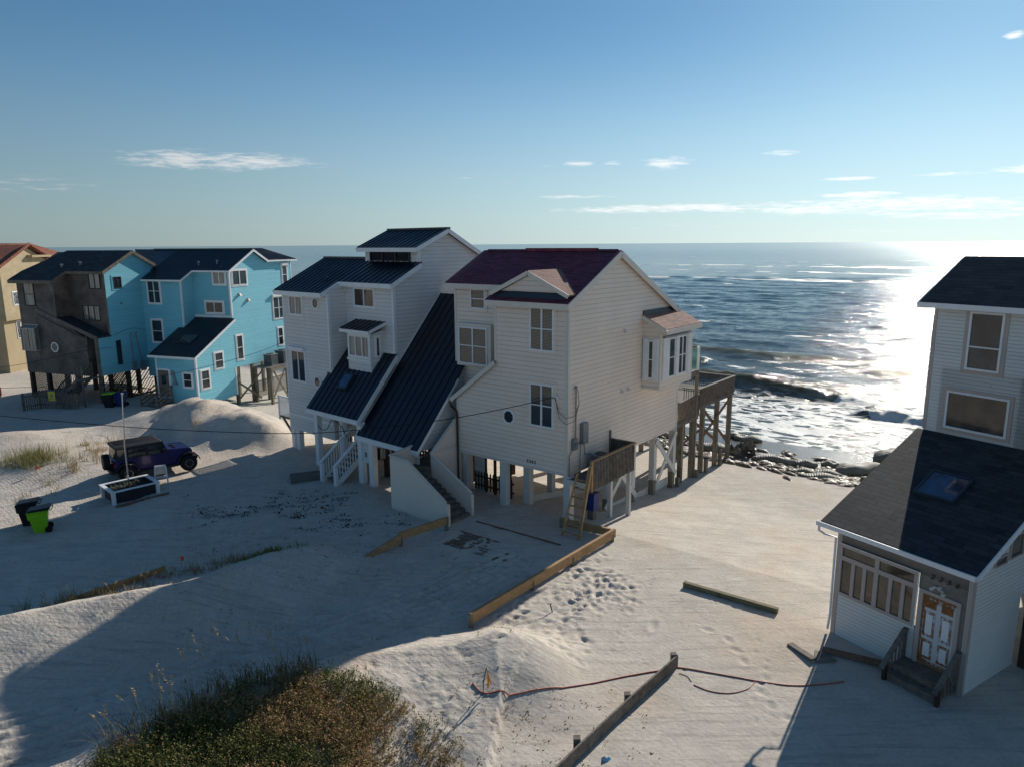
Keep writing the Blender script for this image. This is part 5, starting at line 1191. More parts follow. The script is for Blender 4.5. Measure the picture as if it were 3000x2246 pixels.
# ================================================================== vehicles and yard things
def stuff_lump(mb, x, y, z, r, n=6, flat=.5):
    vs = [(x, y, z + r * flat)]; a0 = random.random() * 6
    for k in range(n):
        rr = r * random.uniform(.6, 1.2); vs.append((x + rr * math.cos(a0 + 6.283 * k / n), y + rr * math.sin(a0 + 6.283 * k / n), z - r * .15))
    mb.add(vs, [(0, 1 + k, 1 + (k + 1) % n) for k in range(n)])
m_purple, t = newmat('purple_car_paint'); c = objc(t)
finish(m_purple, t, t.ramp(t.noise(c, 1.5, 4, .6), .3, .7, (.012, .008, .075), (.022, .013, .12)), .25, None, .25, .6, **{'Coat Weight': .6, 'Coat Roughness': .08})
M['purple'] = m_purple
M['rubber'] = paint('tyre_rubber', (.016, .016, .017), .85, .3, 10, .2)
M['softtop'] = paint('gray_hardtop', (.065, .060, .068), .7, .15, 6, .2)
M['matteblack'] = paint('matte_black_trim', (.014, .014, .015), .65, .2, 5, .3)
M['red_l'] = paint('tail_lamp_red', (.25, .01, .008), .3, .1)
M['amber'] = paint('amber_lamp', (.6, .16, .01), .3, .1)
M['chrome'] = paint('bright_metal', (.62, .62, .60), .25, .05, 3, .6, .9)
jx, jy = -19.75, 35.35; ja = RAD(40.9)
ox_, oy_ = jx - math.sin(ja) * .93, jy + math.cos(ja) * .93
J = thing('parked_car', 'dark purple four door off road vehicle with gray hard top parked on the sand', 'off-road car', (ox_, oy_, gz(jx, jy) - .02), ja)
J.rotation_euler = (0, RAD(.6), ja)
b = MB()                                  # body tub with sloping lower edge and open wheel arches
def side(y0, y1):
    pr = [(-.58, .62), (-.58, 1.14), (-.52, 1.18), (2.02, 1.20), (2.10, 1.24), (2.60, 1.27), (3.12, 1.22), (3.20, 1.10), (3.22, .78), (3.05, .80)]
    arcF = [(2.98 + .52 * math.cos(a), .42 + .50 * math.sin(a)) for a in [RAD(v) for v in (55, 80, 105, 130, 155, 178)]]
    arcR = [(.0 + .52 * math.cos(a), .42 + .50 * math.sin(a)) for a in [RAD(v) for v in (5, 35, 65, 95, 125, 150)]]
    return pr + arcF + [(2.3, .46), (.60, .46)] + arcR
b.prism(side(0, 0), 'y', -.78, .78)
b.build('body', M['purple'], J, bevel=.015)
h = MB().hexa([(2.02, -.70, 1.16), (3.22, -.60, 1.02), (3.22, .60, 1.02), (2.02, .70, 1.16), (2.02, -.68, 1.33), (3.18, -.55, 1.22), (3.18, .55, 1.22), (2.02, .68, 1.33)])
h.build('hood', M['purple'], J, bevel=.03)
MB().box(2.3, 2.5, -.3, -.12, 1.28, 1.335).box(2.3, 2.5, .12, .3, 1.28, 1.335).build('hood_louvre', M['matteblack'], J)
cab = MB(); cab.hexa([(-.50, -.77, 1.16), (1.98, -.77, 1.16), (1.98, .77, 1.16), (-.50, .77, 1.16), (-.44, -.70, 1.80), (1.72, -.70, 1.82), (1.72, .70, 1.82), (-.44, .70, 1.80)])
cab.build('cabin', M['matteblack'], J)
tp = MB().hexa([(-.55, -.77, 1.76), (1.76, -.77, 1.80), (1.76, .77, 1.80), (-.55, .77, 1.76), (-.52, -.66, 1.90), (1.70, -.66, 1.91), (1.70, .66, 1.91), (-.52, .66, 1.90)]).build('hard_top', M['softtop'], J, bevel=.03)
rb = MB()
for k in range(9): rb.box(-.45, 1.6, -.56 + k * .14 - .012, -.56 + k * .14 + .012, 1.90, 1.925)
rb.build('roof_rib', M['softtop'], tp)
fr = MB()
for s_ in (-1, 1):
    fr.beam((2.02, s_ * .775, 1.18), (1.74, s_ * .70, 1.83), .06, .06); fr.beam((.98, s_ * .785, 1.16), (.95, s_ * .715, 1.82), .12, .03, (1, 0, 0)); fr.beam((.02, s_ * .785, 1.16), (.02, s_ * .715, 1.80), .12, .03, (1, 0, 0))
    fr.box(1.02, 1.95, s_ * .78 - .02, s_ * .78 + .02, 1.14, 1.20)
fr.beam((1.76, -.7, 1.82), (1.76, .7, 1.82), .06, .05); fr.build('window_frame', M['purple'], J)
for s_ in (-1, 1):
    for a, e in ((1.06, 1.84), (.10, .90), (-.42, -.06)):
        MB().add([(a, s_ * .783, 1.24), (e, s_ * .783, 1.24), (e - (.16 if e > 1.5 else 0), s_ * .735, 1.72), (a, s_ * .735, 1.72)], [(0, 1, 2, 3)]).build('side_glass', M['glass'], J)
MB().add([(2.0, -.70, 1.26), (2.0, .70, 1.26), (1.775, .64, 1.76), (1.775, -.64, 1.76)], [(0, 1, 2, 3)]).build('windscreen', M['glass'], J)
MB().add([(-.505, -.62, 1.24), (-.505, .62, 1.24), (-.462, .58, 1.72), (-.462, -.58, 1.72)], [(0, 1, 2, 3)]).build('rear_glass', M['glass_brown'], J)
for s_ in (-1, 1):
    q = MB()
    for a0, cx in ((0, 2.98), (0, 0.0)):
        n = 7; pts = [(cx + .60 * math.cos(RAD(v)), .44 + .56 * math.sin(RAD(v))) for v in (10, 35, 62, 90, 118, 145, 170)]
        for p0, p1 in zip(pts, pts[1:]): q.hexa([(p0[0], s_ * .72, p0[1]), (p1[0], s_ * .72, p1[1]), (p1[0], s_ * .95, p1[1] - .01), (p0[0], s_ * .95, p0[1] - .01), (p0[0], s_ * .72, p0[1] + .05), (p1[0], s_ * .72, p1[1] + .05), (p1[0], s_ * .95, p1[1] + .04), (p0[0], s_ * .95, p0[1] + .04)])
    q.box(.62, 2.36, s_ * .80, s_ * .92, .42, .50)
    q.build('wheel_flare', M['matteblack'], J)
def wheel(par, x, y, z, r=.43, w_=.30, axis=(0, 1, 0), nm='wheel'):
    ax = Vector(axis); c0 = Vector((x, y, z))
    f = MB().tube([c0 - ax * w_ / 2, c0 - ax * w_ * .42, c0 + ax * w_ * .42, c0 + ax * w_ / 2], [r * .93, r, r, r * .93], 28).build(nm, M['rubber'], par, smooth=False)
    out = -1 if y < 0 else 1
    if abs(ax.x) > .5: out = -1
    MB().tube([c0 + ax * out * w_ * .50, c0 + ax * out * (w_ * .50 + .012)], [r * .60, r * .58], 24).build('rim', M['matteblack'], f)
    hb = MB()
    for k in range(12):
        a = 6.283 * k / 12; u = Vector((math.cos(a), 0, math.sin(a))) if abs(ax.y) > .5 else Vector((0, math.cos(a), math.sin(a)))
        p = c0 + u * r * .46 + ax * out * (w_ * .5 + .012); hb.tube([p, p + ax * out * .012], .028, 6)
    hb.build('rim_bolt', M['chrome'], f)
for x_, y_ in ((0, -.80), (2.98, -.80), (0, .80), (2.98, .80)): wheel(J, x_, y_, .43)
wheel(J, -.80, .05, 1.0, .41, .28, (1, 0, 0), 'spare_wheel')
MB().box(3.22, 3.50, -.72, .72, .56, .74).box(3.3, 3.56, -.3, .3, .58, .70).build('front_bumper', M['matteblack'], J, bevel=.02)
MB().box(-.78, -.58, -.80, .80, .50, .68).build('rear_bumper', M['matteblack'], J, bevel=.02)
MB().box(-.60, -.55, -.78, -.62, .78, 1.05).build('tail_lamp', M['red_l'], J); MB().box(-.60, -.55, .62, .78, .78, 1.05).build('tail_lamp', M['red_l'], J)
for s_ in (-1, 1): MB().tube([(3.20, s_ * .48, 1.0), (3.26, s_ * .48, 1.0)], .10, 12).build('headlight', M['chrome'], J)
MB().box(3.16, 3.34, -.90, -.80, .92, .97).build('side_lamp', M['amber'], J)
MB().box(1.72, 1.84, -1.02, -.84, 1.26, 1.44).beam((1.8, -.78, 1.22), (1.78, -.9, 1.3), .03, .03).build('wing_mirror', M['matteblack'], J); MB().box(1.72, 1.84, .84, 1.02, 1.26, 1.44).build('wing_mirror', M['matteblack'], J)
MB().box(.3, 2.9, -.5, .5, .30, .50).tube([(0, -.7, .43), (0, .7, .43)], .06).tube([(2.98, -.7, .43), (2.98, .7, .43)], .06).build('chassis', M['matteblack'], J)
MB().box(1.12, 1.24, -.80, -.785, 1.02, 1.05).box(.16, .28, -.80, -.785, 1.02, 1.05).build('door_handle', M['matteblack'], J)
q = MB()
for x_ in (.04, 1.00, 1.92): q.box(x_ - .006, x_ + .006, -.784, -.779, .52, 1.16)
q.build('door_seam', M['dark'], J)

# planter with white frame and flagpole
P = thing('planter', 'raised planter box with white corner posts and dark side panels', 'planter', (-18.75, 33.55, gz(-18.6, 33)), RAD(52.7))
# long axis along the car
P.rotation_euler = (0, 0, RAD(46))
L_, W_, H_ = 1.0, .78, .62
MB().box(-L_ + .05, L_ - .05, -W_ + .05, -W_ + .09, -.3, H_ - .05).box(-L_ + .05, L_ - .05, W_ - .09, W_ - .05, -.3, H_ - .05).box(-L_ + .05, -L_ + .09, -W_ + .05, W_ - .05, -.3, H_ - .05).box(L_ - .09, L_ - .05, -W_ + .05, W_ - .05, -.3, H_ - .05).build('side_panel', paint('dark_blue_panel', (.018, .022, .034), .6, .3), P)
for sx in (-1, 1):
    for sy in (-1, 1): MB().box(sx * L_ - .08, sx * L_ + .08, sy * W_ - .08, sy * W_ + .08, -.3, H_ - .04).build('corner_post', M['white'], P)
MB().box(-L_ - .12, L_ + .12, -W_ - .12, -W_ + .06, H_ - .04, H_).box(-L_ - .12, L_ + .12, W_ - .06, W_ + .12, H_ - .04, H_).box(-L_ - .12, -L_ + .06, -W_ + .06, W_ - .06, H_ - .04, H_).box(L_ - .06, L_ + .12, -W_ + .06, W_ - .06, H_ - .04, H_).build('cap', M['white'], P)
MB().box(-L_ + .09, L_ - .09, -W_ + .09, W_ - .09, 0, .42).build('soil', paint('dark_soil', (.03, .028, .024), .9, .4, 12), P)
q = MB()
for k in range(240):
    x_, y_ = random.uniform(-.85, .85), random.uniform(-.62, .62); h_ = random.uniform(.1, .28); a = random.random() * 6
    q.add([(x_, y_, .4), (x_ + .03, y_ + .03, .42), (x_ + .1 * math.cos(a), y_ + .1 * math.sin(a), .4 + h_)], [(0, 1, 2)])
q.build('plants', paint('dark_green_leaf', (.012, .035, .018), .6, .4), P)
fp = thing('flagpole', 'bare white flagpole leaning slightly out of the planter box', 'flagpole', (-18.9, 33.75, .5), 0)
MB().tube([(0, 0, -.3), (.0, .0, 2.0), (.10, .10, 4.55)], [.035, .033, .025], 8).build('pole', M['chrome'], fp); MB().tube([(.10, .10, 4.52), (.10, .10, 4.60)], [.05, .05], 10).build('finial', M['chrome'], fp); MB().tube([(0, -.04, .35), (0, -.04, .50)], .05, 8).build('collar', M['white'], fp)
sg = thing('folding_sign', 'small white folding sign standing behind the planter box', 'sign board', (-18.0, 35.15, gz(-18.0, 35.1)), RAD(28))
for s_ in (-1, 1):
    q = MB()
    for x_ in (-.30, .30): q.beam((x_, s_ * .32, -.05), (x_ * .8, s_ * .04, .95), .07, .05, (0, 1, 0))
    q.beam((-.25, s_ * .04, .95), (.25, s_ * .04, .95), .06, .08); q.beam((-.27, s_ * .2, .42), (.27, s_ * .2, .42), .05, .07)
    q.build('frame', M['white'] if s_ < 0 else M['gray_wood'], sg)
MB().hexa([(-.22, .19, .44), (.22, .19, .44), (.22, .20, .44), (-.22, .20, .44), (-.2, .06, .90), (.2, .06, .90), (.2, .07, .90), (-.2, .07, .90)]).build('board', M['cream'], sg)
tag(MB().beam((-18.6, 31.9, gz(-18.6, 31.9) + .04), (-16.9, 33.6, gz(-16.9, 33.6) + .05), .14, .06).build('loose_board', M['rust_wood']), 'reddish loose board lying in front of the planter box', 'board')

# wheelie bins
def bin_(x, y, rz_, body, lid, label, lean=0.0, open_lid=False):
    t_ = thing('wheelie_bin', label, 'wheelie bin', (x, y, gz(x, y) - .02), rz_, 'wheelie bins', lean)
    b_ = MB(); b_.hexa([(-.24, -.24, 0), (.22, -.24, 0), (.22, .24, 0), (-.24, .24, 0), (-.40, -.33, .98), (.34, -.33, .98), (.34, .33, .98), (-.40, .33, .98)])
    b_.hexa([(-.43, -.36, .93), (.36, -.36, .93), (.36, .36, .93), (-.43, .36, .93), (-.45, -.37, 1.0), (.37, -.37, 1.0), (.37, .37, 1.0), (-.45, .37, 1.0)])
    b_.hexa([(-.40, -.345, .66), (.10, -.345, .78), (.10, .345, .78), (-.40, .345, .66), (-.425, -.365, .92), (.30, -.365, .92), (.30, .365, .92), (-.425, .365, .92)])
    b_.build('body', M[body], t_, bevel=.012)
    l = MB().hexa([(-.46, -.38, 1.0), (.44, -.38, 1.04), (.44, .38, 1.04), (-.46, .38, 1.0), (-.34, -.30, 1.08), (.42, -.32, 1.13), (.42, .32, 1.13), (-.34, .30, 1.08)])
    l.build('lid', M[lid], t_, bevel=.02)
    for s_ in (-1, 1): MB().tube([(.30, s_ * .26, .14), (.30, s_ * .34, .14)], .14, 16).build('wheel', M['rubber'], t_)
    MB().tube([(.40, -.3, .98), (.50, -.3, 1.02), (.50, .3, 1.02), (.40, .3, .98)], .02, 6).build('handle', M[body], t_)
    return t_
bin_(-20.45, 29.35, RAD(28), 'lime', 'black', 'bright lime green wheelie bin with dark lid on the sand')
bin_(-21.35, 30.0, RAD(26), 'black', 'black', 'black wheelie bin standing behind the lime green one')
bin_(-30.55, 53.1, RAD(10), 'black', 'lime', 'black wheelie bin with lime lid beside the weathered house')
bin_(-29.85, 53.5, RAD(5), 'blue', 'blue', 'deep blue wheelie bin behind the lime lidded one')

# air conditioners
def acu(x, y, z, rz_, s, label):
    t_ = thing('air_conditioner', label, 'air conditioner', (x, y, z), rz_, 'air conditioning units')
    MB().box(-s * .5, s * .5, -s * .5, s * .5, 0, .06).build('base', M['galv'], t_)
    q = MB().box(-s * .44, s * .44, -s * .44, s * .44, .06, s * 1.02)
    q.build('core', M['dark'], t_)
    q = MB()
    for k in range(15):
        u = -s * .46 + s * .92 * k / 14
        for sy in (-1, 1): q.box(u - .012, u + .012, sy * s * .45 - .012, sy * s * .45 + .012, .05, s * 1.03); q.box(sy * s * .45 - .012, sy * s * .45 + .012, u - .012, u + .012, .05, s * 1.03)
    q.build('grille', M['acgray'], t_)
    MB().box(-s * .5, s * .5, -s * .5, s * .5, s * 1.03, s * 1.10).build('top', M['galv'], t_); MB().tube([(0, 0, s * 1.10), (0, 0, s * 1.125)], [s * .40, s * .38], 20).build('fan_grille', M['dark'], t_)
    return t_
def dl(par, x, y): return lw(par, x, y)
a_ = dl(D, .95, 7.45); acu(a_[0], a_[1], 2.06, RAD(-20), .86, 'gray air conditioner on the timber platform, nearer of the two')
a_ = dl(D, 1.0, 9.0); acu(a_[0], a_[1], 2.06, RAD(-20), .98, 'larger gray air conditioner on the timber platform, farther of the two')
a_ = dl(B, .62, 1.75); acu(a_[0], a_[1], 2.10, RAD(-38.5), .72, 'gray air conditioner on the railed platform of the beige house')

# ladder leaning on the service platform
ld_ = thing('wooden_ladder', 'new pine ladder leaning on the service platform of the beige house', 'ladder', (B.location.x, B.location.y, 0), RAD(-38.5))
for x_, xt in ((.50, .62), (1.32, 1.20)): MB().beam((x_, -1.12, -.1), (xt, -.12, 2.35 + (.5 if x_ > 1 else .12)), .05, .13, (1, 0, 0) if 0 else (0, -1, .45)).build('ladder_rail', M['new_wood'], ld_)
for k in range(7):
    t_ = .09 + k * .135; y_ = -1.12 + t_ * 1.0; z_ = -.1 + t_ * 2.6; MB().box(.50 + .12 * t_, 1.32 - .1 * t_, y_ - .05, y_ + .05, z_ - .015, z_ + .02).build('rung', M['new_wood'], ld_)
MB().beam((1.38, -1.12, -.1), (1.30, -.1, 2.9), .05, .10, (0, -1, .4)).build('side_prop', M['new_wood'], ld_)
wx, wy = lw(B, .35, 1.5)
bb = thing('blue_bin', 'royal blue bin half hidden behind the pine ladder', 'bin', (wx, wy, gz(wx, wy)), RAD(-38.5))
MB().hexa([(-.2, -.2, .45), (.2, -.2, .45), (.2, .2, .45), (-.2, .2, .45), (-.25, -.24, 1.25), (.25, -.24, 1.25), (.25, .24, 1.25), (-.25, .24, 1.25)]).build('body', M['blue'], bb); MB().box(-.15, .15, -.15, .15, -.2, .45).build('stand', M['gray_wood'], bb)

# timber barriers
def barrier(name, label, pts, z0, z1, th, m, posts, pm='post_wood', cap=True, group=None):
    t_ = thing(name, label, 'timber barrier', (pts[0][0], pts[0][1], 0), 0, group); ox, oy = pts[0][0], pts[0][1]
    for (x0, y0), (x1, y1) in zip(pts, pts[1:]):
        g0, g1 = gz(x0, y0), gz(x1, y1)
        a = Vector((x0 - ox, y0 - oy, g0 + (z0 + z1) / 2)); b_ = Vector((x1 - ox, y1 - oy, g1 + (z0 + z1) / 2))
        MB().beam(a, b_, th, z1 - z0).build('board', M[m], t_)
    for x_, y_, h_ in posts: MB().box(x_ - ox - .08, x_ - ox + .08, y_ - oy - .08, y_ - oy + .08, gz(x_, y_) - .4, gz(x_, y_) + h_).build('post', M[pm], t_)
    return t_
m_pineL, t = newmat('new_pine_long'); c = objc(t); rotv = t.n('ShaderNodeMapping', {0: c, 2: (0, 0, RAD(-50.8)), 3: (.5, 9, 9)}).outputs[0]
n1 = t.noise(rotv, 1.0, 5, .65, 1.0); finish(m_pineL, t, t.mix(t.smooth(t.noise(c, .8, 4, .6), .5, .8), t.ramp(n1, .3, .7, (.30, .17, .08), (.50, .32, .16)), (.22, .13, .07)), .7, bump(t, n1, .003, .6), 0, .25); M['pineL'] = m_pineL
barrier('timber_barrier', 'long new pine barrier running across the sand from the ladder', [(-1.40, 21.0), (4.20, 27.95)], .12, .48, .13, 'pineL', [(-1.36, 21.05, .44), (.66, 23.56, .30), (2.25, 25.5, .30), (4.08, 27.8, .30)])
barrier('timber_barrier', 'short new pine barrier joining the long one below the ladder', [(4.05, 28.1), (2.05, 29.35)], .10, .42, .12, 'pineL', [(2.1, 29.3, .38)])
barrier('timber_barrier', 'new pine barrier ending beside the foot of the beige stairs', [(-4.6, 27.15), (-2.78, 29.0)], .28, .60, .12, 'pineL', [(-4.55, 27.25, .52), (-2.85, 28.95, .56)])
bl_ = thing('timber_barrier', 'sloping pine barrier tapering down into the dune sand', 'timber barrier', (-5.9, 26.1, 0), 0)
MB().hexa([(.0, .0, .02), (.1, -.06, .02), (1.40, 1.02, .2), (1.30, 1.10, .2), (0, .0, .10), (.1, -.06, .10), (1.40, 1.02, .60), (1.30, 1.10, .60)]).build('board', M['pineL'], bl_)
barrier('timber_barrier', 'weathered gray barrier of stacked boards beside the orange hose', [(.75, 14.0), (1.6, 15.1), (3.0, 16.8), (4.72, 18.78)], .02, .38, .05, 'gray_wood', [(1.50, 15.22, .42), (3.0, 17.0, .38), (4.62, 18.82, .41)], 'gray_wood')
tag(MB().beam((6.08, 23.72, .10), (8.72, 21.78, .09), .16, .18).build('loose_timber', wood('mossy_old_timber', (.12, .10, .055), (.26, .22, .13), axis=None)), 'old square timber lying alone on the sunlit sand', 'timber')
tag(MB().beam((9.25, 19.55, .06), (10.95, 18.55, .10), .24, .06).build('loose_board', M['rust_wood']), 'long brown plank lying before the front steps of the white house', 'board')
bp = thing('broken_panel', 'broken weathered board panel half buried near the white house', 'broken panel', (8.75, 18.95, 0), 0)
MB().beam((-.36, .92, .04), (.0, .02, .08), .20, .07).build('board', M['gray_wood'], bp); MB().hexa([(0, -.02, .02), (.66, .0, .02), (.55, .45, 0), (.28, .62, 0), (0, -.02, .07), (.66, 0, .07), (.55, .45, .03), (.28, .62, .03)]).build('panel', M['deck_wood'], bp)
pa = thing('pallet', 'low slatted timber pallet lying beside the white entry stair', 'pallet', (-10.7, 36.1, gz(-10.7, 36.1)), RAD(20))
for k in range(8): MB().box(-.95, .85, -.62 + k * .17, -.50 + k * .17, .10, .13).build('slat', M['deck_wood'], pa)
MB().box(-.95, -.85, -.65, .75, 0, .10).box(.75, .85, -.65, .75, 0, .10).box(-.05, .05, -.65, .75, 0, .1).build('bearer', M['rust_wood'], pa)
bk = thing('boardwalk', 'sand covered boardwalk planks half buried before the beige stairs', 'boardwalk', (-.8, 27.3, 0), RAD(-36))
for k in range(9):
    x0 = -2.0 + random.uniform(-.2, .6); x1 = 1.5 + random.uniform(-1.3, .3)
    MB().box(x0, x1, -1.0 + k * .17, -.87 + k * .17, -.05, -.012 + .03 * random.random()).build('plank', M['rust_wood'] if k % 3 else M['deck_wood'], bk)
MB().box(-2.2, 2.2, 1.60, 1.64, -.05, .06).build('edge_board', M['rust_wood'], bk)
tag(MB().beam((-15.3, 22.55, .12), (-13.1, 25.2, .12), .06, .22).build('retaining_board', M['new_wood']), 'low brown retaining board behind the grassy sand berm', 'board')

# survey flag, stake, hose, litter
sf = thing('survey_flag', 'orange cloth flag on a dark stake in the near dune', 'flag', (-.81, 16.82, gz(-.81, 16.82)), 0)
MB().tube([(0, 0, -.1), (.02, .0, .35), (.10, .0, .74)], .013, 6).build('stake', M['cable'], sf)
q = MB(); q.add([(.10, .0, .73), (.13, .02, .62), (.19, .03, .40), (.22, .01, .27), (.17, .03, .33), (.15, .02, .13), (.11, .0, .14), (.12, .03, .36), (.11, .01, .55)], [(0, 1, 8), (1, 2, 7, 8), (2, 3, 4), (2, 4, 7), (7, 4, 5, 6)])
fo = q.build('cloth', M['orange'], sf); fo.modifiers.new('thickness', 'SOLIDIFY').thickness = .006
tag(MB().tube([(1.32, 21.9, -.1), (1.22, 21.93, .30)], .02, 6).tube([(1.22, 21.93, .30), (1.12, 21.9, .32), (1.28, 21.97, .29)], .012, 5).build('wooden_stake', M['dark_wood']), 'short dark stake in the sunlit sand beside the long pine barrier', 'stake')
def ropepts(pts, r=.0): return [(x, y, gz(x, y) + r) for x, y in pts]
def densify(pts, k=6):
    out = []
    P_ = [pts[0]] + list(pts) + [pts[-1]]
    for i in range(1, len(P_) - 2):
        for j in range(k):
            t_ = j / k; a, b_, c_, d_ = P_[i - 1], P_[i], P_[i + 1], P_[i + 2]
            out.append(tuple(.5 * ((2 * b_[m]) + (-a[m] + c_[m]) * t_ + (2 * a[m] - 5 * b_[m] + 4 * c_[m] - d_[m]) * t_ * t_ + (-a[m] + 3 * b_[m] - 3 * c_[m] + d_[m]) * t_ ** 3) for m in range(2)))
    out.append(pts[-1]); return out
M['hose'] = paint('orange_red_hose', (.38, .085, .035), .5, .15)
tag(MB().tube(ropepts(densify([(-1.1, 17.2), (-.86, 16.85), (-.5, 16.8), (.31, 17.05), (1.34, 17.5), (2.83, 18.2), (4.26, 18.6), (4.75, 18.72), (5.75, 18.4), (6.71, 18.08), (7.59, 17.87), (8.46, 17.9), (9.19, 18.02)]), .018), .018, 6).build('garden_hose', M['hose']), 'long orange red hose lying across the sand from the survey flag', 'hose')
tag(MB().tube(ropepts(densify([(6.72, 18.02), (6.39, 17.68), (5.87, 17.5), (5.34, 17.6), (4.98, 17.9)]), .014), .012, 6).build('garden_hose', M['hose']), 'short loop of thin reddish hose beside the long one', 'hose')
tag(MB().tube(ropepts(densify([(4.70, 18.45), (4.90, 18.3), (4.95, 18.05)]), .012), .009, 5).build('thin_cord', M['rust_wood']), 'thin brown cord hanging off the end of the gray barrier', 'cord')
q = MB(); stuff_lump(q, 2.14, 14.97, .03, .09, 7, .9); stuff_lump(q, 2.24, 15.0, .02, .06, 6, .9)
tag(q.build('litter', paint('pale_blue_plastic', (.22, .48, .62), .4, .1)), 'crumpled pale blue plastic litter on the sunlit sand', 'litter')
for x_, y_, lb_ in ((-24.64, 35.6, 'tiny orange marker flag in the left dune grass'), (-12.66, 25.55, 'tiny orange marker flag among the grass on the berm')):
    u_ = thing('marker_flag', lb_, 'marker flag', (x_, y_, gz(x_, y_)), 0, 'utility marker flags'); MB().tube([(0, 0, -.1), (0, 0, .42)], .006, 5).build('wire', M['cable'], u_)
    MB().box(0, .12, -.004, .004, .24, .42).build('cloth', paint('marker_orange', (.85, .12, .02), .6), u_)

# little slat fence in front of the weathered house, with a yellow notice
fz = thing('slat_fence', 'dark slatted fence in front of the weathered house stairs', 'fence', (0, 0, 0), 0)
pts = [(-36.5, 52.2), (-35.9, 53.2), (-34.0, 53.0), (-32.6, 52.4)]
q = MB()
for (x0, y0), (x1, y1) in zip(pts, pts[1:]):
    L = math.hypot(x1 - x0, y1 - y0); n = int(L / .14)
    for k in range(n):
        x_, y_ = x0 + (x1 - x0) * k / n, y0 + (y1 - y0) * k / n; q.box(x_ - .035, x_ + .035, y_ - .012, y_ + .012, -.1, 1.25 + .05 * math.sin(k * 2.1))
q.build('slat', M['gray_wood'], fz)
for (x0, y0), (x1, y1) in zip(pts, pts[1:]): MB().beam((x0, y0 + .03, 1.05), (x1, y1 + .03, 1.05), .04, .09).build('rail', M['gray_wood'], fz); MB().beam((x0, y0 + .03, .3), (x1, y1 + .03, .3), .04, .09).build('rail', M['gray_wood'], fz)
for x_, y_ in pts: MB().box(x_ - .06, x_ + .06, y_ + .05, y_ + .17, -.2, 1.35).build('post', M['gray_wood'], fz)
ns = thing('notice_sign', 'yellow notice with a blue top band on the dark slat fence', 'sign', (-34.75, 52.98, .62), RAD(-6))
MB().box(-.28, .28, -.02, .0, 0, .86).build('board', paint('notice_yellow', (.62, .52, .06), .5, .05), ns); MB().box(-.28, .28, -.025, -.021, .74, .86).build('band', paint('band_blue', (.02, .05, .16), .5), ns)
q = MB(); q.tube([(0, -.021, .42), (0, -.026, .42)], .11, 12); q.build('emblem', paint('emblem_gray', (.25, .20, .22), .6), ns)
q = MB()
for k in range(4): q.box(-.18, .16 - .05 * (k % 2), -.024, -.021, .10 + k * .05, .115 + k * .05)
q.build('small_print', M['gray_wood'], ns)

# red slatted chair glimpsed at the far left
ch = thing('red_chair', 'dark red slatted beach chair at the left edge', 'chair', (-42.3, 57.5, 0), RAD(30))
q = MB()
for k in range(5): q.beam((-.28 + k * .14, .35, .35), (-.28 + k * .14, .62, 1.35), .10, .02, (0, -1, .3))
q.build('backrest', paint('dark_red_paint', (.16, .012, .012), .5), ch); MB().box(-.3, .3, -.3, .4, .38, .42).build('seat', bpy.data.materials['dark_red_paint'], ch)
for sx in (-.38, .3): MB().box(sx, sx + .08, -.3, -.2, 0, .65).box(sx, sx + .08, .35, .45, 0, .65).box(sx - .03, sx + .11, -.35, .5, .65, .68).build('arm', bpy.data.materials['dark_red_paint'], ch)

# overhead cables
def cable(label, pts, r=.014):
    P_ = []
    for i in range(len(pts) - 1):
        a, b_ = Vector(pts[i]), Vector(pts[i + 1])
        for k in range(6): P_.append(a.lerp(b_, k / 6))
    P_.append(Vector(pts[-1]))
    for it in range(6): P_ = [P_[0]] + [(P_[i - 1] + P_[i] * 2 + P_[i + 1]) / 4 for i in range(1, len(P_) - 1)] + [P_[-1]]
    return tag(MB().tube(P_, r, 5).build('power_cable', M['cable']), label, 'cable', 'overhead service cables')
cable('long black cable sagging past the gray house to the beige wall', [(-34, 30, 6.6), (-28, 30, 5.6), (-22.0, 30, 4.92), (-20.56, 30, 4.76), (-15.47, 30, 4.27), (-9.6, 30, 4.02), (-7.38, 30, 4.12), (-4.42, 30, 4.42), (-2.21, 30, 4.72), (-.01, 30, 5.15), (1.80, 29.90, 5.58)], .017)
cable('black cable running up to the porch of the weathered house', [(-40, 47, 3.6), (-34.0, 47, 4.17), (-32.1, 47, 4.45), (-29.36, 48, 5.05), (-27.6, 49, 5.2)], .014)
cable('low black cable crossing in front of the blue house', [(-42, 48, 2.6), (-34.9, 48, 2.58), (-30.3, 48, 2.72), (-25.57, 48, 3.04), (-21.8, 48, 3.73), (-18.95, 48, 4.41), (-16.6, 48, 5.10), (-14.4, 48, 6.1)], .014)
cable('short black cable rising to the mast on the sky blue side wall', [(-30.4, 54.5, 5.36), (-29.4, 55.2, 5.9), (-29.2, 56.9, 5.5)], .016)

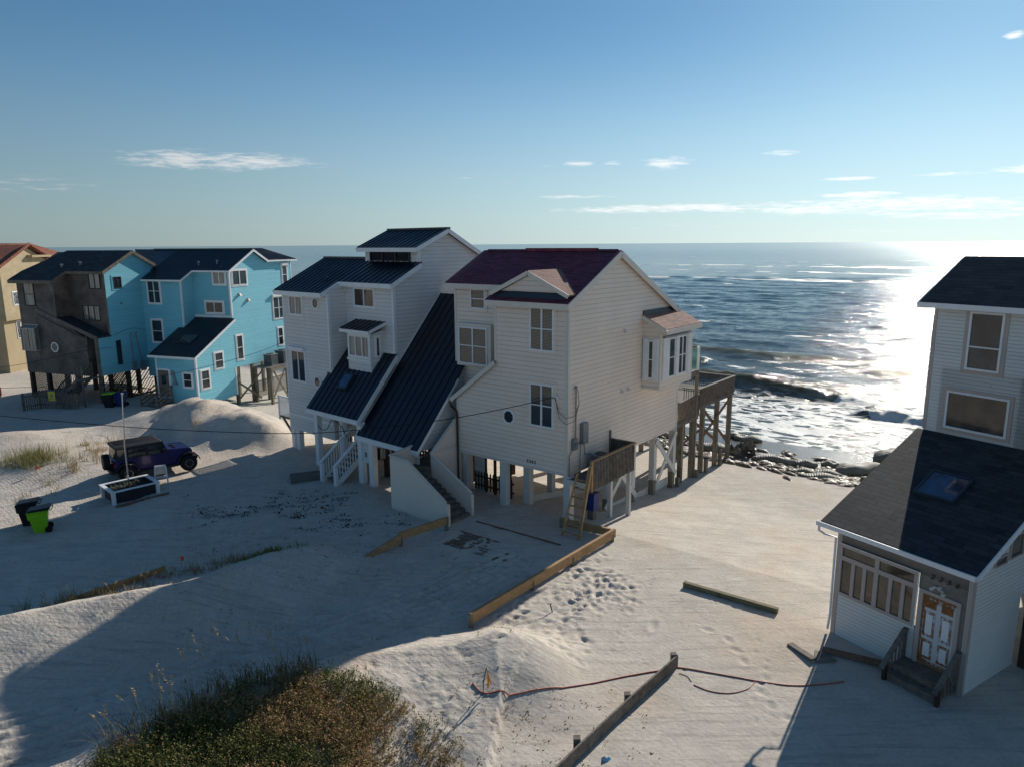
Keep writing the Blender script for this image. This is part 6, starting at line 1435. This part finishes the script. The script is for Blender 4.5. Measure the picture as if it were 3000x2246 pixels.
# ================================================================== sandbags and wrack at the waterline
m_bag, t = newmat('geotextile_sandbag'); c = objc(t)
n1 = t.noise(c, 1.4, 5, .6); spx = t.n('ShaderNodeSeparateXYZ', {0: c})
col = t.ramp(n1, .3, .7, (.17, .155, .12), (.27, .25, .20))
col = t.mix(t.smooth(t.math('ADD', spx.outputs[2], t.math('MULTIPLY', t.math('SUBTRACT', n1, .5), .5)), .10, -.12), col, (.07, .11, .02))
wr = t.n('ShaderNodeTexWave', {'Vector': c, 'Scale': 2.2, 'Distortion': 5.0, 'Detail': 3.0}).outputs[1]
finish(m_bag, t, col, t.smooth(n1, .35, .65, .55, .8), bump(t, t.math('ADD', wr, t.math('MULTIPLY', t.noise(c, 8, 4, .6), .5)), .03, .6), 0, .4)
def sandbag(x, y, L, W_, H_, rz_, label, bend=0.0):
    o = len(MB().v); mb = MB(); nu, nv = 22, 14; sd = random.random() * 50
    for i in range(nu + 1):
        u = -1 + 2 * i / nu; prof = max(1e-3, (1 - abs(u) ** 3.2)) ** .5
        for k in range(nv):
            a = 2 * math.pi * k / nv; cx_, sx_ = math.cos(a), math.sin(a)
            yy = W_ / 2 * prof * math.copysign(abs(cx_) ** .8, cx_); zz = H_ / 2 * (.35 + .65 * prof) * math.copysign(abs(sx_) ** .8, sx_) * (1.0 if sx_ > 0 else .6)
            nz = 1 + .28 * float(vnoise(u * 2 + sd, a * .9, 3)); mb.v.append((u * L / 2, yy * nz + bend * (1 - u * u), zz * nz + .06 * math.sin(u * 5 + sd)))
    for i in range(nu):
        for k in range(nv): k2 = (k + 1) % nv; mb.f.append((i * nv + k, i * nv + k2, (i + 1) * nv + k2, (i + 1) * nv + k))
    mb.f.append(tuple(range(nv))); mb.f.append(tuple(nu * nv + k for k in range(nv - 1, -1, -1)))
    ob = mb.build('sandbag', m_bag, None, smooth=True, loc=(x, y, gz(x, y) + H_ * .16), rz=rz_)
    return tag(ob, label, 'sandbag', 'sandbags along the waterline')
sandbag(16.6, 43.7, 2.7, .8, .60, RAD(-24), 'long curved greenish sandbag at the edge of the clean sand', .25)
sandbag(18.35, 43.0, 1.4, .8, .62, RAD(-12), 'dark rounded sandbag right of the long curved one')
sandbag(20.0, 43.3, 1.1, .7, .45, RAD(-30), 'small gray sandbag behind the flat draped ones')
sandbag(21.0, 41.7, 3.1, 1.5, .95, RAD(18), 'largest pale sandbag, bulging high beside the dark roof edge')
sandbag(22.8, 42.1, 2.2, 1.2, .80, RAD(-35), 'fat gray sandbag right behind the largest one')
sandbag(21.2, 39.8, 2.0, 1.1, .62, RAD(10), 'olive tinted sandbag in front of the largest one')
sandbag(19.0, 41.2, 1.7, .8, .42, RAD(-30), 'low green stained sandbag wedged against the largest one')
sandbag(18.2, 40.5, 2.6, .8, .34, RAD(-18), 'flat half buried sandbag nearest to the clean sand')
sandbag(17.6, 41.6, 1.9, .7, .34, RAD(-24), 'flat draped sandbag with torn cloth on top')
sandbag(24.6, 44.8, 2.6, 1.6, 1.15, RAD(30), 'pale smooth sandbag half hidden by the dark roof edge')
sandbag(13.6, 46.3, 2.5, 1.3, .85, RAD(-20), 'green footed sandbag under the far end of the wooden deck')
sandbag(17.0, 50.0, 2.0, .9, .50, RAD(-25), 'dark wet sandbag in the wash beyond the deck posts')
sandbag(16.3, 51.0, 1.6, .8, .45, RAD(-10), 'second wet sandbag farther out in the wash')
sandbag(8.3, 51.5, 3.2, 1.0, .8, RAD(-30), 'long gray sandbag seen between the pilings under the beige house')
sandbag(10.4, 51.0, 2.8, .9, .7, RAD(-34), 'long gray sandbag seen left of the deck posts')
m_wrack, t = newmat('wrack'); c = objc(t); n1 = t.noise(c, 3.0, 5, .7)
finish(m_wrack, t, t.ramp(n1, .35, .65, (.045, .032, .020), (.27, .215, .15)), t.smooth(n1, .4, .6, .35, .8), bump(t, t.noise(c, 14, 4, .7), .03, .8), 0, .45)
q = MB(); rr_ = random.Random(4)
for k in range(1500):
    if k % 5 == 0: bx_ = rr_.uniform(-30, 14); by_ = rr_.gauss(21, 2.4)
    else: bx_ = rr_.uniform(-14, 13); by_ = 17.6 + 2.6 * rr_.random() ** .8 * (1 + .5 * math.sin(bx_ * .5)) + max(0, -bx_) * .12
    if by_ > 24.6: continue
    x_ = 2.35 + bx_ * CB + by_ * SB; y_ = 29.58 - bx_ * SB + by_ * CB; z_ = gz(x_, y_)
    r_ = rr_.uniform(.08, .34); a = rr_.gauss(-.65, .5); el_ = rr_.uniform(1.0, 3.2)
    n_ = 7; vs = [(x_, y_, z_ + r_ * rr_.uniform(.35, .75))]
    for ring_, hh_ in ((.55, .45), (1.0, -.2)):
        for j in range(n_):
            th = 6.283 * j / n_; rr2 = r_ * ring_ * rr_.uniform(.7, 1.25); u = math.cos(th) * rr2 * el_; v = math.sin(th) * rr2
            vs.append((x_ + u * math.cos(a) - v * math.sin(a), y_ + u * math.sin(a) + v * math.cos(a), z_ + r_ * hh_ * rr_.uniform(.5, 1.2)))
    q.add(vs, [(0, 1 + j, 1 + (j + 1) % n_) for j in range(n_)] + [(1 + j, 1 + n_ + j, 1 + n_ + (j + 1) % n_, 1 + (j + 1) % n_) for j in range(n_)])
tag(q.build('wrack', m_wrack, smooth=True), 'torn cloth, weed and rubble strewn along the waterline', 'wrack', kind='stuff')
rk = MB()
for k in range(26):
    x_, y_ = 15.3 + rr_.gauss(0, .28), 45.6 + rr_.gauss(0, .5); stuff_lump(rk, x_, y_, -1.75 + rr_.uniform(0, .9), rr_.uniform(.2, .4), 7, 1.1)
tag(rk.build('rubble_heap', m_wrack), 'rough lump of torn bags heaped around the outermost deck post', 'rubble')

# ================================================================== vegetation
def leafmat(name, cols, rough=.75, trans=.0):
    m, t = newmat(name); at = t.n('ShaderNodeAttribute', attribute_name='tone').outputs[2]
    nd = t.n('ShaderNodeValToRGB', {0: at}); e = nd.color_ramp.elements
    while len(e) < len(cols): e.new(.5)
    for i, cc in enumerate(cols): e[i].position = i / (len(cols) - 1); e[i].color = tuple(cc) + (1,)
    b = t.n('ShaderNodeBsdfPrincipled', {'Base Color': nd.outputs[0], 'Roughness': rough, 'Specular IOR Level': .25})
    tr = t.n('ShaderNodeBsdfTranslucent', {0: nd.outputs[0]})
    mx = t.n('ShaderNodeMixShader', {0: .28}); t.l(b.outputs[0], mx.inputs[1]); t.l(tr.outputs[0], mx.inputs[2])
    t.n('ShaderNodeOutputMaterial', {0: mx.outputs[0]}); return m
M['straw'] = leafmat('straw_grass', [(.06, .055, .018), (.17, .13, .05), (.34, .25, .12), (.42, .32, .18)])
M['greengrass'] = leafmat('green_grass', [(.05, .08, .02), (.13, .16, .04), (.26, .25, .08), (.42, .34, .15)])
M['scrub'] = leafmat('brown_green_scrub', [(.06, .08, .02), (.20, .21, .06), (.30, .20, .08), (.40, .23, .12), (.50, .37, .20)])
class Blades:
    def __init__(s, seed): s.v = []; s.f = []; s.t = []; s.r = random.Random(seed)
    def blade(s, x, y, z, h, w_, lean, az_0, tone, seg=3, curl=1.0):
        n0 = len(s.v); px, py = math.cos(az_0), math.sin(az_0); qx, qy = -py, px
        if s.r.random() < .5: qx, qy = px * .6 + qx * .8, py * .6 + qy * .8
        for i in range(seg + 1):
            f = i / seg; d = lean * h * f ** (1 + curl); zz = z + h * f * (1 - .25 * curl * f * lean); wd = w_ * (1 - f * .85)
            cx, cy = x + px * d, y + py * d
            s.v += [(cx - qx * wd, cy - qy * wd, zz), (cx + qx * wd, cy + qy * wd, zz)]; s.t += [tone, tone]
            if i: s.f.append((n0 + 2 * i - 2, n0 + 2 * i - 1, n0 + 2 * i + 1, n0 + 2 * i))
    def leaf(s, x, y, z, r, tone):
        n0 = len(s.v); a = s.r.random() * 6.28; b_ = s.r.uniform(-.8, .8); dx, dy, dz = math.cos(a) * r, math.sin(a) * r, b_ * r
        s.v += [(x, y, z), (x + dx * .5 - dy * .3, y + dy * .5 + dx * .3, z + dz * .5 + r * .2), (x + dx, y + dy, z + dz), (x + dx * .5 + dy * .3, y + dy * .5 - dx * .3, z + dz * .5 - r * .1)]
        s.t += [tone] * 4; s.f.append((n0, n0 + 1, n0 + 2, n0 + 3))
    def build(s, name, m, loc=(0, 0, 0)):
        me = bpy.data.meshes.new(name); me.from_pydata(s.v, [], s.f); at = me.attributes.new('tone', 'FLOAT', 'POINT'); at.data.foreach_set('value', s.t)
        me.materials.append(m); me.update(); o = bpy.data.objects.new(name, me); sc.collection.objects.link(o); o.location = loc; return o
def clump(x, y, h, rad_, n, m, label, group, tone=(.2, 1.0), seeds=0, cat='grass clump', name='grass_clump', seed=1, wd=.010):
    b_ = Blades(seed); r = b_.r; g0 = gz(x, y)
    for k in range(n):
        a = r.random() * 6.28; d = rad_ * math.sqrt(r.random()); px, py = d * math.cos(a), d * math.sin(a)
        hh = h * r.uniform(.4, 1.0) * (1 - .3 * d / max(rad_, .01)); b_.blade(px, py, gz(x + px, y + py) - g0 - .02, hh, wd * r.uniform(.7, 1.4), r.uniform(.1, .7), a + r.gauss(0, .8), r.uniform(*tone))
    for k in range(seeds):
        a = r.random() * 6.28; d = rad_ * .5 * r.random(); px, py = d * math.cos(a), d * math.sin(a); hh = h * r.uniform(1.2, 1.8); ln = r.uniform(.15, .4)
        zb = gz(x + px, y + py) - g0; b_.blade(px, py, zb, hh, .006, ln, a, .85, 5)
        for j in range(9):
            f = .74 + .26 * j / 9; dd = ln * hh * f ** 2; b_.leaf(px + math.cos(a) * dd, py + math.sin(a) * dd, zb + hh * f * (1 - .25 * f * ln), .045, r.uniform(.8, 1.0))
    return tag(b_.build(name, M[m], (x, y, g0)), label, cat, group)
G1 = 'grass clumps on the left dune'
rg = random.Random(21)
for i, (x_, y_, h_, r_, n_, s_) in enumerate([(-26.3, 36.9, 1.0, 1.0, 420, 4), (-25.4, 36.7, .9, .8, 320, 3), (-25.9, 37.7, .85, .9, 260, 3), (-24.6, 37.4, .8, .7, 110, 4)]):
    clump(x_, y_, h_, r_, n_, 'greengrass', ['dense olive green grass clump at the left edge of the dune', 'olive green grass clump right of the densest one', 'olive green grass clump behind the densest one', 'thin olive grass clump between dense green and straw clumps'][i], G1, (.25, 1.0), s_, seed=30 + i)
for i in range(30):
    x_, y_ = rg.uniform(-25.2, -21.8), rg.uniform(35.0, 42.0)
    if x_ > -22.8 and y_ < 37.5: x_ -= 1.2
    clump(x_, y_, rg.uniform(.45, .95), rg.uniform(.2, .5), rg.randint(14, 40), 'straw', 'thin straw coloured grass clump scattered on the left dune', G1, (.3, 1.0), rg.randint(0, 3), seed=60 + i)
for i in range(9):
    x_, y_ = rg.uniform(-24.4, -22.6), rg.uniform(32.4, 35.4)
    clump(x_, y_, rg.uniform(.3, .6), rg.uniform(.2, .4), rg.randint(10, 22), 'straw', 'sparse dry grass clump on the near slope of the left dune', G1, (.2, .9), 0, seed=90 + i)
clump(-21.9, 41.8, .55, .75, 420, 'greengrass', 'rounded olive green tussock behind the purple car', 'tussocks near the car', (.2, .9), 0, seed=101)
clump(-19.6, 43.4, .5, .25, 26, 'straw', 'small straw tuft on the big sand mound', 'tussocks near the car', (.5, 1), 2, seed=102)
G2 = 'grass clumps along the sand berm'
for i in range(46):
    f = i / 45; f2 = (f + rg.uniform(-.02, .02)); px, py = -15.6 + f2 * 5.0, 22.5 + f2 * 4.0 + rg.uniform(-.9, .35)
    clump(px, py, rg.uniform(.3, .62), rg.uniform(.12, .32), rg.randint(10, 26), 'straw', 'upright straw coloured grass tuft along the sand berm', G2, (.45, 1.0), rg.randint(0, 2), seed=120 + i)
for i, (x_, y_, h_, r_, n_) in enumerate([(-16.4, 22.1, .7, .35, 40), (-15.3, 22.9, .8, .4, 60), (-9.6, 25.1, .35, .55, 300), (-9.0, 25.4, .4, .4, 160), (-8.3, 25.9, .5, .4, 50), (-10.2, 25.0, .5, .3, 40)]):
    clump(x_, y_, h_, r_, n_, 'greengrass', ['tall thin grass tuft at the left end of the berm', 'brownish tuft beside the left end of the berm', 'low bright green tussock on the shaded end of the berm', 'low green tussock right of the brightest one', 'thin green tuft at the right end of the berm', 'thin green tuft left of the bright tussock'][i], G2, (.1, .7), 0, seed=180 + i)
G3 = 'sea oats beside the near scrub'
SO = [(-8.3, 15.2, 1.5), (-8.0, 15.9, 1.7), (-7.5, 16.3, 1.8), (-7.1, 16.3, 1.9), (-6.7, 16.7, 1.6), (-6.2, 16.9, 1.5), (-5.9, 17.1, 1.4), (-8.7, 14.7, 1.3), (-9.0, 14.2, 1.2), (-7.8, 14.9, 1.5), (-5.5, 17.2, 1.1)]
for i, (x_, y_, h_) in enumerate(SO):
    b_ = Blades(200 + i); r = b_.r; g0 = gz(x_, y_)
    for k in range(3):
        a = r.uniform(1.6, 4.2); px, py = r.uniform(-.2, .2), r.uniform(-.2, .2); hh = h_ * r.uniform(.75, 1.05); ln = r.uniform(.12, .4); b_.blade(px, py, 0, hh, .007, ln, a, .8, 6)
        for j in range(16):
            f = .78 + .22 * j / 16; dd = ln * hh * f ** 2; b_.leaf(px + math.cos(a) * dd, py + math.sin(a) * dd, hh * f * (1 - .25 * f * ln), .05, r.uniform(.8, 1.0))
    for k in range(46): b_.blade(r.uniform(-.3, .3), r.uniform(-.3, .3), 0, r.uniform(.35, .8), .010, r.uniform(.3, .9), r.random() * 6.28, r.uniform(0, .55), 4, 1.3)
    tag(b_.build('sea_oats', M['straw'], (x_, y_, g0)), 'tall sea oats stalk cluster leaning over the shaded lane', 'sea oats', G3)
# the near scrub: low brown and green ground cover on the berm
b_ = Blades(5); r = b_.r
def dens(x, y):
    if y < 10.5: return 0
    e = 1.0
    top = np.interp(x, [-10.5, -9.3, -8.2, -7.0, -5.6, -4.2, -2.8, -1.6, -.7, .2], [12.6, 13.6, 15.2, 16.6, 17.1, 17.2, 16.7, 15.7, 14.5, 12.8])
    d = top - y
    if d < 0: return 0
    fade = np.interp(x, [-9.5, -4.6, -3.0, -1.8, -.5], [1.0, 1.0, .55, .30, .10])
    edge = min(1, d / .5)
    return fade * (.35 + .65 * edge) * (1.0 if x > -8.6 else .7)
cnt = 0
while cnt < 6200:
    x_, y_ = r.uniform(-10.4, .2), r.uniform(11.0, 17.3)
    if r.random() > dens(x_, y_) * (.35 + 1.1 * max(0, float(vnoise(x_ * 1.1, y_ * 1.1, 55)) + .45)): continue
    cnt += 1; g0 = gz(x_, y_); zone = float(vnoise(x_ * .9, y_ * .9, 77)) + .5 + (.25 if x_ > -6.3 else -.18)
    base = .62 if zone > .5 else .2
    h_ = r.uniform(.16, .52) * (1 if x_ < -3.2 else .7)
    for k in range(5):
        a = r.random() * 6.28; ln = r.uniform(.1, .6); tone = min(1, max(0, base + r.gauss(0, .14))); hh = h_ * r.uniform(.6, 1.1)
        bx_, by_ = x_ + r.gauss(0, .05), y_ + r.gauss(0, .05); b_.blade(bx_, by_, g0 - .02, hh, .006, ln, a, max(0, tone - .1), 2, .6)
        for j in range(4):
            f = .35 + .65 * r.random(); dd = ln * hh * f ** 1.6; b_.leaf(bx_ + math.cos(a) * dd, by_ + math.sin(a) * dd, g0 + hh * f, r.uniform(.025, .06), min(1, max(0, tone + r.gauss(0, .12) - (.35 if r.random() < .25 else 0))))
tag(b_.build('dune_scrub', M['scrub']), 'low brown and green scrub covering the near dune', 'scrub', kind='stuff')
b_ = Blades(9); r = b_.r                      # loose twigs and small weeds over the sand
for k in range(1500):
    if k < 620: x_, y_ = r.uniform(-1.6, 4.0), r.uniform(13.2, 17.6)
    else: x_, y_ = r.uniform(-13, .5), r.uniform(15.5, 30.5)
    if k >= 620 and float(vnoise(x_ * .5, y_ * .5, 91)) < .04: continue
    if k < 620 and r.random() > .5 * (1 - (x_ + 1.6) / 7): continue
    g0 = gz(x_, y_)
    for j in range(r.randint(2, 6)): b_.leaf(x_ + r.gauss(0, .06), y_ + r.gauss(0, .06), g0 + .01, r.uniform(.02, .07), r.uniform(.3, .75))
tag(b_.build('dry_weed_litter', M['scrub']), 'dry weed and twig litter on the sand', 'litter', kind='stuff')
b_ = Blades(13); r = b_.r
for k in range(420):
    f = r.random(); x_ = -14.5 + 9.0 * f + r.gauss(0, 1.0); y_ = 30.0 + 4 * r.random() + r.gauss(0, .5) - 1.5 * f
    if float(vnoise(x_ * .8, y_ * .8, 14)) < .02: continue
    g0 = gz(x_, y_)
    for j in range(r.randint(4, 10)): b_.leaf(x_ + r.gauss(0, .16), y_ + r.gauss(0, .05), g0 + .012, r.uniform(.04, .12), r.uniform(0, .3))
tag(b_.build('dark_wrack_litter', leafmat('dark_wrack', [(.012, .010, .008), (.035, .025, .018)])), 'dark wrack litter on the shaded lot', 'litter', kind='stuff')

# ------------------------------------------------------------------ make every separate board its own part
def split_islands(ob):
    me = ob.data; n = len(me.vertices); par = list(range(n))
    def find(a):
        while par[a] != a: par[a] = par[par[a]]; a = par[a]
        return a
    for e in me.edges:
        a, b2 = find(e.vertices[0]), find(e.vertices[1])
        if a != b2: par[a] = b2
    groups = {}
    for p in me.polygons: groups.setdefault(find(p.vertices[0]), []).append(p)
    if len(groups) < 2 or len(groups) > 40: return
    kids = list(ob.children)
    for gi, (g, ps) in enumerate(groups.items()):
        vs = sorted({v for p in ps for v in p.vertices}); mp = {v: i for i, v in enumerate(vs)}
        m2 = bpy.data.meshes.new(ob.name); m2.from_pydata([me.vertices[v].co[:] for v in vs], [], [[mp[v] for v in p.vertices] for p in ps])
        for m_ in me.materials: m2.materials.append(m_)
        m2.update()
        if gi == 0: first = m2; continue
        o2 = ob.copy(); o2.data = m2; sc.collection.objects.link(o2); o2.parent = ob.parent
    ob.data = first
SPLIT = {'corner_board', 'fascia', 'brace', 'front_wall', 'board_cladding', 'trim_board', 'rim_board', 'top_rail', 'lattice', 'ground_panel', 'skirt_board', 'platform_post', 'shutter', 'upper_fascia', 'gablet_fascia', 'bay_trim', 'cap_rail', 'slat', 'bearer', 'side_panel', 'plank', 'side_wall_', 'garage_wall', 'meter_box', 'service_mast', 'drip_loop', 'conduit', 'deck_frame', 'corner_post', 'hood_louvre', 'door_handle', 'door_frame', 'side_post', 'piling', 'stringer', 'board', 'small_print', 'handrail_'}
for ob in list(sc.objects):
    if ob.type == 'MESH' and ob.name.split('.')[0] in SPLIT and ob.name.split('.')[0] not in ('lattice',): split_islands(ob)
